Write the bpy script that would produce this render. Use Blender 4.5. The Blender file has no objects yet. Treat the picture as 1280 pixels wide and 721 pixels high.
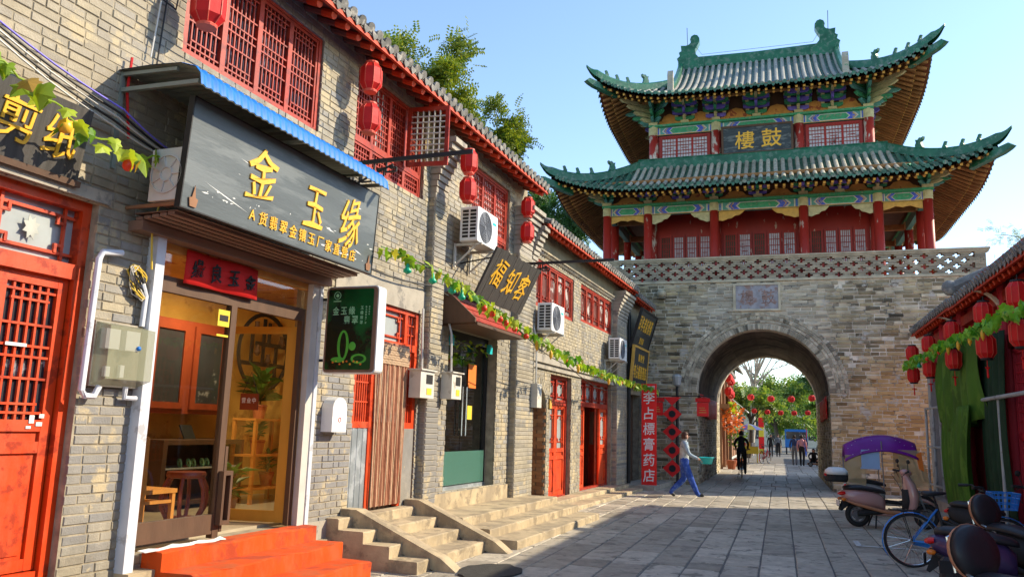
import bpy, bmesh, math, random
from mathutils import Matrix, Vector
RAD = math.radians
rnd = random.Random(11)
sc = bpy.context.scene
col = sc.collection
PI = math.pi

# ------------------------------------------------------------------ camera
cam_data = bpy.data.cameras.new('camera')
cam_data.sensor_width = 36.0
cam_data.lens = 28.125
cam_data.clip_start = 0.05
cam_data.clip_end = 2000
cam = bpy.data.objects.new('camera', cam_data)
col.objects.link(cam)
cam.matrix_world = Matrix(((0.94930379, 0.02588627, 0.31329253, 0.0),
                           (0.31299784, -0.17051375, -0.9343219, 0.0),
                           (0.02923457, 0.98501521, -0.1699717, 1.62),
                           (0, 0, 0, 1)))
sc.camera = cam

# ------------------------------------------------------------------ sky, sun, exposure
SUN_EL, SUN_AZ = 32.0, 27.0          # azimuth measured from +X (across the street) towards +Y (up the street)
world = bpy.data.worlds.new('World')
sc.world = world
world.use_nodes = True
wn = world.node_tree
bg = wn.nodes['Background']
sky = wn.nodes.new('ShaderNodeTexSky')
sky.sky_type = 'NISHITA'
sky.sun_disc = False
sky.sun_elevation = RAD(SUN_EL)
sky.sun_rotation = RAD(90.0 - SUN_AZ)
sky.air_density = 1.0
sky.dust_density = 0.25
sky.ozone_density = 1.9
wn.links.new(sky.outputs['Color'], bg.inputs['Color'])
bg.inputs['Strength'].default_value = 0.15
sun_data = bpy.data.lights.new('sun', 'SUN')
sun_data.energy = 3.35
sun_data.angle = RAD(0.53)
sun_data.color = (1.0, 0.87, 0.66)
sun = bpy.data.objects.new('sun', sun_data)
col.objects.link(sun)
_d = Vector((math.cos(RAD(SUN_EL)) * math.cos(RAD(SUN_AZ)), math.cos(RAD(SUN_EL)) * math.sin(RAD(SUN_AZ)), math.sin(RAD(SUN_EL))))
sun.rotation_euler = _d.to_track_quat('Z', 'Y').to_euler()
sun.location = (20, 8, 18)
sc.view_settings.view_transform = 'Standard'
sc.view_settings.look = 'None'
sc.view_settings.gamma = 1.0
sc.view_settings.use_curve_mapping = False
sc.view_settings.exposure = 1.16
sc.render.engine = 'CYCLES'
sc.cycles.use_denoising = True
sc.cycles.max_bounces = 7
sc.cycles.transparent_max_bounces = 12

# ------------------------------------------------------------------ materials
def new_mat(name):
    m = bpy.data.materials.new(name)
    m.use_nodes = True
    return m, m.node_tree, m.node_tree.nodes['Principled BSDF']

def node(nt, kind, **kw):
    n = nt.nodes.new(kind)
    for k, v in kw.items():
        if k in n.inputs.keys() if isinstance(k, str) else False:
            n.inputs[k].default_value = v
        else:
            setattr(n, k, v)
    return n

def pos_out(nt, stretch=None):
    g = nt.nodes.new('ShaderNodeNewGeometry')
    if stretch is None:
        return g.outputs['Position']
    mp = nt.nodes.new('ShaderNodeMapping')
    mp.inputs['Scale'].default_value = stretch
    nt.links.new(g.outputs['Position'], mp.inputs['Vector'])
    return mp.outputs['Vector']

def ramp(nt, fac, stops):
    r = nt.nodes.new('ShaderNodeValToRGB')
    e = r.color_ramp.elements
    while len(e) < len(stops):
        e.new(0.5)
    for i, (p, c) in enumerate(stops):
        e[i].position = p
        e[i].color = (c[0], c[1], c[2], 1)
    nt.links.new(fac, r.inputs['Fac'])
    return r.outputs['Color']

def noise(nt, vec, scale, detail=4, rough=0.55):
    n = nt.nodes.new('ShaderNodeTexNoise')
    n.inputs['Scale'].default_value = scale
    n.inputs['Detail'].default_value = detail
    n.inputs['Roughness'].default_value = rough
    nt.links.new(vec, n.inputs['Vector'])
    return n.outputs['Fac']

def mixc(nt, fac, a, b, mode='MIX'):
    n = nt.nodes.new('ShaderNodeMix')
    n.data_type = 'RGBA'
    n.blend_type = mode
    for sock, val in ((n.inputs[0], fac), (n.inputs[6], a), (n.inputs[7], b)):
        if hasattr(val, 'is_output'):
            nt.links.new(val, sock)
        elif isinstance(val, (int, float)):
            sock.default_value = val
        else:
            sock.default_value = (val[0], val[1], val[2], 1)
    return n.outputs[2]

def math_n(nt, op, a, b=0.5):
    n = nt.nodes.new('ShaderNodeMath')
    n.operation = op
    for sock, val in ((n.inputs[0], a), (n.inputs[1], b)):
        if hasattr(val, 'is_output'):
            nt.links.new(val, sock)
        else:
            sock.default_value = val
    return n.outputs[0]

def maprange(nt, v, a, b, c, d):
    n = nt.nodes.new('ShaderNodeMapRange')
    n.inputs[1].default_value = a; n.inputs[2].default_value = b
    n.inputs[3].default_value = c; n.inputs[4].default_value = d
    nt.links.new(v, n.inputs[0])
    return n.outputs[0]

def rand_out(nt):
    """random value for each separate piece, whether it is an object of its own or an island of a joined mesh"""
    g = nt.nodes.new('ShaderNodeNewGeometry')
    o = nt.nodes.new('ShaderNodeObjectInfo')
    return math_n(nt, 'FRACT', math_n(nt, 'ADD', g.outputs['Random Per Island'], o.outputs['Random']), 0)

def paint(name, c, rough=0.5, var=0.18, scale=5.0, bump=0.15, bscale=60, metal=0.0, piece=0.0, wear=None, wear_amt=0.5, wear_scale=7, stretch=None, spec=0.35, pieces=None, coat=0.0, stain=None, stain_scale=.5, stain_amt=.6, patches=()):
    """painted / plain surface: base colour with blotchy tone, optional worn patches of another colour and piece-to-piece variation"""
    m, nt, b = new_mat(name)
    p = pos_out(nt, stretch)
    n1 = noise(nt, p, scale, 5)
    v = maprange(nt, n1, 0.25, 0.75, 1 - var, 1 + var)
    if pieces:
        basec = ramp(nt, rand_out(nt), pieces)
    else:
        basec = (c[0], c[1], c[2])
    if piece:
        v = math_n(nt, 'MULTIPLY', v, maprange(nt, rand_out(nt), 0, 1, 1 - piece, 1 + piece))
    comb = nt.nodes.new('ShaderNodeCombineColor')
    for i in range(3):
        nt.links.new(v, comb.inputs[i])
    out = mixc(nt, 1.0, basec, comb.outputs[0], 'MULTIPLY')
    if stain is not None:
        sf = maprange(nt, noise(nt, pos_out(nt, (1, 1, .35)), stain_scale, 6, .7), .46, .62, 0, stain_amt)
        out = mixc(nt, sf, out, stain)
    for (pc, pr, pcol, pamt) in patches:          # one weathered patch of its own shape: ragged round a place on the wall
        vm = nt.nodes.new('ShaderNodeVectorMath'); vm.operation = 'DISTANCE'; vm.inputs[1].default_value = pc
        nt.links.new(pos_out(nt), vm.inputs[0])
        rag = math_n(nt, 'ADD', math_n(nt, 'DIVIDE', vm.outputs['Value'], pr), math_n(nt, 'MULTIPLY', noise(nt, pos_out(nt), .9, 6, .7), 1.3))
        out = mixc(nt, maprange(nt, rag, 1.15, 1.75, pamt, 0), out, pcol)
    if wear is not None:
        n2 = noise(nt, p, wear_scale, 8, 0.65)
        t = 0.5 + (0.5 - wear_amt) * 0.45
        f = maprange(nt, n2, t, t + 0.06, 0, 1)
        out = mixc(nt, f, out, wear)
    nt.links.new(out, b.inputs['Base Color'])
    b.inputs['Roughness'].default_value = rough
    b.inputs['Metallic'].default_value = metal
    b.inputs['Specular IOR Level'].default_value = spec
    b.inputs['Coat Weight'].default_value = coat
    if bump:
        bn = nt.nodes.new('ShaderNodeBump')
        bn.inputs['Strength'].default_value = bump
        bn.inputs['Distance'].default_value = 0.01
        nt.links.new(noise(nt, p, bscale, 6), bn.inputs['Height'])
        nt.links.new(bn.outputs['Normal'], b.inputs['Normal'])
    return m

def glass(name, tint=(0.9, 0.95, 0.95), refl=0.12, rough=0.02):
    m, nt, b = new_mat(name)
    nt.nodes.remove(b)
    tr = nt.nodes.new('ShaderNodeBsdfTransparent'); tr.inputs['Color'].default_value = (*tint, 1)
    gl = nt.nodes.new('ShaderNodeBsdfGlossy'); gl.inputs['Roughness'].default_value = rough
    lw = nt.nodes.new('ShaderNodeLayerWeight')
    f = math_n(nt, 'ADD', math_n(nt, 'MULTIPLY', math_n(nt, 'POWER', lw.outputs['Facing'], 4.0), .8), refl * 0.3 + .02)
    mx = nt.nodes.new('ShaderNodeMixShader')
    nt.links.new(f, mx.inputs[0]); nt.links.new(tr.outputs[0], mx.inputs[1]); nt.links.new(gl.outputs[0], mx.inputs[2])
    nt.links.new(mx.outputs[0], nt.nodes['Material Output'].inputs['Surface'])
    return m

def leafy(name, c1, c2, trans=0.35, rough=0.5, brown=None):
    m, nt, b = new_mat(name)
    nt.nodes.remove(b)
    r = rand_out(nt)
    c = ramp(nt, r, [(0, c1), (.55, [(a_ + b_) / 2 for a_, b_ in zip(c1, c2)]), (.92, c2), (1, brown)] if brown else [(0, c1), (1, c2)])
    d = nt.nodes.new('ShaderNodeBsdfPrincipled'); d.inputs['Roughness'].default_value = rough
    t = nt.nodes.new('ShaderNodeBsdfTranslucent')
    nt.links.new(c, d.inputs['Base Color']); nt.links.new(mixc(nt, 1.0, c, (1.3, 1.25, 0.6), 'MULTIPLY'), t.inputs['Color'])
    mx = nt.nodes.new('ShaderNodeMixShader'); mx.inputs[0].default_value = trans
    nt.links.new(d.outputs[0], mx.inputs[1]); nt.links.new(t.outputs[0], mx.inputs[2])
    nt.links.new(mx.outputs[0], nt.nodes['Material Output'].inputs['Surface'])
    return m

BR = lambda *cs: [(i / (len(cs) - 1), c) for i, c in enumerate(cs)]
MAT = {}
MAT['brick'] = paint('grey_brick', (0.3, 0.27, 0.22), 0.85, 0.22, 9, 0.6, 70, pieces=BR((.18, .172, .155), (.36, .305, .205), (.27, .25, .205), (.40, .34, .23), (.23, .22, .20), (.36, .315, .235), (.25, .24, .22), (.38, .325, .22), (.31, .28, .22)), wear=(.44, .36, .225), wear_amt=.38, wear_scale=3, stain=(.16, .14, .105), stain_scale=1.3, stain_amt=.55, patches=(((-5.0, 8.4, 1.5), 1.1, (.20, .205, .23), .6), ((-5.2, 5.2, 1.5), .9, (.20, .20, .205), .5), ((-4.85, 11.0, 1.2), 1.0, (.21, .21, .22), .5), ((-5.2, 4.6, 4.4), 1.2, (.42, .35, .24), .4), ((-4.6, 17, 3.6), 1.6, (.42, .34, .20), .45)))
MAT['mortar'] = paint('lime_mortar', (.30, .255, .18), .95, .35, 8, .5, 50)
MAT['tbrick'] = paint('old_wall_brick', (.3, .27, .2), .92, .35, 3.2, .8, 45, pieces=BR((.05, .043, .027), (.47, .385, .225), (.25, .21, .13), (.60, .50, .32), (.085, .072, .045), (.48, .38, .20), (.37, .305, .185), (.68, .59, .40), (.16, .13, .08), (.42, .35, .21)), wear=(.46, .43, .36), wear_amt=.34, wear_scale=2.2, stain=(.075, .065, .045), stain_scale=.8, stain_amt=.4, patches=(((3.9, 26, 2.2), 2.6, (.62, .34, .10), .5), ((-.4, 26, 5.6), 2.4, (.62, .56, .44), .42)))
MAT['tmortar'] = paint('old_wall_mortar', (.60, .54, .42), .95, .45, 3, .6, 30, wear=(.15, .145, .125), wear_amt=.40, wear_scale=2)
MAT['archbrick'] = paint('arch_brick', (.4, .37, .3), .92, .3, 4, .6, 45, pieces=BR((.11, .095, .065), (.60, .53, .38), (.17, .15, .11), (.55, .48, .33), (.33, .285, .20), (.64, .57, .42), (.22, .19, .135)))
MAT['latticebrick'] = paint('lattice_brick', (.4, .33, .23), .92, .3, 4, .6, 45, pieces=BR((.30, .255, .175), (.44, .375, .26), (.24, .205, .15), (.40, .34, .235)))
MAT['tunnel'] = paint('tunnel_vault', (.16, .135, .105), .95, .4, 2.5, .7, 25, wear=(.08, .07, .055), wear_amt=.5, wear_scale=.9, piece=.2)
MAT['concrete'] = paint('concrete_band', (.36, .32, .255), .9, .2, 4, .4, 40, wear=(.22, .20, .17), wear_amt=.4, wear_scale=3)
MAT['oliveband'] = paint('shaded_olive_render', (.22, .195, .125), .9, .25, 4, .3, 40)  # olive render, darkened so its colour carries the eave shadow
MAT['tanstep'] = paint('tan_stone_step', (.45, .355, .22), .85, .25, 4, .6, 40, wear=(.27, .215, .14), wear_amt=.44, wear_scale=3.5, stain=(.20, .165, .12), stain_scale=2.2, stain_amt=.55)
MAT['red'] = paint('vermilion_door_paint', (.60, .045, .002), .5, .16, 3, .12, 30, wear=(.34, .03, .006), wear_amt=.42, wear_scale=5, stain=(.44, .13, .06), stain_scale=2.5, stain_amt=.35)
MAT['redwin'] = paint('red_window_paint', (.36, .022, .006), .5, .16, 3, .1, 30, wear=(.22, .018, .010), wear_amt=.45, wear_scale=6, stain=(.30, .10, .06), stain_scale=2.5, stain_amt=.35)
MAT['redcol'] = paint('temple_red_paint', (.33, .022, .013), .5, .18, 2, .2, 20, wear=(.55, .42, .33), wear_amt=.24, wear_scale=5, stretch=(1, 1, .35))
MAT['redpeel'] = paint('peeling_red_paint', (.36, .03, .02), .6, .18, 2, .3, 20, wear=(.62, .54, .45), wear_amt=.47, wear_scale=4.5, stretch=(1, 1, .4))
MAT['redrafter'] = paint('rafter_red_paint', (.50, .042, .007), .6, .2, 5, .15, 30)
MAT['soffit'] = paint('dark_soffit_board', (.16, .045, .025), .8, .25, 4, .2, 30)
MAT['greytile'] = paint('grey_roof_tile', (.20, .19, .17), .9, .3, 9, .5, 50, piece=.3, wear=(.36, .33, .28), wear_amt=.40, wear_scale=9)
MAT['gtile'] = paint('green_glazed_tile', (.045, .135, .085), .38, .35, 6, .3, 40, piece=.35, wear=(.20, .215, .165), wear_amt=.42, wear_scale=8)
MAT['gridge'] = paint('green_glazed_ridge', (.018, .125, .065), .32, .4, 3, .4, 22, wear=(.09, .17, .12), wear_amt=.45, wear_scale=6)
MAT['fadetile'] = paint('weathered_tile', (.40, .365, .285), .75, .28, 6, .4, 40, piece=.2, wear=(.10, .28, .17), wear_amt=.28, wear_scale=7)
MAT['paletile'] = paint('pale_grey_tile', (.29, .28, .245), .8, .25, 6, .4, 40, piece=.22, wear=(.20, .22, .19), wear_amt=.42, wear_scale=6)
MAT['woodbeam'] = paint('old_timber', (.27, .13, .045), .75, .25, 5, .3, 40, piece=.2)
MAT['darkwood'] = paint('dark_timber', (.10, .052, .028), .6, .25, 6, .25, 40, stretch=(1, 1, .3))
MAT['ochre'] = paint('ochre_panel', (.62, .31, .08), .75, .25, 4, .2, 30, wear=(.36, .10, .05), wear_amt=.38, wear_scale=4)
MAT['pblue'] = paint('painted_blue', (.07, .12, .60), .6, .25, 8, .15, 40, wear=(.3, .3, .38), wear_amt=.36, wear_scale=12)
MAT['pgreen'] = paint('painted_green', (.05, .33, .16), .6, .25, 8, .15, 40, wear=(.25, .3, .2), wear_amt=.36, wear_scale=12)
MAT['pteal'] = paint('painted_teal', (.10, .32, .29), .6, .25, 8, .15, 40)
MAT['pwhite'] = paint('painted_white', (.60, .58, .50), .7, .2, 8, .15, 40)
MAT['pviolet'] = paint('painted_violet', (.19, .15, .66), .6, .25, 8, .15, 40)
MAT['polive'] = paint('faded_olive', (.52, .48, .26), .7, .25, 8, .2, 40)
MAT['pgold'] = paint('painted_gold', (.62, .36, .07), .5, .2, 8, .15, 40)
MAT['gold'] = paint('gold_leaf', (.84, .46, .035), .4, .12, 8, .1, 40)
MAT['blackboard'] = paint('black_lacquer_board', (.032, .036, .036), .42, .3, 2.2, .15, 25, wear=(.085, .09, .085), wear_amt=.42, wear_scale=1.6, stretch=(1, .25, 1.6))
MAT['greyboard'] = paint('weathered_sign_board', (.095, .108, .106), .40, .28, 2.0, .15, 25, wear=(.145, .16, .155), wear_amt=.46, wear_scale=1.5, stretch=(1, .35, 2.2))
MAT['woodboard'] = paint('dark_plank_board', (.06, .053, .045), .7, .4, 9, .3, 40, stretch=(1, 3, .15))
MAT['tear'] = paint('torn_white_paper', (.75, .75, .70), .8, .1)
MAT['white'] = paint('white_enamel', (.72, .72, .70), .4, .08, 4, .05, 30)
MAT['offwhite'] = paint('aged_white_plastic', (.60, .57, .49), .5, .15, 5, .1, 30, wear=(.42, .37, .29), wear_amt=.36, wear_scale=5)
MAT['steelpost'] = paint('white_steel_post', (.60, .62, .66), .4, .12, 3, .05, 30, wear=(.42, .42, .43), wear_amt=.36, wear_scale=5)
MAT['black'] = paint('black_iron', (.018, .017, .016), .55, .2, 6, .1, 40)
MAT['rubber'] = paint('black_rubber', (.022, .022, .023), .8, .2, 10, .1, 40)
MAT['chrome'] = paint('chrome_steel', (.62, .62, .63), .22, .1, 6, .0, 40, metal=1.0)
MAT['galv'] = paint('galvanised_sheet', (.42, .46, .48), .38, .22, 3, .15, 20, metal=.6, wear=(.62, .66, .68), wear_amt=.45, wear_scale=3)
MAT['bluetin'] = paint('blue_corrugated_tin', (.008, .15, .50), .55, .12, 4, .05, 30)
MAT['tinunder'] = paint('tin_underside', (.22, .24, .20), .6, .2, 4, .1, 30)
MAT['carpet'] = paint('orange_red_carpet', (.66, .080, .006), .95, .16, 3, .9, 160, wear=(.46, .065, .02), wear_amt=.42, wear_scale=2.5, stain=(.44, .12, .04), stain_scale=4.5, stain_amt=.65)
MAT['lantern'] = paint('red_lantern_fabric', (.58, .008, .006), .6, .15, 5, .2, 30)
MAT['lanternpale'] = paint('pale_lantern_fabric', (.66, .10, .06), .5, .2, 5, .2, 30)
MAT['redcloth'] = paint('red_cloth', (.62, .012, .010), .7, .12, 4, .25, 25)
MAT['banner'] = paint('red_banner', (.80, .010, .010), .5, .06, 4, .05, 25)
MAT['whitepaint'] = paint('white_lettering', (.80, .80, .78), .6, .06)
MAT['inkblack'] = paint('black_ink', (.02, .018, .018), .7, .1)
MAT['shopwall'] = paint('yellow_marble_wall', (.62, .37, .09), .35, .22, 2.5, .1, 20, wear=(.40, .20, .05), wear_amt=.34, wear_scale=2.6)
MAT['shopfloor'] = paint('shop_floor_tile', (.42, .35, .24), .35, .15, 3, .05, 20)
MAT['cabinet'] = paint('red_brown_cabinet', (.23, .045, .018), .35, .2, 5, .1, 30, stretch=(1, 1, .3))
MAT['honeywood'] = paint('honey_wood', (.55, .22, .04), .4, .2, 5, .1, 30, stretch=(1, 1, .3))
MAT['yellowwood'] = paint('yellow_pine', (.62, .30, .035), .45, .15, 4, .1, 30, stretch=(1, 1, .3))
MAT['terracotta'] = paint('terracotta_pot', (.36, .10, .04), .6, .2, 6)
MAT['leaf'] = leafy('vine_leaf', (.06, .22, .008), (.46, .58, .04), .40, brown=(.42, .26, .05))
MAT['rleaf'] = leafy('fresh_vine_leaf', (.05, .28, .012), (.30, .62, .05), .35, brown=(.40, .42, .05))
MAT['houseplant'] = leafy('houseplant_leaf', (.03, .12, .02), (.09, .22, .03), .25)
MAT['tree1'] = leafy('autumn_green_leaf', (.06, .14, .010), (.30, .33, .03), .38)
MAT['tree2'] = leafy('dark_green_leaf', (.025, .10, .025), (.09, .20, .035), .3)
MAT['tree3'] = leafy('street_tree_leaf', (.06, .18, .03), (.28, .34, .06), .35)
MAT['paleleaf'] = leafy('glare_bleached_leaf', (.25, .36, .44), (.48, .60, .66), .3)  # overexposed glare put into the leaf colour as bleached pale blue
MAT['orangeleaf'] = leafy('orange_flower', (.55, .10, .02), (.75, .22, .04), .3)
MAT['bark'] = paint('tree_bark', (.12, .095, .07), .9, .3, 10, .6, 40)
MAT['palebark'] = paint('pale_bark', (.42, .36, .28), .9, .3, 10, .4, 40)
MAT['gourd'] = paint('orange_gourd', (.80, .42, .03), .4, .1, 6)
MAT['greenlight'] = paint('green_plastic_bell', (.01, .36, .18), .3, .1, 6)
MAT['berry'] = paint('red_plastic_fruit', (.70, .05, .015), .3, .1, 6)
MAT['drape'] = paint('moss_green_drape', (.06, .135, .010), .9, .35, 3, .8, 90, stretch=(1, 1, .35), wear=(.095, .18, .018), wear_amt=.44, wear_scale=5)
MAT['darkdrape'] = paint('dark_green_net', (.012, .035, .014), .9, .25, 4, .3, 60)
MAT['maroon'] = paint('maroon_wall_paint', (.42, .014, .028), .55, .2, 2, .1, 25)
MAT['greypost'] = paint('grey_painted_post', (.36, .37, .36), .55, .2, 4, .1, 30, wear=(.22, .22, .21), wear_amt=.4, wear_scale=5)
MAT['purple'] = paint('purple_canopy', (.17, .012, .24), .3, .15, 4, .05, 30)
MAT['bluebike'] = paint('blue_bicycle_paint', (.015, .20, .62), .3, .08, 4, 0, 30, coat=.5)
MAT['pinkscooter'] = paint('rose_pink_paint', (.50, .27, .245), .25, .07, 3, 0, 30, coat=.7)
MAT['lilac'] = paint('lilac_paint', (.26, .13, .42), .28, .07, 3, 0, 30, coat=.6)
MAT['saddle'] = paint('black_vinyl', (.022, .021, .024), .45, .15, 6, .2, 50)
MAT['tanvinyl'] = paint('tan_vinyl_rim', (.48, .20, .10), .5, .15, 6)
MAT['orangelamp'] = paint('orange_indicator', (.75, .20, .02), .3, .05)
MAT['redlamp'] = paint('red_tail_lamp', (.6, .01, .01), .2, .05)
MAT['greenboard'] = paint('green_lightbox_print', (.004, .075, .018), .25, .5, 2.5, 0, 30, wear=(.006, .014, .008), wear_amt=.46, wear_scale=1.8)
MAT['jade'] = paint('jade_green_print', (.09, .42, .05), .2, .2, 5, 0)
MAT['jadepale'] = paint('pale_jade_print', (.30, .62, .35), .3, .1, 5, 0)
MAT['skin'] = paint('skin', (.50, .27, .18), .55, .06, 10, 0)
MAT['hairdark'] = paint('dark_hair', (.022, .014, .010), .6, .2, 20, .2)
MAT['hairbrown'] = paint('brown_hair', (.07, .028, .014), .6, .2, 20, .2)
MAT['vest'] = paint('pale_grey_quilted_vest', (.42, .45, .44), .8, .3, 14, 1.0, 22)
MAT['sleeve'] = paint('pale_blue_sleeve', (.30, .38, .44), .8, .2, 10, .3, 40)
MAT['jeans'] = paint('blue_jeans', (.025, .075, .36), .85, .35, 9, 1.0, 16, wear=(.10, .18, .42), wear_amt=.40, wear_scale=9)
MAT['darkcloth'] = paint('black_clothing', (.018, .018, .02), .85, .25, 8, .2, 40)
MAT['pinkcloth'] = paint('pink_coat', (.60, .27, .29), .85, .15, 8, .2, 40)
MAT['greycloth'] = paint('grey_coat', (.16, .17, .19), .85, .2, 8, .2, 40)
MAT['navycloth'] = paint('navy_jacket', (.03, .05, .12), .85, .2, 8, .2, 40)
MAT['teal'] = paint('turquoise_plastic', (.02, .48, .50), .35, .06, 4, 0)
MAT['shoe'] = paint('black_shoe', (.02, .02, .02), .5, .1)
MAT['stone'] = paint('paving_stone', (.2, .2, .2), .58, .32, 7, 1.0, 38, pieces=BR((.28, .245, .185), (.47, .415, .32), (.37, .325, .25), (.54, .48, .375), (.41, .36, .28), (.32, .28, .215)), wear=(.20, .18, .14), wear_amt=.40, wear_scale=3.5)
MAT['joint'] = paint('paving_joint', (.15, .14, .125), .95, .3, 10, .4, 50)
MAT['whiteline'] = paint('worn_white_road_paint', (.60, .60, .57), .8, .15, 8, .2, 50, wear=(.2, .2, .2), wear_amt=.36, wear_scale=9)
MAT['mat'] = paint('black_doormat', (.05, .048, .042), .95, .3, 20, .8, 120)
MAT['bead'] = paint('bead_curtain', (.36, .15, .085), .5, .2, 20, .1, 40, piece=.25)
MAT['beadpale'] = paint('pale_bead', (.60, .42, .26), .5, .2, 20, .1, 40)
MAT['darkglass'] = paint('dark_window_glass', (.035, .038, .045), .08, .3, 2, 0, 30, wear=(.35, .36, .37), wear_amt=.35, wear_scale=1.7)
MAT['paperwhite'] = paint('white_window_paper', (.66, .68, .72), .7, .2, 4, .05, 30, wear=(.12, .07, .06), wear_amt=.30, wear_scale=1.6)
MAT['dullpane'] = paint('dusty_red_pane', (.16, .055, .045), .4, .3, 3, 0, 30, wear=(.50, .46, .42), wear_amt=.42, wear_scale=2.2)
MAT['dimglass'] = paint('grey_frosted_glass', (.34, .37, .36), .25, .2, 3, 0, 30)
MAT['curtain'] = paint('pale_curtain', (.46, .47, .42), .85, .2, 6, .2, 40)
MAT['glass'] = glass('clear_glass', (.92, .94, .93), .10)
MAT['doorglass'] = glass('tinted_door_glass', (.50, .56, .54), .30)
MAT['film'] = glass('plastic_film', (.84, .80, .70), .25, .12)
def hazy(name, c, alpha, rough=.25):
    m, nt, b = new_mat(name)
    b.inputs['Base Color'].default_value = (*c, 1); b.inputs['Roughness'].default_value = rough; b.inputs['Alpha'].default_value = alpha
    return m
MAT['smoke'] = hazy('meter_cover', (.34, .34, .22), .55)
MAT['tealfilm'] = hazy('teal_reflection_film', (.10, .25, .19), .5)  # greenish reflection of the door glass as a tinted sheet
MAT['tanfilm'] = hazy('tan_rain_film', (.50, .38, .20), .55)
MAT['wire_yellow'] = paint('yellow_cable', (.65, .45, .05), .5, .05)
MAT['wire_pale'] = paint('pale_cable', (.55, .52, .46), .5, .1)
MAT['brownwood'] = paint('brown_shutter', (.20, .115, .075), .6, .2, 6, .2, 40, stretch=(1, .3, 1))
MAT['bluebox'] = paint('blue_plastic', (.02, .16, .50), .4, .1)
MAT['signyellow'] = paint('yellow_sticker', (.75, .55, .04), .5, .05)
MAT['orangepaper'] = paint('orange_paper', (.75, .18, .02), .6, .05)
MAT['cream'] = paint('cream_plaster', (.55, .48, .36), .85, .15, 3, .2, 30)
MAT['whitewall'] = paint('white_plaster', (.60, .58, .54), .85, .12, 3, .2, 30)
MAT['plankdark'] = paint('brown_plank', (.26, .125, .06), .7, .25, 5, .2, 40, stretch=(1, 1, .3))
MAT['canopywhite'] = paint('white_awning_cloth', (.72, .72, .70), .8, .08)
MAT['tyretrim'] = paint('grey_hub', (.20, .20, .21), .45, .1, 6, 0, 30, metal=.5)
MAT['earth'] = paint('bare_ground', (.20, .19, .175), .95, .25, 2, .5, 30)

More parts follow.
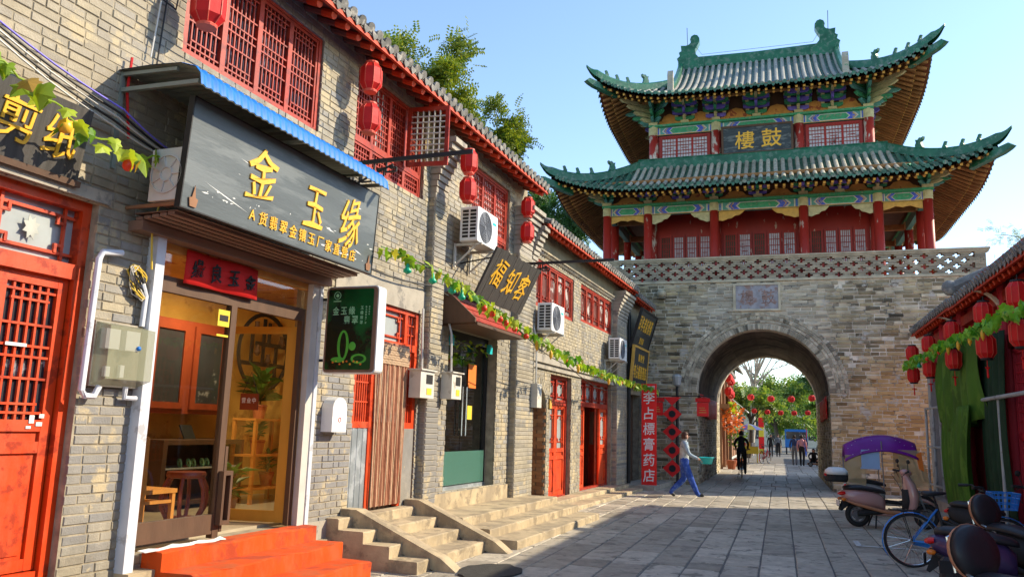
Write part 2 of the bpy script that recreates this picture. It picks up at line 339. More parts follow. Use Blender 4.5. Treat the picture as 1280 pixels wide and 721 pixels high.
# ------------------------------------------------------------------ mesh builder
class MB:
    def __init__(s, M=None):
        s.v = []; s.f = []; s.m = []; s.mi = 0; s.M = M
    def add(s, vs, fs, mi=None):
        b = len(s.v)
        if s.M is not None:
            vs = [s.M @ Vector(p) for p in vs]
        else:
            vs = [Vector(p) for p in vs]
        s.v.extend(vs)
        k = s.mi if mi is None else mi
        for f in fs:
            s.f.append([b + i for i in f]); s.m.append(k)
        return s
    def bx(s, x0, x1, y0, y1, z0, z1, mi=None):
        return s.add([(x0, y0, z0), (x1, y0, z0), (x1, y1, z0), (x0, y1, z0), (x0, y0, z1), (x1, y0, z1), (x1, y1, z1), (x0, y1, z1)],
                     [(0, 3, 2, 1), (4, 5, 6, 7), (0, 1, 5, 4), (1, 2, 6, 5), (2, 3, 7, 6), (3, 0, 4, 7)], mi)
    def beam(s, a, b, w, h, up=(0, 0, 1), mi=None):
        """rectangular bar from a to b, w across, h along up"""
        a = Vector(a); b = Vector(b); d = (b - a).normalized(); u = Vector(up)
        r = d.cross(u)
        if r.length < 1e-5:
            r = d.cross(Vector((1, 0, 0)))
        r.normalize(); u = r.cross(d).normalized()
        vs = []
        for c in (a, b):
            for i, j in ((-1, -1), (1, -1), (1, 1), (-1, 1)):
                vs.append(c + r * (i * w / 2) + u * (j * h / 2))
        return s.add(vs, [(0, 3, 2, 1), (4, 5, 6, 7), (0, 1, 5, 4), (1, 2, 6, 5), (2, 3, 7, 6), (3, 0, 4, 7)], mi)
    def tube(s, pts, r, n=6, mi=None, caps=True, closed=False):
        pts = [Vector(p) for p in pts]
        N = len(pts)
        rs = r if isinstance(r, (list, tuple)) else [r] * N
        vs = []; fs = []
        ref = None
        for i, p in enumerate(pts):
            if closed:
                d = (pts[(i + 1) % N] - pts[i - 1])
            else:
                d = pts[min(i + 1, N - 1)] - pts[max(i - 1, 0)]
            d = d.normalized() if d.length > 1e-9 else Vector((0, 0, 1))
            if ref is None:
                ref = d.orthogonal().normalized()
            else:
                ref = ref - d * ref.dot(d)
                ref = ref.normalized() if ref.length > 1e-6 else d.orthogonal().normalized()
            q = d.cross(ref)
            for k in range(n):
                a = 2 * PI * k / n
                vs.append(p + (ref * math.cos(a) + q * math.sin(a)) * rs[i])
        for i in range(N if closed else N - 1):
            j = (i + 1) % N
            for k in range(n):
                l = (k + 1) % n
                fs.append((i * n + k, i * n + l, j * n + l, j * n + k))
        if caps and not closed:
            fs.append(tuple(range(n - 1, -1, -1))); fs.append(tuple((N - 1) * n + k for k in range(n)))
        return s.add(vs, fs, mi)
    def cyl(s, a, b, r, r2=None, n=10, mi=None):
        return s.tube([a, b], [r, r if r2 is None else r2], n, mi)
    def ring(s, c, axis, R_, r, n=24, k=6, mi=None, a0=0, a1=2 * PI):
        ax = Vector(axis).normalized(); u = ax.orthogonal().normalized(); w = ax.cross(u)
        c = Vector(c)
        full = abs(a1 - a0 - 2 * PI) < 1e-6
        cnt = n if full else n + 1
        pts = [c + (u * math.cos(a0 + (a1 - a0) * i / n) + w * math.sin(a0 + (a1 - a0) * i / n)) * R_ for i in range(cnt)]
        return s.tube(pts, r, k, mi, closed=full)
    def lathe(s, prof, n=16, c=(0, 0, 0), mi=None, axis='Z', sx=1, sy=1, flat=False):
        vs = []; fs = []
        c = Vector(c)
        for (r, z) in prof:
            for k in range(n):
                a = 2 * PI * k / n
                x, y = r * math.cos(a) * sx, r * math.sin(a) * sy
                if axis == 'Z': p = Vector((x, y, z))
                elif axis == 'X': p = Vector((z, x, y))
                else: p = Vector((y, z, x))
                vs.append(c + p)
        for i in range(len(prof) - 1):
            for k in range(n):
                l = (k + 1) % n
                fs.append((i * n + k, i * n + l, (i + 1) * n + l, (i + 1) * n + k))
        fs.append(tuple(range(n - 1, -1, -1))); fs.append(tuple((len(prof) - 1) * n + k for k in range(n)))
        return s.add(vs, fs, mi)
    def ball(s, c, rx, ry=None, rz=None, n=12, m=8, mi=None):
        ry = rx if ry is None else ry; rz = rx if rz is None else rz
        prof = [(max(1e-4, math.sin(PI * i / m)), -math.cos(PI * i / m)) for i in range(m + 1)]
        vs = []; fs = []
        for (r, z) in prof:
            for k in range(n):
                a = 2 * PI * k / n
                vs.append((c[0] + rx * r * math.cos(a), c[1] + ry * r * math.sin(a), c[2] + rz * z))
        for i in range(m):
            for k in range(n):
                l = (k + 1) % n
                fs.append((i * n + k, i * n + l, (i + 1) * n + l, (i + 1) * n + k))
        return s.add(vs, fs, mi)
    def prism(s, pts, vec, mi=None):
        """polygon (3-D points) extruded by vec"""
        n = len(pts); v = Vector(vec)
        a = [Vector(p) for p in pts]
        vs = a + [p + v for p in a]
        fs = [tuple(range(n - 1, -1, -1)), tuple(range(n, 2 * n))] + [(i, (i + 1) % n, n + (i + 1) % n, n + i) for i in range(n)]
        return s.add(vs, fs, mi)
    def grid(s, rows, mi=None, thick=None):
        """rows of points -> sheet; thick = vector to give it a back"""
        R_ = len(rows); C_ = len(rows[0])
        vs = [p for r in rows for p in r]
        fs = [(i * C_ + j, i * C_ + j + 1, (i + 1) * C_ + j + 1, (i + 1) * C_ + j) for i in range(R_ - 1) for j in range(C_ - 1)]
        if thick is not None:
            t = Vector(thick); n = len(vs)
            vs = [Vector(p) for p in vs] + [Vector(p) + t for p in vs]
            fs += [tuple(n + i for i in reversed(f)) for f in fs]
            edge = [(0, j) for j in range(C_)] + [(i, C_ - 1) for i in range(1, R_)] + [(R_ - 1, j) for j in range(C_ - 2, -1, -1)] + [(i, 0) for i in range(R_ - 2, 0, -1)]
            ids = [i * C_ + j for i, j in edge]
            for a, b in zip(ids, ids[1:] + ids[:1]):
                fs.append((a, n + a, n + b, b))
        return s.add(vs, fs, mi)
    def loft(s, secs, n=14, mi=None, power=1.0):
        """closed shell through elliptical sections (centre, half-axis u, half-axis v)"""
        vs = []; fs = []
        for c, u, v in secs:
            c = Vector(c); u = Vector(u); v = Vector(v)
            for k in range(n):
                a = 2 * PI * k / n
                ca, sa = math.cos(a), math.sin(a)
                if power != 1.0:
                    ca = math.copysign(abs(ca) ** power, ca); sa = math.copysign(abs(sa) ** power, sa)
                vs.append(c + u * ca + v * sa)
        for i in range(len(secs) - 1):
            for k in range(n):
                l = (k + 1) % n
                fs.append((i * n + k, i * n + l, (i + 1) * n + l, (i + 1) * n + k))
        fs.append(tuple(range(n - 1, -1, -1))); fs.append(tuple((len(secs) - 1) * n + k for k in range(n)))
        return s.add(vs, fs, mi)
    def build(s, name, mats, parent=None, smooth=False, origin=None):
        return build(name, s.v, s.f, s.m, mats, parent, smooth, origin)

def wm(o):
    return wm(o.parent) @ o.matrix_basis if o.parent else o.matrix_basis.copy()

def build(name, v, f, m, mats, parent=None, smooth=False, origin=None):
    if not isinstance(mats, (list, tuple)):
        mats = [mats]
    if origin is None:
        xs = [p[0] for p in v]; ys = [p[1] for p in v]; zs = [p[2] for p in v]
        origin = Vector(((min(xs) + max(xs)) / 2, (min(ys) + max(ys)) / 2, min(zs)))
    else:
        origin = Vector(origin)
    me = bpy.data.meshes.new(name)
    me.from_pydata([tuple(Vector(p) - origin) for p in v], [], f)
    for q in mats:
        me.materials.append(MAT[q] if isinstance(q, str) else q)
    if len(mats) > 1:
        me.polygons.foreach_set('material_index', m)
    if smooth:
        me.polygons.foreach_set('use_smooth', [True] * len(me.polygons))
    me.update()
    o = bpy.data.objects.new(name, me)
    col.objects.link(o)
    M = Matrix.Translation(origin)
    if parent is not None:
        o.parent = parent
        M = wm(parent).inverted() @ M
    o.matrix_basis = M
    return o

def smooth_by_angle(o, deg=40):
    me = o.data
    bm = bmesh.new(); bm.from_mesh(me)
    bmesh.ops.recalc_face_normals(bm, faces=bm.faces)
    for fc in bm.faces: fc.smooth = True
    for e in bm.edges:
        e.smooth = len(e.link_faces) == 2 and e.calc_face_angle(0) < RAD(deg)
    bm.to_mesh(me); bm.free()
    return o

def inst(src, name, M, parent=None):
    """a copy of an object that shares its mesh, placed at world matrix M"""
    o = bpy.data.objects.new(name, src.data if hasattr(src, 'data') and src.type == 'MESH' else None)
    col.objects.link(o)
    if parent is not None:
        o.parent = parent
        M = wm(parent).inverted() @ M
    o.matrix_basis = M
    return o

def mesh_of(mb, mats, name, smooth=False):
    """builds a mesh datablock in its own coordinates without linking an object"""
    me = bpy.data.meshes.new(name)
    me.from_pydata([tuple(p) for p in mb.v], [], mb.f)
    for q in (mats if isinstance(mats, (list, tuple)) else [mats]):
        me.materials.append(MAT[q])
    if isinstance(mats, (list, tuple)) and len(mats) > 1:
        me.polygons.foreach_set('material_index', mb.m)
    if smooth:
        me.polygons.foreach_set('use_smooth', [True] * len(me.polygons))
    me.update()
    return me

def put(name, me, M, parent=None):
    o = bpy.data.objects.new(name, me)
    col.objects.link(o)
    if parent is not None:
        o.parent = parent
        M = wm(parent).inverted() @ M
    o.matrix_basis = M
    return o

def tag(o, label, cat=None, group=None, kind=None):
    if label: o['label'] = label
    if cat: o['category'] = cat
    if group: o['group'] = group
    if kind: o['kind'] = kind
    return o

def thing(name, label, cat, M, group=None):
    o = bpy.data.objects.new(name, None)
    o.empty_display_size = 0.2
    col.objects.link(o)
    o.matrix_basis = M if isinstance(M, Matrix) else Matrix.Translation(Vector(M))
    return tag(o, label, cat, group)

def copy_tree(o, M=None, parent=None):
    c = o.copy(); col.objects.link(c)
    c.parent = parent
    if M is not None: c.matrix_basis = M
    for ch in [x for x in KIDS.get(o.name, [])] if o.name in KIDS else list(o.children):
        copy_tree(ch, None, c)
    return c
KIDS = {}

def T_(x, y, z): return Matrix.Translation((x, y, z))
def RX(a): return Matrix.Rotation(RAD(a), 4, 'X')
def RY(a): return Matrix.Rotation(RAD(a), 4, 'Y')
def RZ(a): return Matrix.Rotation(RAD(a), 4, 'Z')
def SC(x, y, z): return Matrix.Diagonal((x, y, z, 1))

# left facade frame: local x = out towards the street, y = along the facade, z = up
F = T_(-5.42, 0, 0) @ RZ(-2.8)
FI = F.inverted()
def FP(off, s, z): return F @ Vector((off, s, z))

# ------------------------------------------------------------------ lettering
_fc = bpy.data.curves.new('glyph', 'FONT')
_fo = bpy.data.objects.new('glyph', _fc)
col.objects.link(_fo)
_glyphs = {}
def glyph(ch, weight=0.0, depth=0.02):
    k = (ch, weight, depth)
    if k not in _glyphs:
        _fc.body = ch; _fc.offset = weight; _fc.extrude = depth; _fc.resolution_u = 2
        bpy.context.view_layer.update()
        me = bpy.data.meshes.new_from_object(_fo.evaluated_get(bpy.context.evaluated_depsgraph_get()))
        vs = [v.co.copy() for v in me.vertices]; fs = [tuple(p.vertices) for p in me.polygons]
        bpy.data.meshes.remove(me)
        xs = [p.x for p in vs]; ys = [p.y for p in vs]
        cx, cy = (min(xs) + max(xs)) / 2, (min(ys) + max(ys)) / 2
        _glyphs[k] = ([Vector((p.x - cx, p.y - cy, p.z)) for p in vs], fs)
    return _glyphs[k]

def lettering(items, M, mats, parent, name='lettering', weight=0.010, depth=0.02, brush=0.0):
    """items: (char, x, y, width, height, [rotation]) in the sign's own plane; M maps x right, y up, z out of the sign to the world.
    Large characters become parts of their own, small print stays together"""
    mb = MB(M)
    single = min(it[3] for it in items) >= .1
    for it in items:
        ch, x, y, w, h = it[:5]
        rot = it[5] if len(it) > 5 else 0
        vs, fs = glyph(ch, weight, depth)
        A = Matrix.Rotation(RAD(rot), 3, 'Z')
        out = []
        for p in vs:
            px, py = p.x, p.y
            if brush:
                px, py = px + brush * (.30 * py + .10 * math.sin(py * 7 + x * 9)), py + brush * (.30 * px + .12 * math.sin(px * 6 + x * 5))
            q = A @ Vector((px * w, py * h, p.z * .2))
            out.append((q.x + x, q.y + y, q.z))
        mb.add(out, fs)
        if single:
            mb.build('character', mats, parent); mb = MB(M)
    if not single:
        tag(mb.build(name, mats, parent), None, kind='stuff')
# ================================================================== GROUND AND PAVING
g = MB(); g.grid([[(-400, y, -0.02), (400, y, -0.02)] for y in (-60, 20, 120, 900)])
tag(g.build('ground', 'earth'), None, kind='structure')
slab_bed = MB(); slab_bed.bx(-7.5, 4.5, -8, 110, -0.2, -0.012)
street = slab_bed.build('street', 'joint')
tag(street, None, kind='structure')

def slab_mesh():
    mb = MB(); c = .02
    mb.add([(-.5, -.5, 0), (.5, -.5, 0), (.5, .5, 0), (-.5, .5, 0),
            (-.5, -.5, .75), (.5, -.5, .75), (.5, .5, .75), (-.5, .5, .75),
            (-.5 + c, -.5 + c, 1), (.5 - c, -.5 + c, 1), (.5 - c, .5 - c, 1), (-.5 + c, .5 - c, 1)],
           [(0, 1, 5, 4), (1, 2, 6, 5), (2, 3, 7, 6), (3, 0, 4, 7), (4, 5, 9, 8), (5, 6, 10, 9), (6, 7, 11, 10), (7, 4, 8, 11), (8, 9, 10, 11)])
    return mb
_sl = slab_mesh()
slab_me = mesh_of(_sl, 'stone', 'paving_slab')
slabs = []
x = -4.6
k = 0
while x < 4.4:
    w = rnd.choice((.40, .43, .43, .47))
    y = -4 + rnd.uniform(0, .6)
    while y < 25.55:
        l = rnd.choice((.55, .7, .8, .95, 1.1))
        y1 = min(y + l, 25.6)
        if y1 - y > .2:
            slabs.append((x + w / 2, (y + y1) / 2, w, y1 - y))
        y = y1
    x += w
# long slabs of the tunnel floor, then coarser rows beyond the gate
y = 25.6
while y < 48:
    l = 1.75 if y < 37 else 1.2
    x = -3.9 if y > 36.5 else -2.9
    x1 = 3.6 if y > 36.5 else 2.1
    while x < x1:
        w = rnd.choice((.40, .44, .48)) if y < 37 else .6
        slabs.append((x + w / 2, y + l / 2, w, l)); x += w
    y += l
for x0, x1 in ((-4.6, -2.9), (2.1, 4.4)):
    x = x0
    while x < x1 - .1:
        slabs.append((x + .25, 26.0, .5, .8)); x += .5
def slab_size(s):
    d = Vector((s[0], s[1], -1.62)).length
    vis = 1.0 if (s[1] > 8.0 and -4.2 < s[0] < 3.2 and abs(s[0] / s[1] + .1) < .48) else 0.02
    return vis * s[2] * s[3] / d ** 3
slabs.sort(key=slab_size, reverse=True)
def slab_matrix(s):
    return T_(s[0], s[1], -.06) @ RX(rnd.uniform(-.5, .5)) @ RY(rnd.uniform(-.5, .5)) @ SC(s[2] - rnd.uniform(.010, .022), s[3] - rnd.uniform(.010, .024), .06 + rnd.uniform(-.005, .005))
for s in slabs[:300]:
    put('paving_slab', slab_me, slab_matrix(s), street)
mb = MB()
for s in slabs[300:]:
    mb.M = slab_matrix(s); mb.add(_sl.v, _sl.f)
tag(mb.build('paving', 'stone', street), None, kind='stuff')
# worn parking marks near the parked scooters
mk = MB()
mk.bx(1.05, 1.9, 13.55, 13.63, .004, .008); mk.bx(1.05, 1.13, 13.63, 14.2, .004, .008); mk.bx(1.15, 1.35, 15.9, 15.98, .004, .008)
tag(mk.build('road_marking', 'whiteline', street), None)
# ================================================================== LEFT ROW OF SHOP HOUSES
def wall_boxes(mb, x0, x1, s0, s1, z0, z1, openings):
    ss = sorted({s0, s1, *[min(max(v, s0), s1) for o in openings for v in o[:2]]})
    for a, b in zip(ss, ss[1:]):
        if b - a < 1e-4: continue
        spans = sorted((max(o[2], z0), min(o[3], z1)) for o in openings if o[0] < (a + b) / 2 < o[1])
        z = z0
        for p, q in spans:
            if p > z + 1e-4: mb.bx(x0, x1, a, b, z, p)
            z = max(z, q)
        if z1 > z + 1e-4: mb.bx(x0, x1, a, b, z, z1)

BC, BP = .076, .232     # course height, brick pitch
def brick_list(s0, s1, z0, z1, openings, bc=BC, bp=BP, joint=.011, mix=(1, 1, 1, .5, 1)):
    out = []
    n = int(round((z1 - z0) / bc))
    for i in range(n):
        za = z0 + i * bc; zb = za + bc - joint
        s = s0 - rnd.uniform(0, .03) - (bp / 2 if i % 2 else 0)
        while s < s1:
            ln = bp * rnd.choice(mix)
            a, b = max(s, s0), min(s + ln - joint, s1)
            segs = [(a, b)]
            for o in openings:
                if o[2] < (za + zb) / 2 < o[3]:
                    nx = []
                    for p, q in segs:
                        if q <= o[0] or p >= o[1]: nx.append((p, q))
                        else:
                            if p < o[0] - .02: nx.append((p, o[0]))
                            if q > o[1] + .02: nx.append((o[1], q))
                    segs = nx
            for p, q in segs:
                if q - p > .025: out.append((p, q, za, zb))
            s += ln
    return out

def unit_brick():
    mb = MB(); a, b = .02, .08
    mb.add([(0, -.5, 0), (0, .5, 0), (0, .5, 1), (0, -.5, 1), (.8, -.5, 0), (.8, .5, 0), (.8, .5, 1), (.8, -.5, 1),
            (1, -.5 + a, b), (1, .5 - a, b), (1, .5 - a, 1 - b), (1, -.5 + a, 1 - b)],
           [(0, 1, 5, 4), (1, 2, 6, 5), (2, 3, 7, 6), (3, 0, 4, 7), (4, 5, 9, 8), (5, 6, 10, 9), (6, 7, 11, 10), (7, 4, 8, 11), (8, 9, 10, 11)])
    return mb
_ub = unit_brick()
brick_me = mesh_of(_ub, 'brick', 'brick')
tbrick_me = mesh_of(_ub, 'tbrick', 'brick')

def lay_bricks(bricks, frame, depth, parent, mat_name, me, n_single, near=None, jit=.004):
    """frame: local x out of the wall, y along it, z up. The n_single largest in view become objects, the rest one mesh"""
    def M_of(b):
        return frame @ T_(-depth + rnd.uniform(-jit, jit), (b[0] + b[1]) / 2, b[2]) @ SC(depth, b[1] - b[0], b[3] - b[2])
    if near is not None:
        bricks = sorted(bricks, key=near)
    for b in bricks[:n_single]:
        put('brick', me, M_of(b), parent)
    if len(bricks) > n_single:
        mb = MB()
        for b in bricks[n_single:]:
            mb.M = M_of(b); mb.add(_ub.v, _ub.f)
        tag(mb.build('brickwork', mat_name, parent), None, kind='stuff')

def lattice(mb, x, s0, s1, z0, z1, nv, nh, w=.016, d=.022, style=0):
    """red timber lattice in a panel: bars along s and z, standing proud of the plane x"""
    W, H = s1 - s0, z1 - z0
    if style == 0:        # plain upright bars with paired cross bars
        for i in range(1, nv): mb.bx(x, x + d, s0 + W * i / nv - w / 2, s0 + W * i / nv + w / 2, z0, z1)
        for j in range(1, nh):
            z = z0 + H * j / nh
            mb.bx(x + .004, x + d + .003, s0, s1, z - w / 2, z + w / 2)
    elif style == 1:      # stepped square round a clear middle
        a, b, c, e = s0 + W * .14, s1 - W * .14, z0 + H * .16, z1 - H * .16
        q = min(W, H) * .14
        for zz in (c, e): mb.bx(x, x + d, s0, s1, zz - w / 2, zz + w / 2)
        for s_ in (a, b): mb.bx(x + .003, x + d + .003, s_ - w / 2, s_ + w / 2, z0, z1)
        for s_, k in ((a, 1), (b, -1)):
            for zz, l in ((c, 1), (e, -1)):
                mb.bx(x + .006, x + d + .006, min(s_, s_ + k * q) - w / 2, max(s_, s_ + k * q) + w / 2, zz + l * q - w / 2, zz + l * q + w / 2)
                mb.bx(x + .009, x + d + .009, s_ + k * q - w / 2, s_ + k * q + w / 2, min(zz, zz + l * q), max(zz, zz + l * q))
    elif style == 2:      # door lattice: long uprights, knots at top, middle and bottom
        for i in range(1, nv): mb.bx(x, x + d, s0 + W * i / nv - w / 2, s0 + W * i / nv + w / 2, z0, z1)
        for fz in (.05, .115, .30, .46, .54, .70, .885, .95):
            z = z0 + H * fz
            mb.bx(x + .004, x + d + .004, s0 + W * (.12 if fz in (.115, .885) else 0), s1 - W * (.12 if fz in (.115, .885) else 0), z - w / 2, z + w / 2)
    elif style == 3:      # tower windows: close bars with a cross knot in the middle
        for i in range(1, nv): mb.bx(x, x + d, s0 + W * i / nv - w / 2, s0 + W * i / nv + w / 2, z0, z1)
        for fz in (.18, .36, .5, .64, .82):
            z = z0 + H * fz
            k = .0 if fz != .5 else .25
            mb.bx(x + .004, x + d + .004, s0 + W * k, s1 - W * k, z - w / 2, z + w / 2)

def window(parent, s0, s1, z0, z1, x, panels, nv=5, nh=9, style=0, mat_frame='redwin', pane='darkglass', frame=F, low=0.0, fw=.05, label=None):
    """timber window standing in a wall opening: frame > lattice, pane"""
    mb = MB(frame)
    d = .07
    mb.bx(x, x + d, s0, s1, z0, z0 + fw); mb.bx(x, x + d, s0, s1, z1 - fw, z1)
    mb.bx(x, x + d, s0, s0 + fw, z0 + fw, z1 - fw); mb.bx(x, x + d, s1 - fw, s1, z0 + fw, z1 - fw)
    pw = (s1 - s0 - 2 * fw) / panels
    la = MB(frame)
    zl = z0 + fw
    if low:
        mb.bx(x + .003, x + d - .003, s0 + fw, s1 - fw, z0 + low - .03, z0 + low + .03)
    for i in range(panels):
        a, b = s0 + fw + pw * i, s0 + fw + pw * (i + 1)
        bw = .035
        zs = [(zl, z1 - fw)] if not low else [(zl, z0 + low - .03), (z0 + low + .03, z1 - fw)]
        for (p, q) in zs:
            mb.bx(x + .006, x + d - .012, a, a + bw, p, q); mb.bx(x + .006, x + d - .012, b - bw, b, p, q)
            mb.bx(x + .009, x + d - .015, a + bw, b - bw, p, p + bw); mb.bx(x + .009, x + d - .015, a + bw, b - bw, q - bw, q)
            lattice(la, x + .02, a + bw, b - bw, p + bw, q - bw, nv, nh if (q - p) > .5 else 3, style=style)
    o = mb.build('window', mat_frame, parent)
    if label: o['label'] = label
    la.build('lattice', mat_frame, o)
    pn = MB(frame); pn.bx(x + .003, x + .009, s0 + fw, s1 - fw, z0 + fw, z1 - fw)
    pn.build('pane', pane, o)
    return o

def door_leaf(parent, s0, s1, z0, z1, x, name='door_leaf', frame=F, M=None, mat_='red', lat=.52, pane='dimglass', style=2):
    """panelled timber leaf: lattice above, raised panels below. frame may hold a swing"""
    fr = frame if M is None else frame @ M
    mb = MB(fr); d = .05; w = .085
    W, H = s1 - s0, z1 - z0
    zl = z1 - H * lat
    mb.bx(x, x + d, s0, s0 + w, z0, z1); mb.bx(x, x + d, s1 - w, s1, z0, z1)
    for z in (z0, zl - .16 - w, zl - w, z1 - w):
        mb.bx(x + .002, x + d - .002, s0 + w, s1 - w, z, z + w)
    for a, b in ((z0 + w, zl - .16 - w), (zl - .16, zl - w)):
        mb.bx(x + .01, x + .025, s0 + w, s1 - w, a, b)
        if b - a > .1:
            mb.bx(x + .025, x + .036, s0 + w + .035, s1 - w - .035, a + .03, b - .03)
    o = mb.build(name, mat_, parent)
    la = MB(fr); lattice(la, x + .015, s0 + w, s1 - w, zl, z1 - w, 6, 6, style=style, w=.018)
    la.build('lattice', mat_, o)
    pn = MB(fr); pn.bx(x + .004, x + .010, s0 + w, s1 - w, zl, z1 - w); pn.build('pane', pane, o)
    return o

def rib_mesh(L=1.6, r=.062, mats=('greytile',)):
    """one barrel-tile course with its round end and the drip tile beside it; local x out (eave at 0, roof runs to -x), z up"""
    mb = MB()
    n = 6
    prof = [(r * math.cos(PI * k / n), r * math.sin(PI * k / n)) for k in range(n + 1)]
    xs = [0, -.24, -.245, -.50, -.505, -L]
    sc_ = [1, .9, 1, .9, 1, .95]
    rows = [[(x_, -p[0] * q, p[1] * q) for p in prof] for x_, q in zip(xs, sc_)]
    mb.grid(rows)
    disc = [(.012, r * 1.08 * math.cos(2 * PI * k / 10), r * .38 + r * .95 * math.sin(2 * PI * k / 10)) for k in range(10)]
    mb.prism(disc, (-.025, 0, 0))
    # hanging drip tile
    y = r * 1.6
    mb.prism([(.02, y - .062, -.0), (.02, y + .062, -.0), (.03, y + .05, -.045), (.04, y, -.085), (.03, y - .05, -.045)], (-.02, 0, .012))
    return mesh_of(mb, list(mats), 'roof_tile')
rib_me = rib_mesh()
def rafter_mesh():
    mb = MB(); mb.tube([(-.16, 0, 0), (-1.35, 0, 0)], .046, 8, mi=1); mb.tube([(0, 0, 0), (-.16, 0, 0)], .050, 8, mi=0)
    return mesh_of(mb, ['redrafter', 'soffit'], 'rafter')
rafter_me = rafter_mesh()

def eave_roof(parent, s0, s1, eo, ez, slope=.42, depth=4.2, pitch=.195, rp=.27, back=True, rafters=True, frame=None, tiles=True, wall_in=-.28):
    """tiled roof of a shop house: sheet, tile courses, eave board, rafters"""
    Fr = F if frame is None else frame
    zz = lambda off: ez + .10 + (eo - off) * slope
    mb = MB(Fr)
    pts = [(eo - .02, zz(eo) - .035), (eo - .02, zz(eo)), (eo - depth, zz(eo - depth)), (eo - depth - .1, zz(eo - depth) - .1)]
    mb.prism([(p[0], s0, p[1]) for p in pts], (0, s1 - s0, 0))
    if back:
        ro = eo - depth; rz = zz(ro)
        mb.prism([(ro + .02, s0, rz), (ro + .02, s0, rz + .22), (ro - .2, s0, rz + .22), (ro - .2, s0, rz)], (0, s1 - s0, 0))
        mb.prism([(ro - .18, s0, rz + .02), (ro - 3.5, s0, rz - 1.4), (ro - 3.5, s0, rz - 1.5), (ro - .18, s0, rz - .1)], (0, s1 - s0, 0))
    mb.build('roof', 'greytile', parent)
    ang = math.degrees(math.atan(slope))
    n = int((s1 - s0) / pitch)
    for i in range(n if tiles else 0):
        s = s0 + (i + .5) * (s1 - s0) / n
        put('roof_tile', rib_me, Fr @ T_(eo + .02, s, zz(eo) + .012 + rnd.uniform(-.006, .006)) @ RY(ang) @ RX(rnd.uniform(-4, 4)), parent)
    eb = MB(Fr)
    eb.prism([(eo - .03, s0, ez + .0), (eo + .01, s0, ez + .0), (eo + .0, s0, zz(eo) - .04), (eo - .05, s0, zz(eo) - .04)], (0, s1 - s0, 0))
    eb.build('eave_board', 'redrafter', parent)
    sf = MB(Fr)
    sf.prism([(eo - .05, s0 + .01, ez + .035), (eo - .05, s0 + .01, ez + .055), (-.28, s0 + .01, ez + .055 + (eo + .23) * slope), (-.28, s0 + .01, ez + .035 + (eo + .23) * slope)], (0, s1 - s0 - .02, 0))
    sf.build('soffit', 'soffit', parent)
    if rafters:
        n = int((s1 - s0) / rp)
        for i in range(n):
            s = s0 + (i + .5) * (s1 - s0) / n
            put('rafter', rafter_me, Fr @ T_(eo - .06 + rnd.uniform(-.015, .015), s, ez - .02) @ RY(ang), parent)

def corbel_pier(parent, s0, s1, z0, z1, x1=.10, top=.40, n=9):
    """brick pier between two houses, stepping out course by course under the eave"""
    mb = MB(F)
    mb.bx(-.2, x1, s0, s1, z0, z1)
    ch = .095
    for i in range(n):
        f = (i + 1) / n
        ext = x1 + (top - x1) * (.15 * f + .85 * f * f)
        zz = z1 + i * ch
        mb.bx(-.2, ext, s0 - .012 * (i % 2), s1 + .012 * (i % 2), zz + .003, zz + ch - .012)
        mb.bx(-.2, ext - .025, s0 + .01, s1 - .01, zz + ch - .012, zz + ch + .003)
    mb.build('pier', 'concrete', parent)
    bl = []
    for za in [z0 + i * BC for i in range(int((z1 - z0) / BC))]:
        bl.append((s0 + .004, s1 - .004, za, za + BC - .012))
    mb = MB()
    for b in bl:
        mb.M = F @ T_(x1 - .02, (b[0] + b[1]) / 2, b[2]) @ SC(.032, b[1] - b[0], b[3] - b[2]); mb.add(_ub.v, _ub.f)
        # cheek towards the camera
        mb.M = F @ T_(0, s0 + .02, b[2]) @ RZ(-90) @ T_(0, .0, 0) @ SC(.030, 2 * x1 - .02, b[3] - b[2]); mb.add(_ub.v, _ub.f)
    tag(mb.build('brickwork', 'brick', parent), None, kind='stuff')

# ------------------------------------------------------------------ house A: paper-cut shop, jade shop, bead-curtain door
GZ = -.05
hA = thing('shop_house', 'near two-storey grey brick shop house with blue awning and open jade shop', 'house', F @ T_(0, 6.5, 0))
opA = [(2.35, 4.90, .40, 3.30), (5.50, 7.98, .47, 3.34), (8.86, 10.52, .50, 3.19), (5.58, 7.74, 4.93, 6.12), (8.52, 10.40, 4.86, 6.14), (2.2, 4.0, 4.93, 6.12)]
mb = MB(F); wall_boxes(mb, -.30, -.008, 1.2, 10.66, GZ, 6.42, opA); mb.build('wall', 'mortar', hA)
mb = MB(F)   # rear walls of the house, roughly closed
mb.bx(-6.2, -.30, 1.2, 1.4, GZ, 6.6); mb.bx(-6.2, -6.0, 1.4, 14.6, GZ, 6.6); mb.bx(-6.0, -.30, 10.75, 10.88, GZ, 6.6); mb.bx(-6.0, -2.78, 5.0, 5.1, GZ, 3.5)
mb.build('rear_wall', 'mortar', hA)
bl = brick_list(1.22, 10.62, .02, 6.38, opA)
lay_bricks(bl, F, .034, hA, 'brick', brick_me, 300, near=lambda b: (0 if (b[0] > 3.75 and not (b[2] > 5.0 and b[0] < 5.0) and not (5.0 < b[0] < 8.1 and 3.3 < b[2] < 4.45)) else 9) + (b[0] ** 2 + (b[2] - 2.5) ** 2 * .5) * .01 - (b[1] - b[0]))
corbel_pier(hA, 10.62, 11.02, .2, 5.05)
eave_roof(hA, 1.2, 11.0, .46, 6.16)
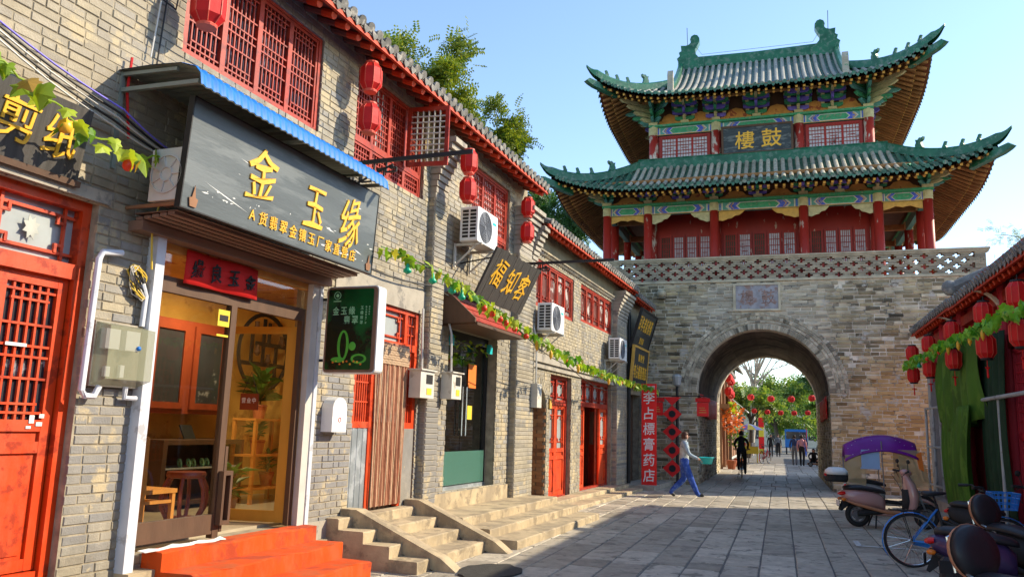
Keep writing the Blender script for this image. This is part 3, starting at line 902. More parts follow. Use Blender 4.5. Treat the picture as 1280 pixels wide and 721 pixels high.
# lintels, sills and render bands
for nm_, q in (('lintel', (-.02, .03, 2.2, 4.98, 3.30, 3.40)), ('lintel', (-.02, .012, 8.3, 10.62, 3.19, 3.52)), ('plinth', (-.02, .04, 1.3, 4.95, .0, .40)), ('plinth', (-.02, .02, 8.02, 8.84, .0, .50))):
    mb = MB(F); mb.bx(*q); mb.build(nm_, 'concrete', hA)
window(hA, 5.58, 7.74, 4.93, 6.12, -.10, 4, nv=7, nh=10, style=2, fw=.055, label='red lattice window of four panels above the blue awning')
window(hA, 2.2, 4.0, 4.93, 6.12, -.10, 4, nv=7, nh=10, style=2)
w2 = window(hA, 8.52, 10.40, 4.86, 6.14, -.12, 4, nv=6, nh=9, low=.34, pane='darkglass', label='red lattice window with one casement swung open')
cu = MB(F)
rows = [[(-.105 + .02 * math.sin(i * 1.3), 8.98 + i * .03, z) for i in range(14)] for z in (5.22, 5.7, 6.08)]
cu.grid(rows); cu.build('curtain', 'curtain', w2)
def casement(parent, hinge, ang, w, z0, z1):
    fr = F @ T_(-.03, hinge, 0) @ RZ(ang)
    mb = MB(fr); t = .04
    mb.bx(0, t, 0, .055, z0, z1); mb.bx(0, t, w - .055, w, z0, z1); mb.bx(.002, t - .002, .055, w - .055, z0, z0 + .06); mb.bx(.002, t - .002, .055, w - .055, z1 - .06, z1)
    o = mb.build('casement', 'redwin', parent)
    la = MB(fr); lattice(la, .01, .055, w - .055, z0 + .06, z1 - .06, 6, 9, w=.014, style=0); la.build('lattice', 'offwhite', o)
    pn = MB(fr); pn.bx(.002, .006, .055, w - .055, z0 + .06, z1 - .06); pn.build('pane', 'film', o)
casement(w2, 9.92, -82, .62, 5.22, 6.10)

# paper-cut shop door: double leaves with transom, recessed
mb = MB(F)
x = -.20
mb.bx(x, x + .12, 2.35, 4.90, 3.22, 3.30); mb.bx(x, x + .12, 2.35, 4.90, 2.66, 2.78); mb.bx(x, x + .12, 4.82, 4.90, .40, 3.22)
mb.bx(x, x + .12, 3.98, 4.08, 2.78, 3.22); mb.bx(x, x + .12, 3.17, 3.27, 2.78, 3.22); mb.bx(x, x + .12, 2.35, 2.43, .40, 3.22)
mb.bx(x + .003, x + .10, 2.43, 4.82, .40, .46)
dA = mb.build('door_frame', 'red', hA)
la = MB(F)
for a, b in ((2.43, 3.17), (3.27, 3.98), (4.08, 4.82)):
    lattice(la, x + .04, a, b, 2.78, 3.22, 1, 1, w=.024, style=1)
la.build('transom_lattice', 'red', dA)
pn = MB(F); pn.bx(x + .02, x + .026, 2.43, 4.82, 2.78, 3.22); pn.build('pane', 'dimglass', dA)
for a, b in ((2.45, 3.05), (3.05, 3.63), (3.63, 4.22), (4.22, 4.81)):
    door_leaf(hA, a, b, .47, 2.66, x + .02, 'door_leaf', lat=.50, pane='darkglass')
fl = MB(F); fl.prism([(x + .06, 4.44 + (.075 if k % 2 else .045) * math.cos(k * PI / 8), 3.0 + (.10 if k % 2 else .06) * math.sin(k * PI / 8)) for k in range(16)], (.004, 0, 0)); fl.build('paper_cutting', paint('faded_paper_cutting', (.42, .43, .38), .8, .2), dA)
to = MB(F)
for i, (a, b, c, e) in enumerate(((4.62, 4.66, 1.54, 1.60), (4.68, 4.73, 1.52, 1.55), (4.70, 4.74, 1.58, 1.61), (4.60, 4.64, 1.50, 1.52), (4.35, 4.52, 2.10, 2.125))):
    to.bx(x + .07, x + .075, a, b, c, e)
to.build('torn_paper', 'tear', dA)

# jade shop front
mb = MB(F)
mb.bx(-.02, .10, 5.44, 5.54, .36, 3.36); mb.build('steel_post', 'steelpost', hA)
mb = MB(F); mb.bx(-.02, .06, 7.93, 7.99, .45, 3.36); mb.build('steel_post', 'steelpost', hA)
mb = MB(F); mb.bx(-.02, .05, 7.80, 7.915, .45, 3.36); mb.build('door_jamb', 'lilac' if False else 'wire_pale', hA)
shut = MB(F)
for i in range(5):
    shut.bx(.08 + i * .085, .08 + i * .085 + .07, 5.2, 8.0, 3.235 + i * .006, 3.26 + i * .006)
shut.bx(-.01, .16, 5.2, 8.0, 3.15, 3.232)
shut.bx(.06, .52, 5.2, 8.0, 3.287, 3.295)
shut.build('shutter_box', 'brownwood', hA)
mb = MB(F); mb.bx(-.10, -.02, 5.54, 7.80, 3.08, 3.34); mb.build('fascia_board', 'ochre', hA)
mb = MB(F)
mb.bx(-.09, -.03, 5.54, 7.80, 2.72, 2.86); mb.bx(-.09, -.03, 5.54, 6.62, .54, .72); mb.bx(-.095, -.025, 6.58, 6.66, .50, 2.72); mb.bx(-.085, -.035, 5.54, 5.60, .72, 2.72); mb.bx(-.09, -.03, 7.74, 7.80, .5, 2.72)
sf_ = mb.build('shop_window', 'darkwood', hA)
pn = MB(F); pn.bx(-.064, -.058, 5.60, 6.58, .72, 2.72); pn.bx(-.064, -.058, 5.54, 7.80, 2.86, 3.08); pn.build('pane', 'glass', sf_)
hd = MB(F); hd.bx(-.10, -.02, 6.665, 6.70, .55, 1.35); hd.bx(-.02, .04, 6.60, 6.63, .62, 1.12); hd.bx(-.02, .04, 6.70, 6.73, .62, 1.12); hd.bx(-.02, .04, 6.63, 6.70, .62, .66); hd.bx(-.02, .04, 6.63, 6.70, 1.08, 1.12)
hd.build('door_handle', 'darkwood', sf_)
stk = MB(F); stk.bx(-.03, -.026, 6.40, 6.56, 2.50, 2.66, 0); stk.bx(-.03, -.026, 6.40, 6.56, 2.40, 2.42, 0)
stk.bx(-.0255, -.023, 6.42, 6.54, 2.55, 2.61, 1); stk.build('sticker', ['signyellow', 'inkblack'], sf_)
# the open leaf, swung into the shop
fr = F @ T_(-.12, 7.78, 0) @ RZ(102)
mb = MB(fr); t = .05
mb.bx(0, t, 0, .11, .52, 2.66); mb.bx(0, t, .81, .88, .52, 2.66); mb.bx(.003, t - .003, .11, .81, .52, .64); mb.bx(.003, t - .003, .11, .81, 2.58, 2.66)
lf = mb.build('door_leaf', 'yellowwood', hA)
pn = MB(fr); pn.bx(.02, .026, .11, .81, .64, 2.58); pn.build('pane', 'glass', lf)
# interior shell
mb = MB(F)
mb.bx(-2.78, -.30, 5.1, 10.75, .38, .50); mb.build('shop_floor', 'shopfloor', hA)
mb = MB(F); mb.bx(-2.78, -2.70, 5.1, 10.75, .50, 3.42); mb.bx(-2.70, -.30, 5.1, 5.16, .50, 3.42); mb.bx(-2.70, -.55, 10.68, 10.75, .50, 3.42); mb.bx(-.60, -.32, 8.75, 10.68, .5, 3.42)
mb.build('shop_wall', 'shopwall', hA)
mb = MB(F); mb.bx(-2.78, -.30, 5.1, 10.75, 3.42, 3.5); mb.build('shop_ceiling', 'ochre', hA)

# bead-curtain door: frame, transom, side lattices
mb = MB(F); x = -.10
mb.bx(x, x + .07, 8.86, 10.52, 3.13, 3.19); mb.bx(x, x + .07, 8.86, 10.52, 2.62, 2.72); mb.bx(x, x + .07, 8.86, 8.93, 1.55, 3.13); mb.bx(x, x + .07, 10.44, 10.52, .52, 3.13)
mb.bx(x, x + .07, 9.30, 9.40, .52, 3.13); mb.bx(x, x + .07, 10.12, 10.20, .52, 3.13); mb.bx(x + .002, x + .068, 8.93, 9.30, 1.55, 1.63); mb.bx(x + .002, x + .068, 10.20, 10.44, 1.55, 1.63)
fB = mb.build('door_frame', 'red', hA)
la = MB(F)
lattice(la, x + .02, 8.93, 9.30, 1.63, 2.62, 7, 4, w=.018, style=0); lattice(la, x + .02, 10.20, 10.44, 1.63, 2.62, 4, 4, w=.018)
lattice(la, x + .02, 9.40, 10.12, 2.72, 3.13, 1, 1, w=.022, style=1); lattice(la, x + .02, 8.93, 9.30, 2.72, 3.13, 5, 4, w=.018); lattice(la, x + .02, 10.20, 10.44, 2.72, 3.13, 3, 3, w=.018)
la.build('lattice', 'red', fB)
pn = MB(F); pn.bx(x + .008, x + .014, 8.93, 10.44, 1.63, 3.13); pn.build('pane', 'dimglass', fB)
mb = MB(F); mb.bx(-.16, -.02, 10.20, 10.50, .50, 1.55); mb.build('low_wall', 'brick', hA)
mb = MB(F); mb.bx(-.30, -.12, 8.86, 10.5, .48, 3.1); mb.build('door_panel', 'darkwood', hA)
mb = MB(F)
for i in range(7): mb.bx(-.06, -.045 + .006 * (i % 2), 8.88 + i * .062, 8.94 + i * .062, .52, 1.55)
mb.build('metal_sheet', 'galv', hA)
bc = MB(F)
for i in range(46):
    s = 9.38 + i * .0178
    pts = [(.0 + .012 * math.sin(i * .9 + z * 2), s + .006 * math.sin(z * 5 + i), z) for z in (2.66, 2.2, 1.7, 1.2, .8, .56)]
    bc.tube(pts, .0075, 4, mi=(1 if i % 4 == 0 else 0), caps=False)
for i in range(23):
    for j in range(4):
        s = 9.40 + i * .0355; z = 2.62 - j * .065
        bc.beam((.02, s - .018, z + .03), (.02, s + .018, z - .03), .012, .012, mi=1); bc.beam((.024, s + .018, z + .03), (.024, s - .018, z - .03), .012, .012, mi=1)
bc.beam((.0, 9.36, 2.67), (.0, 10.22, 2.67), .02, .03)
tag(bc.build('bead_curtain', ['bead', 'beadpale']), 'brown bead curtain hanging in the red lattice doorway', 'curtain')

# ------------------------------------------------------------------ house A2: glass door shop with leaning sign
hB = thing('shop_house', 'narrow grey brick shop house with double glass doors and an air conditioner above', 'house', F @ T_(0, 12.9, 0))
opB = [(11.50, 13.50, .60, 3.14), (12.15, 13.90, 4.66, 6.02)]
mb = MB(F); wall_boxes(mb, -.30, -.008, 11.03, 14.85, GZ, 6.42, opB); mb.build('wall', 'mortar', hB)
bl = brick_list(11.03, 14.16, .02, 6.38, opB)
lay_bricks(bl, F, .034, hB, 'brick', brick_me, 60, near=lambda b: b[0] - (b[1] - b[0]) * 4)
corbel_pier(hB, 14.16, 14.86, .1, 4.95, x1=.12)
eave_roof(hB, 11.0, 14.75, .46, 6.16)
window(hB, 12.15, 13.90, 4.66, 6.02, -.12, 3, nv=6, nh=8, low=.34, pane='paperwhite', label='dusky red lattice window behind the air conditioner')
mb = MB(F); mb.bx(-.02, .035, 11.1, 14.1, .05, .60); mb.build('plinth', 'tanstep', hB)
mb = MB(F)
mb.bx(-.26, -.18, 11.50, 11.58, .60, 3.14); mb.bx(-.26, -.18, 13.42, 13.50, .60, 3.14); mb.bx(-.26, -.18, 11.58, 13.42, 3.0, 3.14)
gd = mb.build('door_frame', 'black', hB)
for a, b in ((11.60, 12.49), (12.51, 13.40)):
    mb = MB(F); mb.bx(-.235, -.215, a, b, .66, 3.0); lf = mb.build('glass_leaf', 'doorglass', hB)
    s = 12.42 if a < 12 else 12.58
    h = MB(F); h.cyl((-.15, s, 1.45), (-.15, s, 2.25), .018, n=8); h.cyl((-.215, s, 1.55), (-.15, s, 1.55), .012, n=6); h.cyl((-.215, s, 2.15), (-.15, s, 2.15), .012, n=6); h.build('handle', 'chrome', lf)
mb = MB(F); mb.bx(-.27, -.17, 11.5, 13.5, .60, .66); mb.build('threshold', 'galv', hB)
mb = MB(F); mb.bx(-2.2, -2.1, 11.1, 14.1, .5, 3.3); mb.bx(-2.1, -.31, 11.1, 11.16, .5, 3.3); mb.bx(-2.1, -.31, 13.9, 14.0, .5, 3.3); mb.bx(-2.2, -.3, 11.1, 14, 3.3, 3.36); mb.bx(-2.2, -.3, 11.1, 14, .45, .5)
mb.build('shop_interior', 'darkwood', hB)
mb = MB(F); mb.bx(-.205, -.2, 12.72, 13.05, 2.25, 2.65, 0); mb.bx(-.205, -.2, 12.70, 12.92, 1.72, 1.95, 1); mb.build('door_notice', ['orangepaper', 'signyellow'], hB)
mb = MB(F); mb.bx(-.21, -.16, 11.60, 13.40, .68, 1.2); mb.build('reflection_film', 'tealfilm', hB)  # teal sheet over the lower panes stands in for their reflection

# ------------------------------------------------------------------ house B
hC = thing('shop_house', 'far shop house with two red doorways, an arched passage and plain band under the eave', 'house', F @ T_(0, 19, 0))
opC = [(15.30, 16.32, .05, 2.44), (16.55, 18.08, .12, 2.76), (18.86, 21.82, .16, 2.82), (15.32, 18.15, 4.08, 5.08), (18.75, 21.82, 4.18, 5.12)]
mb = MB(F); wall_boxes(mb, -.30, -.008, 14.85, 23.2, GZ, 6.0, opC); mb.build('wall', 'mortar', hC)
lay_bricks(brick_list(14.88, 21.9, .02, 5.16, opC), F, .034, hC, 'brick', brick_me, 0)
corbel_pier(hC, 21.9, 23.2, .05, 4.6, x1=.14, top=.38)
corbel_pier(hC, 14.87, 15.18, .1, 4.72, x1=.10, top=.38)
eave_roof(hC, 15.0, 23.3, .42, 5.58, slope=.42, depth=3.6)
mb = MB(F); mb.bx(-.02, .03, 15.2, 21.9, 5.24, 5.95); mb.build('render_band', 'oliveband', hC)
mb = MB(F)
n = 48
for i in range(n):
    s = 15.22 + i * (6.68 / n); mb.prism([(.0, s, 5.18), (.075, s + .07, 5.18), (.0, s + .135, 5.18)], (0, 0, .06))
mb.bx(.0, .09, 15.2, 21.9, 5.241, 5.275); mb.build('saw_tooth_course', 'brick', hC)
mb = MB(F); mb.bx(-.02, .10, 15.05, 23.2, 2.93, 3.10); mb.bx(-.02, .05, 15.05, 23.2, 2.82, 2.93); mb.build('ledge', 'concrete', hC)
window(hC, 15.32, 18.15, 4.08, 5.08, -.10, 5, nv=4, nh=5, style=1, pane='dullpane', label='red lattice window nearest the middle pier of the far house')
window(hC, 18.75, 21.82, 4.18, 5.12, -.10, 5, nv=4, nh=5, style=1, pane='dullpane')
# arched passage
ar = MB(F)
cs, rr, zc = 15.81, .51, 1.93
N = 12
for i in range(N):
    a0, a1 = PI * i / N, PI * (i + 1) / N
    p = lambda a: (cs - rr * math.cos(a), zc + rr * math.sin(a))
    (sa, za), (sb, zb) = p(a0), p(a1)
    ar.prism([(-.3, sa, za), (-.3, sb, zb), (-.3, sb, 2.46), (-.3, sa, 2.46)], (.29, 0, 0))
ar.build('arch_infill', 'mortar', hC)
vo = MB()
for i in range(19):
    a = PI * (i + .5) / 19
    vo.M = F @ T_(0, cs - (rr + .0) * math.cos(a), zc + rr * math.sin(a)) @ RX(90 - math.degrees(a)) @ T_(-.03, 0, 0) @ SC(.036, .078, .2)
    vo.add(_ub.v, _ub.f)
tag(vo.build('arch_brick', 'brick', hC), None, kind='stuff')
ps = MB(F); ps.bx(-2.0, -.30, 15.1, 15.30, .0, 2.6); ps.bx(-2.0, -.30, 16.32, 16.5, .0, 2.6); ps.bx(-2.1, -2.0, 15.1, 16.5, 0, 2.6); ps.bx(-2.0, -.3, 15.3, 16.32, 2.46, 2.6); ps.build('passage', 'mortar', hC)
bl = []
for i in range(27):
    for j in range(5):
        za = .05 + i * BC
        bl.append((-1.4 + j * .27 + (i % 2) * .13, -1.4 + j * .27 + (i % 2) * .13 + .25, za, za + .077))
mb = MB()
for b in bl:
    b = (b[0], min(b[1], -.02), b[2], b[3])
    if b[1] - b[0] < .04: continue
    mb.M = F @ T_((b[0] + b[1]) / 2, 16.315, b[2]) @ RZ(-90) @ SC(.03, b[1] - b[0], b[3] - b[2])
    mb.add(_ub.v, _ub.f)
tag(mb.build('passage_brickwork', paint('rust_brick', (.3, .13, .06), .9, .3, 5, .5, 40, pieces=BR((.20, .085, .04), (.38, .17, .07), (.28, .14, .07), (.44, .24, .11))), hC), None, kind='stuff')
# doors
def red_doorway(s0, s1, z0, z1, leaves, tz):
    mb = MB(F); x = -.2
    mb.bx(x, x + .1, s0, s0 + .08, z0, z1); mb.bx(x, x + .1, s1 - .08, s1, z0, z1); mb.bx(x, x + .1, s0 + .08, s1 - .08, z1 - .07, z1); mb.bx(x, x + .1, s0 + .08, s1 - .08, tz, tz + .12); mb.bx(x, x + .1, s0 + .08, s1 - .08, z0, z0 + .05)
    o = mb.build('door_frame', 'redwin', hC)
    la = MB(F)
    k = max(2, int((s1 - s0) / .7)); w = (s1 - s0 - .16) / k
    for i in range(k):
        a = s0 + .08 + i * w
        la.bx(x + .02, x + .09, a - .03, a + .03, tz + .12, z1 - .07)
        lattice(la, x + .03, a + .03, a + w - .03, tz + .12, z1 - .07, 1, 1, w=.03, style=1)
    la.build('transom_lattice', 'redwin', o)
    pn = MB(F); pn.bx(x + .01, x + .016, s0 + .08, s1 - .08, tz + .12, z1 - .07); pn.build('pane', 'dimglass', o)
    for a, b, ang in leaves:
        if ang == 0: door_leaf(hC, a, b, z0 + .05, tz, x + .02, lat=.48, style=1)
        else: door_leaf(hC, 0, b - a, z0 + .05, tz, 0, frame=F @ T_(x + .04, a, 0) @ RZ(ang), lat=.48, style=1)
red_doorway(16.55, 18.08, .12, 2.76, [(16.63, 17.32, 0), (17.32, 18.0, 0)], 2.12)
red_doorway(18.86, 21.82, .16, 2.82, [(18.94, 19.62, 0), (20.70, 21.40, 28), (21.05, 21.74, 0)], 2.16)
mb = MB(F); mb.bx(-2.0, -1.9, 18.8, 22.0, .1, 3.0); mb.bx(-1.9, -.3, 18.7, 18.8, .1, 3.0); mb.bx(-1.9, -.3, 21.9, 22.0, .1, 3.0); mb.bx(-1.9, -.3, 18.8, 21.9, .1, .16); mb.bx(-1.9, -.3, 18.8, 21.9, 2.9, 3)
mb.build('shop_interior', 'cabinet', hC)
mb = MB(F); mb.bx(-1.0, -.95, 19.9, 20.35, 1.5, 2.0); mb.build('wall_picture', 'ochre', hC)

# ------------------------------------------------------------------ house C, small bay against the tower
hD = thing('shop_house', 'small dark timber bay with two carved gilt boards squeezed against the gate', 'house', F @ T_(0, 24.6, 0))
mb = MB(F); wall_boxes(mb, -.30, .0, 23.2, 26.0, GZ, 5.8, [(23.6, 25.6, 0, 2.7)]); mb.build('wall', 'mortar', hD)
mb = MB(F); mb.bx(-.5, -.4, 23.5, 25.8, 0, 2.8); mb.build('opening_shade_sheet', 'black', hD)  # black sheet stands in for the shade inside the opening
for i in range(7):
    mb = MB(F); mb.bx(-.3, -.24, 23.62 + i * .28, 23.88 + i * .28, .1, 2.7); mb.build('plank', 'darkwood', hD)
mb = MB(F); mb.bx(.02, .10, 23.25, 23.55, .1, 2.4); mb.build('leaning_board', 'plankdark', hD)
eave_roof(hD, 23.32, 25.9, .40, 5.44, slope=.42, depth=2.5)
corbel_pier(hD, 25.6, 25.95, .1, 4.7, x1=.05, top=.36)
# downpipe
mb = MB(F); mb.tube([(.16, 23.1, 5.1), (.2, 23.1, 4.9), (.2, 23.1, .15)], .055, 8)
tag(mb.build('downpipe', 'black'), 'black rain downpipe beside the far red doorway', 'pipe')
# ================================================================== STEPS ALONG THE LEFT ROW
def stair(name, label, s0, s1, levels, mat_, x0=0.0):
    """levels: (outer edge, top z) from the wall outwards; every tread is a part"""
    t = thing(name, label, 'steps', F @ T_(.5, (s0 + s1) / 2, 0))
    xin = x0
    for i, (xo, z) in enumerate(levels):
        mb = MB(F)
        c = .012
        e = .003 * i
        rj = random.Random(int(s0 * 10) + i)
        N = max(8, int((s1 - s0) / .11)); a = .007 if mat_ != 'carpet' else .018
        rows = []
        for k in range(N + 1):
            s_ = s0 - e + (s1 - s0 + 2 * e) * k / N
            w1, w2 = rj.uniform(-a, a * .4), rj.uniform(-a, a * .4)
            if mat_ == 'carpet': w1, w2 = a * math.sin(k * .9 + i), a * math.sin(k * .6 + 2 * i)
            chip = .02 * max(0, rj.random() - .86) / .14 if mat_ != 'carpet' else 0
            rows.append([(xin, s_, -.05), (xin, s_, z), (xo - c - chip - .02, s_, z + w2 * .4), (xo - c - chip, s_, z + w2 * .5 - chip * .3), (xo + w1 - chip * .4, s_, z - c - chip + w2 * .5), (xo + w1 * .6, s_, z * .5), (xo + w1 * .3, s_, -.05)])
        mb.grid(rows); mb.add(rows[0], [tuple(range(7))]); mb.add(rows[-1], [tuple(range(6, -1, -1))])
        mb.build('tread', mat_, t)
        xin = xo
    return t
stair('carpet_steps', 'orange-red carpeted steps below the open jade shop', 5.72, 7.95, [(.22, .50), (.55, .345), (.90, .185)], 'carpet')
mb = MB(F); mb.bx(.0, .16, 5.44, 5.72, -.05, .36); mb.bx(0, .10, 7.955, 8.4, -.05, .30)
tag(mb.build('kerb_stone', 'tanstep'), 'pale stone plinth under the jade shop posts', 'kerb')
# white cloth edge lying under the shop window
mb = MB(F)
mb.grid([[(.05 + .02 * math.sin(i), 5.62 + i * .1, .515 + .008 * math.sin(i * 2)) for i in range(11)], [(.13 + .02 * math.sin(i * 1.7), 5.62 + i * .1, .508 + .006 * math.sin(i * 2.3)) for i in range(11)]], thick=(0, 0, -.006))
tag(mb.build('white_cloth', 'tear'), 'strip of white cloth lying along the jade shop window sill', 'cloth')
t = stair('stone_steps', 'tan stone steps with sloping cheek slabs below the bead curtain', 8.42, 10.62, [(.18, .52), (.52, .40), (.86, .27), (1.22, .135)], 'tanstep')
for s0 in (8.72, 10.30):
    mb = MB(F)
    mb.prism([(.0, s0, .50), (.0, s0, .60), (.22, s0, .60), (1.35, s0, .14), (1.55, s0, .0), (1.35, s0, -.03), (.2, s0, .40)], (0, .20, 0))
    mb.build('cheek_slab', 'tanstep', t)
lettering([('2', 0, 0, .20, .24, -8), ('0', .13, -.01, .20, .22, 5), ('6', .26, .02, .19, .22, 6)], F @ T_(.105, 8.08, .16) @ Matrix(((0, 0, 1, 0), (1, 0, 0, 0), (0, 1, 0, 0), (0, 0, 0, 1))), 'pblue', hA, 'painted_number', 0.0, .01)
t = stair('stone_steps', 'long worn tan stone steps below the double glass doors', 10.72, 14.95, [(.72, .36), (1.12, .235), (1.52, .115)], 'tanstep', x0=.0)
stair('stone_steps', 'low pale stone step in front of the two red doorways', 15.0, 22.6, [(.34, .16), (.72, .075)], 'tanstep')
mb = MB(F); mb.bx(0, 1.0, 22.7, 25.8, -.05, .13)
tag(mb.build('kerb_stone', 'concrete'), 'grey stone kerb where the tall red banner stands', 'kerb')
mb = MB(F)
pts = [(1.85 + .34 * math.cos(a) * (1 + .06 * math.sin(3 * a)), 8.95 + .48 * math.sin(a) * (1 + .05 * math.cos(4 * a)) + .03 * math.sin(9 * a + 1), .004) for a in [2 * PI * i / 40 for i in range(40)]]
mb.prism(pts, (0, 0, .022))
tag(mb.build('doormat', 'mat'), 'black doormat lying at the foot of the stone steps', 'mat')

# ================================================================== SIGNS, AWNINGS AND OTHER THINGS ON THE LEFT ROW
def sign_frame(off, s, z, tilt=0.0):
    """sign plane on the left row: local x = along the facade (to the right as seen from the street), y = up, z = out"""
    return F @ T_(off, s, z) @ RY(tilt) @ Matrix(((0, 0, 1, 0), (1, 0, 0, 0), (0, 1, 0, 0), (0, 0, 0, 1)))

# paper-cut shop board
S = sign_frame(.06, 2.2, 3.40, 9)
t = thing('shop_sign', 'dark plank sign with large gold letters above the red shop door', 'sign', S)
mb = MB(S); n = 7
for i in range(1): mb.bx(0, 2.42, 0, .56, -.045, 0)
mb.build('board', 'woodboard', t)
mb = MB(S); mb.bx(-.02, 2.44, -.05, -.004, -.05, .02); mb.build('edge_strip', 'darkwood', t)
lettering([('剪', 1.84, .29, .33, .35, -3), ('纸', 2.2, .28, .30, .35, 2), ('艺', 1.46, .29, .32, .33, 0), ('术', 1.06, .29, .32, .33, 0)], S @ T_(0, 0, .002), 'gold', t, weight=.004, depth=.05, brush=.18)

# main jade shop board
S = sign_frame(.62, 5.12, 3.30, 3)
t = thing('shop_sign', 'long weathered grey board with three gold brush characters over the jade shop', 'sign', S)
mb = MB(S); mb.bx(0, 2.95, 0, .92, -.05, 0); mb.build('board', 'greyboard', t)
mb = MB(S)
mb.bx(-.012, 0, 0, .92, -.055, .006); mb.bx(2.95, 2.962, 0, .92, -.055, .006); mb.bx(-.012, 2.962, .92, .932, -.055, .006); mb.bx(-.012, 2.962, -.012, 0, -.055, .006)
mb.build('edge_strip', 'black', t)
mb = MB(S)
tr = random.Random(5)
for i in range(44):
    x_ = tr.choice((.35, .7, .75, 1.15, 2.0, 2.35, 2.5, 2.62)) + tr.uniform(-.25, .25); y_ = tr.gauss(.20, .035) if x_ < 1.2 else tr.choice((tr.gauss(.30, .012), tr.gauss(.12, .02)))
    if tr.random() < .12: y_ = tr.uniform(.1, .85)
    l = tr.uniform(.01, .09) if x_ > 1.8 or x_ < .8 else tr.uniform(.005, .03)
    h = tr.uniform(.003, .011)
    mb.prism([(x_, y_, .001), (x_ + l * .5, y_ - h * tr.uniform(.2, 1), .001), (x_ + l, y_ + h * .3, .001), (x_ + l * .6, y_ + h, .001)], (0, 0, .001))
for (xa, ya, xb, yb, h) in ((.22, .27, .80, .145, .007), (1.98, .315, 2.16, .285, .010), (2.55, .20, 2.72, .165, .010), (.62, .60, .78, .575, .004), (2.3, .70, 2.36, .68, .006)):
    mb.prism([(xa, ya, .001), ((xa + xb) / 2, (ya + yb) / 2 - h * .9, .001), (xb, yb, .001), ((xa + xb) / 2, (ya + yb) / 2 + h * .6, .001)], (0, 0, .001))
mb.build('torn_strip', 'tear', t)
rust = MB(S)
for x_ in (.12, 2.86):
    rust.prism([(x_ - .035, .02, .006), (x_ + .035, .02, .006), (x_ + .05, .09, .006), (x_ + .02, .10, .006), (x_, .20, .006), (x_ - .02, .10, .006), (x_ - .05, .09, .006)], (0, 0, .008))
rust.build('rust_bracket', 'plankdark', t)
lettering([('金', .92, .55, .44, .56, 3), ('玉', 1.76, .46, .36, .50, -2), ('缘', 2.42, .46, .40, .60, 0)], S @ T_(0, 0, .003), 'gold', t, weight=.004, depth=.06, brush=.30)
sub = 'A货翡翠金镶玉厂家直营店'
lettering([(c, .85 + i * .152, .145 - i * .0022, .12, .135, 0) for i, c in enumerate(sub)], S @ T_(0, 0, .003), 'gold', t, 'small_lettering', weight=.006, depth=.04, brush=.1)

# blue awning over it
t = thing('awning', 'blue corrugated tin awning over the long grey sign', 'awning', F @ T_(0, 6.4, 4.5))
prof = [(.0, 4.47), (.35, 4.465), (.66, 4.44), (.82, 4.385), (.875, 4.325), (.895, 4.225)]
mb = MB(F); rows = []
N = 150
for i in range(N + 1):
    s = 4.93 + 2.98 * i / N
    w = .007 * math.sin(2 * PI * s / .088)
    rows.append([(p[0] + w * (.2 if j < 2 else .8), s, p[1] + w * (1 if j < 4 else .5)) for j, p in enumerate(prof)])
mb.grid(rows); mb.grid([[(p[0] - .006, p[1], p[2] - .006) for p in r] for r in rows], mi=1)
mb.build('corrugated_sheet', ['bluetin', 'tinunder'], t, smooth=True)
mb = MB(F)
for s in (4.97, 6.4, 7.86):
    mb.beam((.0, s, 4.30), (.84, s, 4.27), .035, .035); mb.beam((.0, s, 3.62), (.0, s, 4.48), .035, .035); mb.beam((.0, s, 4.44), (.6, s, 4.41), .03, .03)
mb.beam((.84, 4.97, 4.27), (.84, 7.86, 4.27), .03, .03)
mb.build('frame', 'tinunder', t)

# red couplet cloth over the jade shop entrance
S = sign_frame(.02, 5.86, 2.82)
t = thing('cloth_banner', 'red cloth with black brush characters above the jade shop entrance', 'banner', S)
mb = MB(S)
mb.grid([[(x_, y_, .012 * math.sin(x_ * 9 + y_ * 4)) for y_ in (.0, .1, .2, .31)] for x_ in [i * .06 for i in range(18)]], thick=(0, 0, -.004))
mb.build('cloth', 'redcloth', t, smooth=True)
lettering([(c, .15 + i * .245, .155, .16, .18, 4) for i, c in enumerate('缘良玉金')], S @ T_(0, 0, .018), 'inkblack', t, weight=.015, depth=.02, brush=.4)

# green light box on the wall, facing down the street
S = F @ T_(.16, 7.92, 2.15) @ Matrix(((1, 0, 0, 0), (0, 0, -1, 0), (0, 1, 0, 0), (0, 0, 0, 1)))   # x = out, y = up, z = towards the camera
t = thing('light_box_sign', 'dark green projecting light box showing jade bangles beside the shop door', 'sign', S)
def rr(x0, x1, y0, y1, r, z, k=4):
    out = []
    for cx, cy, a0 in ((x1 - r, y0 + r, -90), (x1 - r, y1 - r, 0), (x0 + r, y1 - r, 90), (x0 + r, y0 + r, 180)):
        for i in range(k + 1):
            a = RAD(a0 + 90 * i / k); out.append((cx + r * math.cos(a), cy + r * math.sin(a), z))
    return out
mb = MB(S); mb.prism(rr(0, .68, 0, .98, .05, -.16), (0, 0, .16)); mb.build('case', 'white', t)
mb = MB(S); mb.prism(rr(.012, .668, .012, .968, .045, .001), (0, 0, .008)); mb.build('bezel', 'brownwood', t)
mb = MB(S); mb.prism(rr(.035, .62, .04, .945, .02, .010), (0, 0, .004)); mb.build('print', 'greenboard', t)
mb = MB(S)
def bangle(cx, cy, rx, ry, w):
    N = 28
    for i in range(N):
        a, b = 2 * PI * i / N, 2 * PI * (i + 1) / N
        mb.add([(cx + rx * math.cos(a), cy + ry * math.sin(a), .0155), (cx + rx * math.cos(b), cy + ry * math.sin(b), .0155), (cx + (rx - w) * math.cos(b), cy + (ry - w * .7) * math.sin(b), .0155), (cx + (rx - w) * math.cos(a), cy + (ry - w * .7) * math.sin(a), .0155)], [(0, 1, 2, 3)])
bangle(.26, .31, .075, .17, .035); bangle(.47, .16, .10, .055, .03)
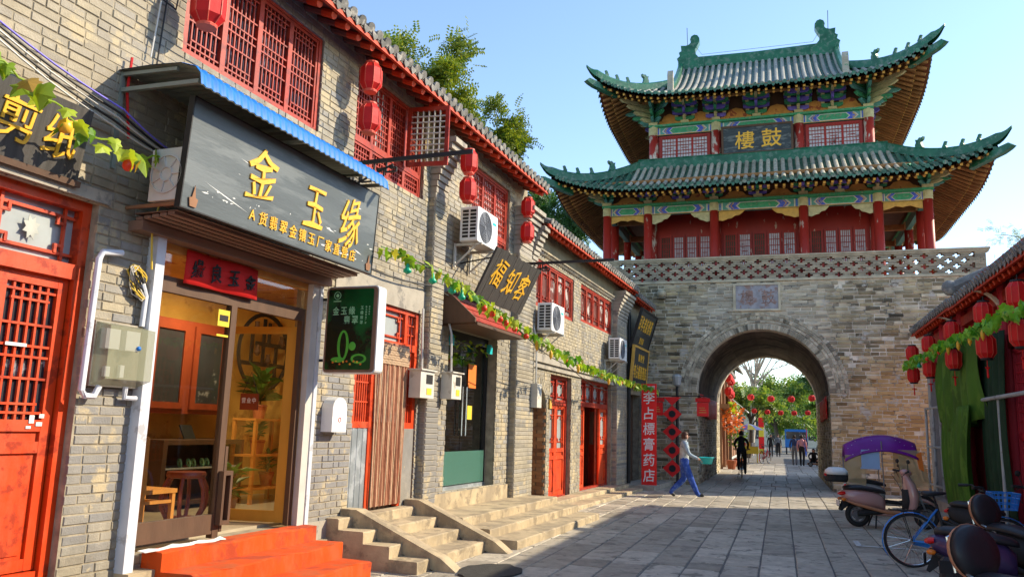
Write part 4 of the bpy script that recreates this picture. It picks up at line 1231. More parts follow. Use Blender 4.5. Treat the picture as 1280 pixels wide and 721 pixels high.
mb.ball((.38, .30, .014), .045, .05, .004); mb.ball((.20, .15, .014), .09, .03, .004)
mb.build('bangle_print', 'jade', t)
mb = MB(S)
for i in range(9):
    mb.ball((.14 + i * .045, .12 + .02 * math.sin(i * 2.2), .0142), .014, .012, .004, n=8, m=5, mi=i % 2)
mb.build('flower_print', ['orangepaper', 'gold'], t)
lettering([('金', .14, .70, .085, .10), ('玉', .245, .70, .085, .10), ('缘', .35, .70, .085, .10), ('翡', .29, .595, .085, .10), ('翠', .395, .595, .085, .10)] +
          [(c, .48, .73 - i * .055, .04, .045) for i, c in enumerate('玉缘翡翠')] + [(c, .535, .74 - i * .03, .022, .024) for i, c in enumerate('金玉缘翡翠厂家')] + [(c, .575, .74 - i * .028, .018, .02) for i, c in enumerate('直营翡翠')],
          S @ T_(0, 0, .0155), 'jadepale', t, weight=.01, depth=.004)
mb = MB(S); mb.ring((.15, .875, .016), (0, 0, 1), .042, .004, 20, 4); mb.ball((.15, .875, .0155), .02, .02, .003); mb.bx(.10, .20, .805, .815, .0148, .0165)
mb.build('emblem', 'jadepale', t)
mb = MB(S); mb.beam((-.16, .85, -.08), (.0, .85, -.08), .03, .03); mb.beam((-.16, .15, -.08), (.0, .15, -.08), .03, .03); mb.build('bracket', 'black', t)

# leaning sign and red canopy at the glass door shop
t = thing('door_canopy', 'dark box canopy with a red sloping front over the glass doors', 'canopy', F @ T_(0, 12.2, 3.2))
mb = MB(F)
mb.prism([(.0, 11.20, 3.14), (.56, 11.20, 3.16), (.56, 11.20, 3.22), (.12, 11.20, 3.62), (.0, 11.20, 3.62)], (0, .05, 0)); mb.prism([(.0, 13.32, 3.14), (.56, 13.32, 3.16), (.56, 13.32, 3.22), (.12, 13.32, 3.62), (.0, 13.32, 3.62)], (0, .05, 0))
mb.bx(0, .58, 11.25, 13.32, 3.12, 3.165); mb.bx(0, .14, 11.25, 13.32, 3.58, 3.64); mb.build('frame', 'darkwood', t)
mb = MB(F)
for i in range(4):
    a0, a1 = i / 4, (i + 1) / 4
    q = lambda a: (.57 - .42 * a, 3.175 + .42 * a)
    (x0, z0), (x1, z1) = q(a0 + .02), q(a1 - .02)
    mb.prism([(x0, 11.26, z0), (x1, 11.26, z1), (x1 - .02, 11.26, z1 - .02), (x0 - .02, 11.26, z0 - .02)], (0, 2.05, 0))
mb.build('red_board', 'redwin', t)
S = sign_frame(.42, 11.45, 3.58, 26)
t = thing('shop_sign', 'dark plank sign with gold brush characters leaning out above the glass doors', 'sign', S)
mb = MB(S)
for i in range(12): mb.bx(i * .168, i * .168 + .163, 0, .86 + .008 * (i % 3), -.04, .003 * (i % 2))
mb.build('board', 'woodboard', t)
lettering([('福', .42, .50, .46, .5, -4), ('知', 1.02, .46, .46, .5, -4), ('客', 1.55, .44, .46, .5, -4)], S @ T_(0, 0, .006), 'gold', t, weight=.0, depth=.04, brush=.42)
mb = MB(F); mb.beam((0, 11.8, 4.2), (.75, 11.8, 4.3), .02, .02); mb.beam((0, 13.1, 4.2), (.75, 13.1, 4.3), .02, .02); mb.build('stay', 'black', t)

# two carved boards on the bay by the gate
for (s, z, W, H, label, fr_, off) in ((23.05, 4.02, 2.15, 1.10, 'upper carved black board with gilt columns of characters by the gate', 'black', .28), (23.0, 2.98, 1.95, 1.02, 'lower gold-framed black board with gilt characters by the gate', 'pgold', .30)):
    S = sign_frame(off, s, z, 17 if fr_ == 'black' else 5)
    t = thing('carved_board', label, 'sign', S)
    mb = MB(S); mb.bx(0, W, 0, H, -.05, 0); mb.build('board', 'blackboard', t)
    mb = MB(S); e = .06
    mb.bx(-e, 0, -e, H + e, -.06, .02); mb.bx(W, W + e, -e, H + e, -.06, .02); mb.bx(0, W, H, H + e, -.06, .02); mb.bx(0, W, -e, 0, -.06, .02); mb.build('frame', fr_, t)
    its = []
    if fr_ == 'black':
        its = [(c, .22 + i * .30, .74, .24, .46) for i, c in enumerate('百年老店膏药')] + [(c, .8 + i * .2, .25, .14, .2) for i, c in enumerate('堂老店')]
    else:
        its = [(c, .7 + i * .28, .76, .22, .24) for i, c in enumerate('春世堂')] + [(c, .25 + i * .29, .34, .25, .42) for i, c in enumerate('李占標膏药店')]
    lettering(its, S @ T_(0, 0, .004), 'gold', t, weight=.008, depth=.03, brush=.05)

# tall red banner on a stand
S = T_(-3.72, 23.0, .10) @ Matrix(((1, 0, 0, 0), (0, 0, -1, 0), (0, 1, 0, 0), (0, 0, 0, 1)))
t = thing('standing_banner', 'tall red banner with a column of white characters standing by the gate', 'banner', T_(-3.5, 23.0, 0))
mb = MB(S); mb.bx(0, .42, 0, 2.84, -.06, 0); mb.build('panel', 'banner', t)
lettering([(c, .21, 2.44 - i * .43, .34, .37) for i, c in enumerate('李占標膏药店')] + [(c, .09 + i * .12, 2.74, .11, .10) for i, c in enumerate('春世堂')], S @ T_(0, 0, .003), 'whitepaint', t, weight=.008, depth=.02, brush=.1)
mb = MB(); mb.bx(-3.75, -3.28, 23.0, 23.28, 0, .10); mb.build('base', 'concrete', t)

# ------------------------------------------------------------------ lanterns
def make_lantern(name, r=.15, h=.36, facets=8, tassel=True, loops=True):
    t = thing(name, 'x', 'lantern', T_(0, 0, 0))
    mb = MB()
    prof = [(r * .62, -h / 2), (r, -h * .30), (r * 1.02, 0), (r, h * .30), (r * .62, h / 2)]
    mb.lathe(prof, facets)
    body = mb.build('shade', 'lantern', t)
    ri = MB()
    for k in range(facets):
        a = 2 * PI * k / facets
        ri.tube([(p[0] * 1.015 * math.cos(a), p[0] * 1.015 * math.sin(a), p[1]) for p in prof], .0045, 4, caps=False)
    ri.build('rib', 'lanternpale', t)
    cp = MB(); cp.lathe([(r * .60, h / 2), (r * .64, h / 2 + .012), (r * .60, h / 2 + .03)], 12); cp.build('cap', 'black' if tassel else 'lanternpale', t)
    cp = MB(); cp.lathe([(r * .60, -h / 2 - .03), (r * .64, -h / 2 - .012), (r * .60, -h / 2)], 12); cp.build('rim', 'black' if tassel else 'lanternpale', t)
    if tassel:
        ts = MB(); ts.tube([(0, 0, -h / 2 - .02), (0, 0, -h / 2 - .12)], .006, 5); ts.lathe([(.004, -h / 2 - .30), (.016, -h / 2 - .28), (.012, -h / 2 - .17), (.022, -h / 2 - .15), (.006, -h / 2 - .12)], 8); ts.bx(-.05, .05, -.006, .006, -h / 2 - .155, -h / 2 - .135); ts.build('tassel', 'redcloth', t)
    if loops:
        lp = MB()
        lp.tube([(0, 0, h / 2), (0, 0, h / 2 + .10)], .006, 5)
        lp.build('hanging_cord', 'black', t)
    return t
lan_l = make_lantern('lantern', .135, .34, 8, tassel=False)
# paler facing panels, as on the paper lanterns of the left row
def place(proto, M, label, group, first=[None]):
    key = proto.name
    if proto.get('label') == 'x':
        o = proto; o.matrix_basis = M
    else:
        o = copy_tree(proto, M)
    tag(o, label, None, group)
    return o
LG = 'red lanterns hung on the left row'
spots = [(8.36, .28, 5.86, 'upper'), (8.38, .28, 5.33, 'lower')]
for s, off, z, w in spots:
    place(lan_l, F @ T_(off, s, z), '%s red paper lantern of the pair beside the open casement' % w, LG)
for s, off, z, w in ((10.98, .46, 5.60, 'upper'), (10.98, .46, 5.15, 'lower')):
    place(lan_l, F @ T_(off, s, z), '%s red paper lantern of the pair at the brick pier above the outdoor fan' % w, LG)
for s, off, z, w in ((14.2, .25, 5.76, 'upper'), (14.2, .25, 5.27, 'lower')):
    place(lan_l, F @ T_(off, s, z), '%s red paper lantern of the pair at the pier between the shop houses' % w, LG)
place(lan_l, F @ T_(.32, 5.52, 5.30) @ SC(1.1, 1.1, 1.05), 'red paper lantern cut by the top of the picture near the lattice window', LG)

# ------------------------------------------------------------------ air conditioners
def make_ac(name):
    t = thing(name, 'x', 'air conditioner', T_(0, 0, 0))     # local: x out, y along, z up; 0.82 x 0.30 x 0.56
    mb = MB(); mb.prism(rr(-.41, .41, 0, .56, .03, .30), (0, 0, -.30))
    mb.v = [Vector((p.z, p.x, p.y)) for p in mb.v]
    mb.build('case', 'white', t)
    mb = MB()
    c = Vector((.302, -.10, .28))
    for q in (.05, .09, .13, .17, .21, .245): mb.ring(c + Vector((.006, 0, 0)), (1, 0, 0), q, .006, 24, 4)
    for k in range(8):
        a = PI * k / 4; mb.beam(c + Vector((.012, .04 * math.cos(a), .04 * math.sin(a))), c + Vector((.012, .245 * math.cos(a), .245 * math.sin(a))), .006, .006)
    mb.build('fan_guard', 'greycloth', t)
    mb = MB(); mb.lathe([(.25, .300), (.25, .304)], 28, c=(0, -.10, .28), axis='X'); mb.build('fan_opening', 'greycloth', t)
    mb = MB()
    for i in range(8):
        for j in (0, 1): mb.bx(.04 + j * .13, .14 + j * .13, -.414, -.409, .06 + i * .058, .10 + i * .058)
    mb.build('side_grille', 'black', t)
    mb = MB(); mb.bx(.301, .305, .20, .34, .40, .44, 0); mb.build('badge', 'teal', t)
    mb = MB()
    for y in (-.3, .3):
        mb.bx(-.12, .34, y - .02, y + .02, -.045, -.005); mb.beam((-.12, y, -.35), (.25, y, -.03), .03, .02); mb.bx(-.14, -.11, y - .02, y + .02, -.38, .0)
    mb.build('bracket', 'offwhite', t)
    return t
ac0 = make_ac('air_conditioner')
AG = 'air conditioners on the left row'
place(ac0, F @ T_(.16, 11.80, 4.46), 'white air conditioner hung beside the lanterns above the leaning sign', AG)
place(ac0, F @ T_(.14, 15.62, 3.52), 'white air conditioner below the far lattice windows near the middle pier', AG)
place(ac0, F @ T_(.14, 21.35, 3.46), 'white air conditioner below the carved boards next to the gate', AG)
t = thing('air_conditioner', 'aged white air conditioner tucked behind the long grey sign', 'air conditioner', F @ T_(.26, 5.1, 3.3), AG)
Mx = F @ T_(.44, 5.34, 3.36) @ RZ(-90)
mb = MB(Mx); mb.bx(0, .22, -.17, .17, 0, .44); mb.build('case', 'offwhite', t)
mb = MB(Mx); c = Vector((.226, 0, .22))
for k in range(7):
    a = 2 * PI * k / 7; mb.beam(c + Vector((0, .06 * math.cos(a), .06 * math.sin(a))), c + Vector((0, .15 * math.cos(a), .15 * math.sin(a))), .012, .012)
mb.ring(c, (1, 0, 0), .16, .008, 24, 4); mb.ring(c, (1, 0, 0), .06, .008, 16, 4); mb.build('fan_guard', 'wire_pale', t)
mb = MB(F); mb.beam((.0, 5.16, 3.335), (.58, 5.16, 3.335), .025, .025); mb.beam((.0, 5.4, 3.335), (.58, 5.4, 3.335), .025, .025); mb.build('bracket', 'plankdark', t)

# ------------------------------------------------------------------ iron brackets for hanging signs
def iron_bracket(s, z, L, label):
    t = thing('sign_bracket', label, 'bracket', F @ T_(0, s, z))
    mb = MB(F); mb.beam((0, s, z), (L, s, z), .028, .05); mb.bx(-.005, .02, s - .05, s + .05, z - .36, z + .12); mb.build('arm', 'black', t)
    fr_ = MB(F); q = .02
    def seg(a, b): fr_.beam((a[0], s, z - a[1]), (b[0], s, z - b[1]), q, q)
    o = .02
    for k in range(4):
        x0 = o + k * .17; d = .30 - .05 * k
        P = [(x0, .03), (x0, d), (x0 + .14, d), (x0 + .14, .10), (x0 + .05, .10), (x0 + .05, d - .07), (x0 + .10, d - .07)]
        for a, b in zip(P, P[1:]): seg(a, b)
    seg((o, .30), (.62, .06))
    fr_.build('fretwork', 'black', t)
iron_bracket(8.43, 4.78, 1.68, 'black iron sign arm with fretwork reaching out above the blue awning')
iron_bracket(14.32, 4.69, 1.92, 'black iron sign arm reaching out from the pier between the shop houses')

# ------------------------------------------------------------------ meters, pipes, boxes, cables
t = thing('meter_box', 'clear plastic electricity meter box between the red door and the jade shop', 'meter box', F @ T_(.08, 5.2, 1.84))
mb = MB(F); mb.bx(.0, .05, 4.95, 5.43, 1.84, 2.36); mb.build('back_plate', 'concrete', t)
mb = MB(F); mb.prism([(.05, 4.96, 1.85), (.17, 4.99, 1.90), (.17, 4.99, 2.32), (.05, 4.96, 2.35)], (0, .46, 0)); mb.build('cover', 'smoke', t)
mb = MB(F); mb.bx(.06, .12, 5.0, 5.14, 2.14, 2.30, 0); mb.bx(.06, .12, 5.2, 5.34, 2.14, 2.30, 0); mb.bx(.06, .09, 5.05, 5.1, 1.92, 2.0, 0); mb.bx(.06, .09, 5.2, 5.24, 1.92, 2.02, 0); mb.ball((.18, 5.28, 2.16), .02, .02, .02, mi=1); mb.build('meter', ['white', 'bluebox'], t)
mb = MB(F)
mb.tube([(.06, 4.90, 2.85), (.06, 4.88, 1.80), (.06, 4.92, 1.76), (.06, 5.0, 1.76), (.06, 5.04, 1.84)], .026, 8); mb.tube([(.06, 4.90, 2.84), (.07, 4.92, 2.90), (.08, 5.10, 2.93)], .026, 8)
mb.tube([(.06, 5.40, 2.36), (.06, 5.41, 2.62), (.06, 5.36, 2.72)], .022, 8); mb.tube([(.06, 5.30, 1.85), (.06, 5.30, 1.76), (.06, 5.42, 1.76)], .022, 8)
tag(mb.build('conduit_pipe', 'steelpost'), 'grey conduit pipe looping down beside the clear meter box', 'pipe')
def cable(name, pts, r, mat_, label, cat='cable'):
    mb = MB(F)
    out = []
    for (a, b) in zip(pts, pts[1:]):
        for i in range(6):
            f = i / 6; sag = -.03 * math.sin(PI * f) * (Vector(b) - Vector(a)).length
            out.append(Vector(a).lerp(Vector(b), f) + Vector((0, 0, sag)))
    out.append(Vector(pts[-1]))
    mb.tube(out, r, 5); return tag(mb.build(name, mat_), label, cat)
rc = random.Random(3)
mb = MB(F)
for k in range(7):
    p = []
    for i in range(26):
        a = i * .55 + k
        p.append((.05 + .02 * math.sin(a * 1.7), 5.32 + .09 * math.cos(a + k) + rc.uniform(-.02, .02), 2.72 + .13 * math.sin(a * .9 + k) + rc.uniform(-.02, .02)))
    mb.tube(p, .006, 4, mi=k % 3)
tag(mb.build('cable_tangle', ['wire_yellow', 'wire_pale', 'black']), 'tangle of yellow and grey cables above the meter box', 'cable')
cable('power_cable', [(.10, 5.40, 2.85), (.12, 5.34, 3.2), (.20, 5.36, 3.6)], .010, 'wire_yellow', 'yellow cable rising from the tangle towards the grey sign')
for k in range(5):
    d = .028 * k
    cable('power_cable', [(.10 + d * .5, 2.0, 4.62 + d), (.12, 3.6, 4.26 + d), (.14 + d, 4.8, 3.92 + d), (.16, 5.5, 3.82 + d * .6), (.10, 7.0, 3.72)], .008 + .002 * (k % 2), ('wire_pale', 'black', 'wire_pale', 'black', 'pviolet')[k],
          ('uppermost pale cable', 'upper black cable', 'middle pale cable', 'lower black cable', 'violet cable')[k] + ' of the bundle behind the near vine')
cable('power_cable', [(.03, 3.7, 6.0), (.05, 4.0, 5.5), (.06, 5.4, 5.25), (.06, 5.5, 6.2)], .008, 'black', 'thin black cable looping high on the near brick wall')
cable('power_cable', [(.05, 5.0, 4.6), (.05, 4.99, 4.3), (.06, 5.05, 3.9)], .012, 'lantern', 'red cable hanging at the near end of the blue awning')
for k, (a, b) in enumerate((((.04, 5.35, 6.2), (.03, 5.28, 4.62)), ((.05, 5.30, 6.2), (.04, 5.20, 4.7)))):
    cable('power_cable', [a, b], .008, 'wire_pale' if k else 'black', ('black' if not k else 'pale') + ' cable running down the wall beside the near lattice window')
cable('power_cable', [(.08, 8.2, 3.60), (.10, 10.6, 3.62), (.12, 14.2, 3.60)], .012, 'black', 'black cable strung along the wall behind the long vine')
cable('power_cable', [(.8, 12.0, 3.3), (.7, 15.5, 2.85), (.2, 21.8, 2.7)], .009, 'black', 'thin black cable crossing below the long vine to the far doorways')
cable('power_cable', [(.10, 15.2, 3.35), (.12, 18.5, 3.14), (.12, 21.9, 3.16)], .008, 'black', 'thin black cable lying on the ledge over the red doorways')
# post box
t = thing('post_box', 'white round-topped post box on the brick wall beside the green light box', 'post box', F @ T_(.05, 8.36, 1.5))
mb = MB(F)
out = [(0, 8.20, 1.50), (0, 8.50, 1.50), (0, 8.50, 1.77)] + [(0, 8.35 + .15 * math.cos(a), 1.77 + .13 * math.sin(a)) for a in [PI * i / 8 for i in range(1, 8)]] + [(0, 8.20, 1.77)]
mb.prism(out, (.15, 0, 0)); mb.build('case', 'white', t)
mb = MB(F); mb.ring((.152, 8.35, 1.64), (1, 0, 0), .025, .004, 14, 4); mb.build('lock', 'redlamp', t)
for (s, z0, z1, w, lab) in ((10.42, 1.98, 2.36, .42, 'pale meter cabinet on the wall left of the brick pier'), (11.22, 2.0, 2.38, .34, 'pale meter cabinet between the brick pier and the glass doors')):
    t = thing('meter_cabinet', lab, 'meter box', F @ T_(.1, s, z0))
    o_ = .11 if s > 11 else .03
    mb = MB(F); mb.bx(o_, o_ + .18, s - w / 2, s + w / 2, z0, z1); mb.bx(o_ - .01, o_ + .21, s - w / 2 - .03, s + w / 2 + .03, z1, z1 + .02); mb.build('case', 'offwhite', t)
    mb = MB(F); mb.bx(o_ + .181, o_ + .186, s - w * .1, s + w * .36, z0 + .2, z0 + .33, 0); mb.bx(o_ + .181, o_ + .186, s - w * .05, s + w * .3, z0 + .05, z0 + .14, 1); mb.build('window', ['black', 'signyellow'], t)
    mb = MB(F); mb.tube([(o_ + .08, s, z1 + .02), (o_ + .06, s, z1 + .6), (.06, s + .05, z1 + .9)], .018, 6); mb.build('conduit', 'wire_pale', t)
t = thing('junction_box', 'small cream junction box beside the arched passage', 'box', F @ T_(.1, 15.2, 2.0))
mb = MB(F); mb.bx(.10, .24, 15.02, 15.28, 2.0, 2.46); mb.build('case', 'offwhite', t)
mb = MB(F); mb.tube([(.16, 15.15, 2.46), (.16, 15.15, 3.3), (.1, 15.1, 3.6)], .02, 6); mb.build('conduit', 'offwhite', t)
mb = MB(F); mb.bx(.01, .04, 16.42, 16.54, 2.02, 2.22); tag(mb.build('wall_plaque', 'pgold'), 'small red and gold plaque beside the first far red door', 'plaque')
# flower swag over the glass doors and two blue clips
t = thing('plant_swag', 'green leaf swag hanging over the glass doors', 'garland', F @ T_(-.12, 12.5, 3.0))
for i in range(34):
    s = 11.62 + i * .052; z = 3.02 - .10 * math.sin(i * .7) ** 2 - rc.uniform(0, .12)
    mb = MB(F @ T_(-.14 + rc.uniform(0, .1), s, z) @ RZ(rc.uniform(0, 360)) @ RX(rc.uniform(-60, 60))); mb.add([(0, 0, 0), (.035, .05, .01), (0, .12, 0), (-.035, .05, .01)], [(0, 1, 2, 3)]); mb.build('leaf', 'leaf', t)
for i, s in enumerate((11.62, 13.2)):
    mb = MB(F); mb.bx(-.06, .0, s - .05, s + .07, 2.86, 2.98); mb.ball((-.03, s, 3.0), .05, .05, .03); tag(mb.build('blue_bird_charm', 'teal'), ('first' if i == 0 else 'second') + ' blue charm hanging at the top of the glass doors', 'ornament')

# ------------------------------------------------------------------ vine garlands
def leaf_mesh(mat_, k=0):
    mb = MB()
    pts = [(0, 0), (.18, -.12), (.42, -.02), (.36, .22), (.52, .42), (.28, .50), (.16, .74), (0, 1.0), (-.16, .74), (-.28, .50), (-.52, .42), (-.36, .22), (-.42, -.02), (-.18, -.12)]
    vs = [(0, .4, .06)] + [(x_, y_, -.10 * abs(x_) * 2 - (.16 * y_ * y_ if y_ > .3 else 0)) for x_, y_ in pts]
    n = len(pts)
    mb.add(vs, [(0, 1 + i, 1 + (i + 1) % n) for i in range(n)])
    return mesh_of(mb, mat_, 'leaf')
leaf_me = leaf_mesh('leaf'); rleaf_me = leaf_mesh('rleaf')
def garland(label, pts, n, size, me, rr_, spread, fruits=(), stem='leaf'):
    """vine on a cord through world points pts; fruits: (fraction, kind)"""
    pts = [Vector(p) for p in pts]
    seg = [(b - a).length for a, b in zip(pts, pts[1:])]; tot = sum(seg)
    def at(f):
        d = f * tot
        for a, b, l in zip(pts, pts[1:], seg):
            if d <= l: return a.lerp(b, d / l)
            d -= l
        return pts[-1].copy()
    t = thing('vine_garland', label, 'garland', Matrix.Translation(at(.5)))
    mb = MB(); mb.tube([at(i / 40) + Vector((0, 0, .02 * math.sin(i * 1.7))) for i in range(41)], .008, 5); mb.build('stem', stem, t)
    for i in range(n):
        p = at((i + rr_.random()) / n) + Vector((rr_.uniform(-1, 1) * spread, rr_.uniform(-1, 1) * spread, rr_.uniform(-1.1, .9) * spread))
        s = size * rr_.uniform(.5, 1.45)
        M_ = Matrix.Translation(p) @ RZ(rr_.uniform(0, 360)) @ RX(rr_.uniform(-75, 10) - 40) @ RY(rr_.uniform(-40, 40)) @ SC(s, s, s)
        put('leaf', me, M_, t)
    for f, kind in fruits:
        p = at(f)
        mb = MB()
        if kind == 'gourd':
            mb.lathe([(.002, -.055), (.04, -.04), (.052, 0), (.042, .035), (.012, .055), (.006, .08)], 12, c=(p.x, p.y, p.z - .10)); mb.build('gourd', 'gourd', t, smooth=True)
        elif kind == 'bell':
            mb.lathe([(.004, -.06), (.05, -.035), (.052, -.01), (.028, .02), (.024, .05), (.005, .09)], 10, c=(p.x, p.y, p.z - .14)); mb.build('bell', 'greenlight', t, smooth=True)
        elif kind == 'pod':
            mb.lathe([(.004, -.12), (.028, -.07), (.03, -.0), (.01, .05)], 8, c=(p.x, p.y, p.z - .12)); mb.build('pod', 'gourd', t, smooth=True)
        else:
            mb.ball((p.x, p.y, p.z - .10), .045, .045, .05, 10, 7); mb.build('berry', 'berry', t, smooth=True)
    return t
gr = random.Random(21)
garland('near vine with orange gourds sagging across the wall above the red door', [FP(.42, 3.2, 4.02), FP(.36, 4.0, 3.84), FP(.34, 4.45, 3.70), FP(.34, 4.9, 3.66), FP(.36, 5.35, 3.80), FP(.5, 5.62, 3.86)], 40, .15, leaf_me, gr, .06, [(.42, 'gourd'), (.83, 'gourd'), (.66, 'berry')])
garland('long vine with green bells and red fruit strung from the grey sign to the gate', [FP(.72, 8.1, 3.62), FP(1.0, 9.2, 3.50), FP(1.0, 10.4, 3.36), FP(1.0, 11.6, 3.22), FP(.98, 14.0, 2.99), FP(.90, 17.0, 2.86), FP(.75, 21.0, 2.84), FP(.9, 23.4, 2.78)], 285, .115, leaf_me, gr, .065,
        [(.03, 'bell'), (.06, 'bell'), (.09, 'bell'), (.11, 'bell'), (.16, 'berry'), (.18, 'berry'), (.20, 'berry'), (.215, 'berry'), (.24, 'berry'), (.275, 'berry'), (.31, 'pod'), (.36, 'pod'), (.42, 'berry'), (.48, 'pod'), (.55, 'berry'), (.66, 'pod'), (.75, 'berry')])

# ------------------------------------------------------------------ inside the jade shop
t = thing('wall_cabinet', 'red-brown cabinet with glass doors inside the jade shop', 'cabinet', FP(-2.5, 8.7, 1.6))
mb = MB(F); mb.bx(-2.68, -2.25, 7.7, 9.2, 1.66, 2.85); mb.build('case', 'cabinet', t)
for a, b in ((7.78, 8.40), (8.50, 9.12)):
    mb = MB(F); mb.bx(-2.25, -2.22, a, b, 1.72, 1.80); mb.bx(-2.25, -2.22, a, b, 2.71, 2.79); mb.bx(-2.25, -2.22, a, a + .09, 1.80, 2.71); mb.bx(-2.25, -2.22, b - .09, b, 1.80, 2.71); d = mb.build('cabinet_door', 'cabinet', t)
    mb = MB(F); mb.bx(-2.246, -2.24, a + .09, b - .09, 1.80, 2.71); mb.build('pane', 'darkglass', d)
t = thing('display_counter', 'dark display counter with jade on its shelf inside the shop', 'counter', FP(-2.3, 8.6, .5))
mb = MB(F); mb.bx(-2.6, -2.0, 7.9, 9.35, 1.28, 1.34); mb.bx(-2.6, -2.55, 7.9, 9.35, .5, 1.28); mb.bx(-2.6, -2.0, 9.28, 9.35, .5, 1.28); mb.bx(-2.6, -2.0, 7.9, 7.97, .5, 1.28); mb.bx(-2.55, -2.0, 7.97, 9.28, .55, .6); mb.build('case', 'darkwood', t)
mb = MB(F); mb.bx(-2.55, -2.02, 7.97, 9.28, .98, 1.0); mb.build('shelf', 'dimglass', t)
for i in range(7):
    mb = MB(); mb.ring(FP(-2.15 + .03 * (i % 2), 8.35 + i * .12, 1.05), F.to_3x3() @ Vector((.4, 1, .2)), .045, .014, 14, 5); tag(mb.build('jade_bangle', 'jadepale'), 'pale jade bangle in the row on the display counter shelf', 'bangle', 'jade bangles on the counter shelf')
mb = MB(F); mb.prism([(-2.2, 8.45, 1.342), (-2.2, 8.65, 1.342), (-2.3, 8.65, 1.52), (-2.3, 8.45, 1.52)], (-.02, 0, 0)); tag(mb.build('picture_stand', 'black'), 'small dark picture stand on the display counter', 'frame')
t = thing('wooden_chair', 'honey-coloured wooden chair just inside the jade shop window', 'chair', FP(-.85, 6.5, .5))
mb = MB(F); mb.bx(-1.05, -.62, 6.28, 6.72, .88, .92); mb.build('seat', 'honeywood', t)
for a, b in ((-1.03, 6.30), (-.65, 6.30), (-1.03, 6.69), (-.65, 6.69)):
    mb = MB(F); mb.beam((a, b, .5), (a, b, .88), .04, .04, up=(1, 0, 0)); mb.build('leg', 'honeywood', t)
mb = MB(F); mb.beam((-1.03, 6.3, .78), (-.65, 6.3, .78), .03, .03); mb.beam((-1.03, 6.69, .78), (-.65, 6.69, .78), .03, .03); mb.beam((-.65, 6.3, .8), (-.65, 6.69, .8), .03, .03); mb.build('stretcher', 'honeywood', t)
mb = MB(F); mb.beam((-1.03, 6.30, .92), (-1.03, 6.28, 1.42), .05, .05, up=(1, 0, 0)); mb.beam((-.65, 6.30, .92), (-.65, 6.28, 1.42), .05, .05, up=(1, 0, 0)); mb.beam((-1.05, 6.28, 1.38), (-.62, 6.28, 1.38), .05, .08); mb.bx(-.95, -.73, 6.27, 6.29, .98, 1.34); mb.build('backrest', 'honeywood', t)
t = thing('drum_stool', 'dark carved drum stool inside the jade shop', 'stool', FP(-1.15, 7.45, .5))
c = FP(-1.15, 7.4, .5)
mb = MB(); mb.lathe([(.14, .46), (.20, .47), (.21, .50), (.20, .53)], 18, c=c); mb.build('seat', 'cabinet', t)
for k in range(6):
    a = 2 * PI * k / 6; mb = MB(); mb.tube([c + Vector((q * math.cos(a), q * math.sin(a), z)) for q, z in ((.17, .03), (.235, .15), (.25, .25), (.235, .36), (.18, .47))], .022, 6); mb.build('leg', 'cabinet', t)
mb = MB(); mb.ring(c + Vector((0, 0, .025)), (0, 0, 1), .17, .024, 20, 6); mb.build('base_ring', 'cabinet', t)
t = thing('round_shelf', 'round black moon-shaped curio shelf on the shop back wall', 'shelf', FP(-2.4, 10.1, 2.0))
mb = MB(F); cc = Vector((-2.35, 10.05, 2.60)); mb.ring(cc, (1, 0, 0), .56, .03, 36, 6); mb.build('hoop', 'inkblack', t)
mb = MB(F)
for (a, b, p, q) in ((-.5, .5, -.18, -.18), (-.2, .54, .12, .12), (-.45, -.05, .3, .3), (-.02, -.02, -.18, .5), (.28, .28, -.52, .12), (-.28, -.28, -.18, .3), (.1, .1, .12, .45)):
    mb.beam(cc + Vector((0, a, p)), cc + Vector((0, b, q)), .06, .022, up=(1, 0, 0))
mb.build('shelf_board', 'inkblack', t)
for i, (a, z) in enumerate(((-.15, .02), (.1, -.1), (.4, .2), (-.2, .36))):
    mb = MB(); mb.lathe([(.02, -.08), (.05, -.03), (.03, .04), (.035, .08)], 10, c=F @ (cc + Vector((0, a, z)))); tag(mb.build('small_vase', 'darkwood'), ('lowest', 'middle', 'rightmost', 'topmost')[i] + ' small dark vase on the moon-shaped shelf', 'vase')
t = thing('plant_stand', 'orange wooden plant stand with shelves inside the jade shop', 'stand', FP(-2.0, 9.7, .5))
for a, b in ((-1.75, 9.25), (-1.75, 10.05), (-2.1, 9.25), (-2.1, 10.05)):
    mb = MB(F); mb.beam((a, b, .5), (a, b, 1.62), .045, .045, up=(1, 0, 0)); mb.build('leg', 'honeywood', t)
for z in (.68, 1.12, 1.6):
    mb = MB(F); mb.bx(-2.12, -1.73, 9.22, 10.08, z, z + .03); mb.build('shelf', 'honeywood', t)
def potted(off, s, z, h, n, label, pot='terracotta', spread=.22, rr_=gr):
    t = thing('potted_plant', label, 'plant', FP(off, s, z))
    c = FP(off, s, z)
    mb = MB(); mb.lathe([(.07, 0), (.10, .16), (.11, .17), (.10, .19)], 12, c=c); mb.build('pot', pot, t)
    mb = MB(); mb.tube([c + Vector((0, 0, .18)), c + Vector((.01, .02, h * .7))], .012, 5); mb.build('stem', 'bark', t)
    mb = MB()
    for i in range(n):
        a = rr_.uniform(0, 2 * PI); e = rr_.uniform(.1, 1.2); l = rr_.uniform(.6, 1.1) * spread
        p = c + Vector((0, 0, .18 + rr_.uniform(.1, 1) * h * .6)); d = Vector((math.cos(a) * math.cos(e), math.sin(a) * math.cos(e), math.sin(e))); w = d.cross(Vector((0, 0, 1))).normalized() * l * .16
        mb.add([p, p + d * l * .5 + w, p + d * l + Vector((0, 0, -l * .25)), p + d * l * .5 - w], [(0, 1, 2, 3)])
    mb.build('foliage', 'houseplant', t)
potted(-1.95, 9.55, 1.63, .7, 60, 'bushy potted plant on top of the plant stand', spread=.42)
potted(-1.9, 9.75, .71, .4, 30, 'potted plant on the bottom shelf of the plant stand')
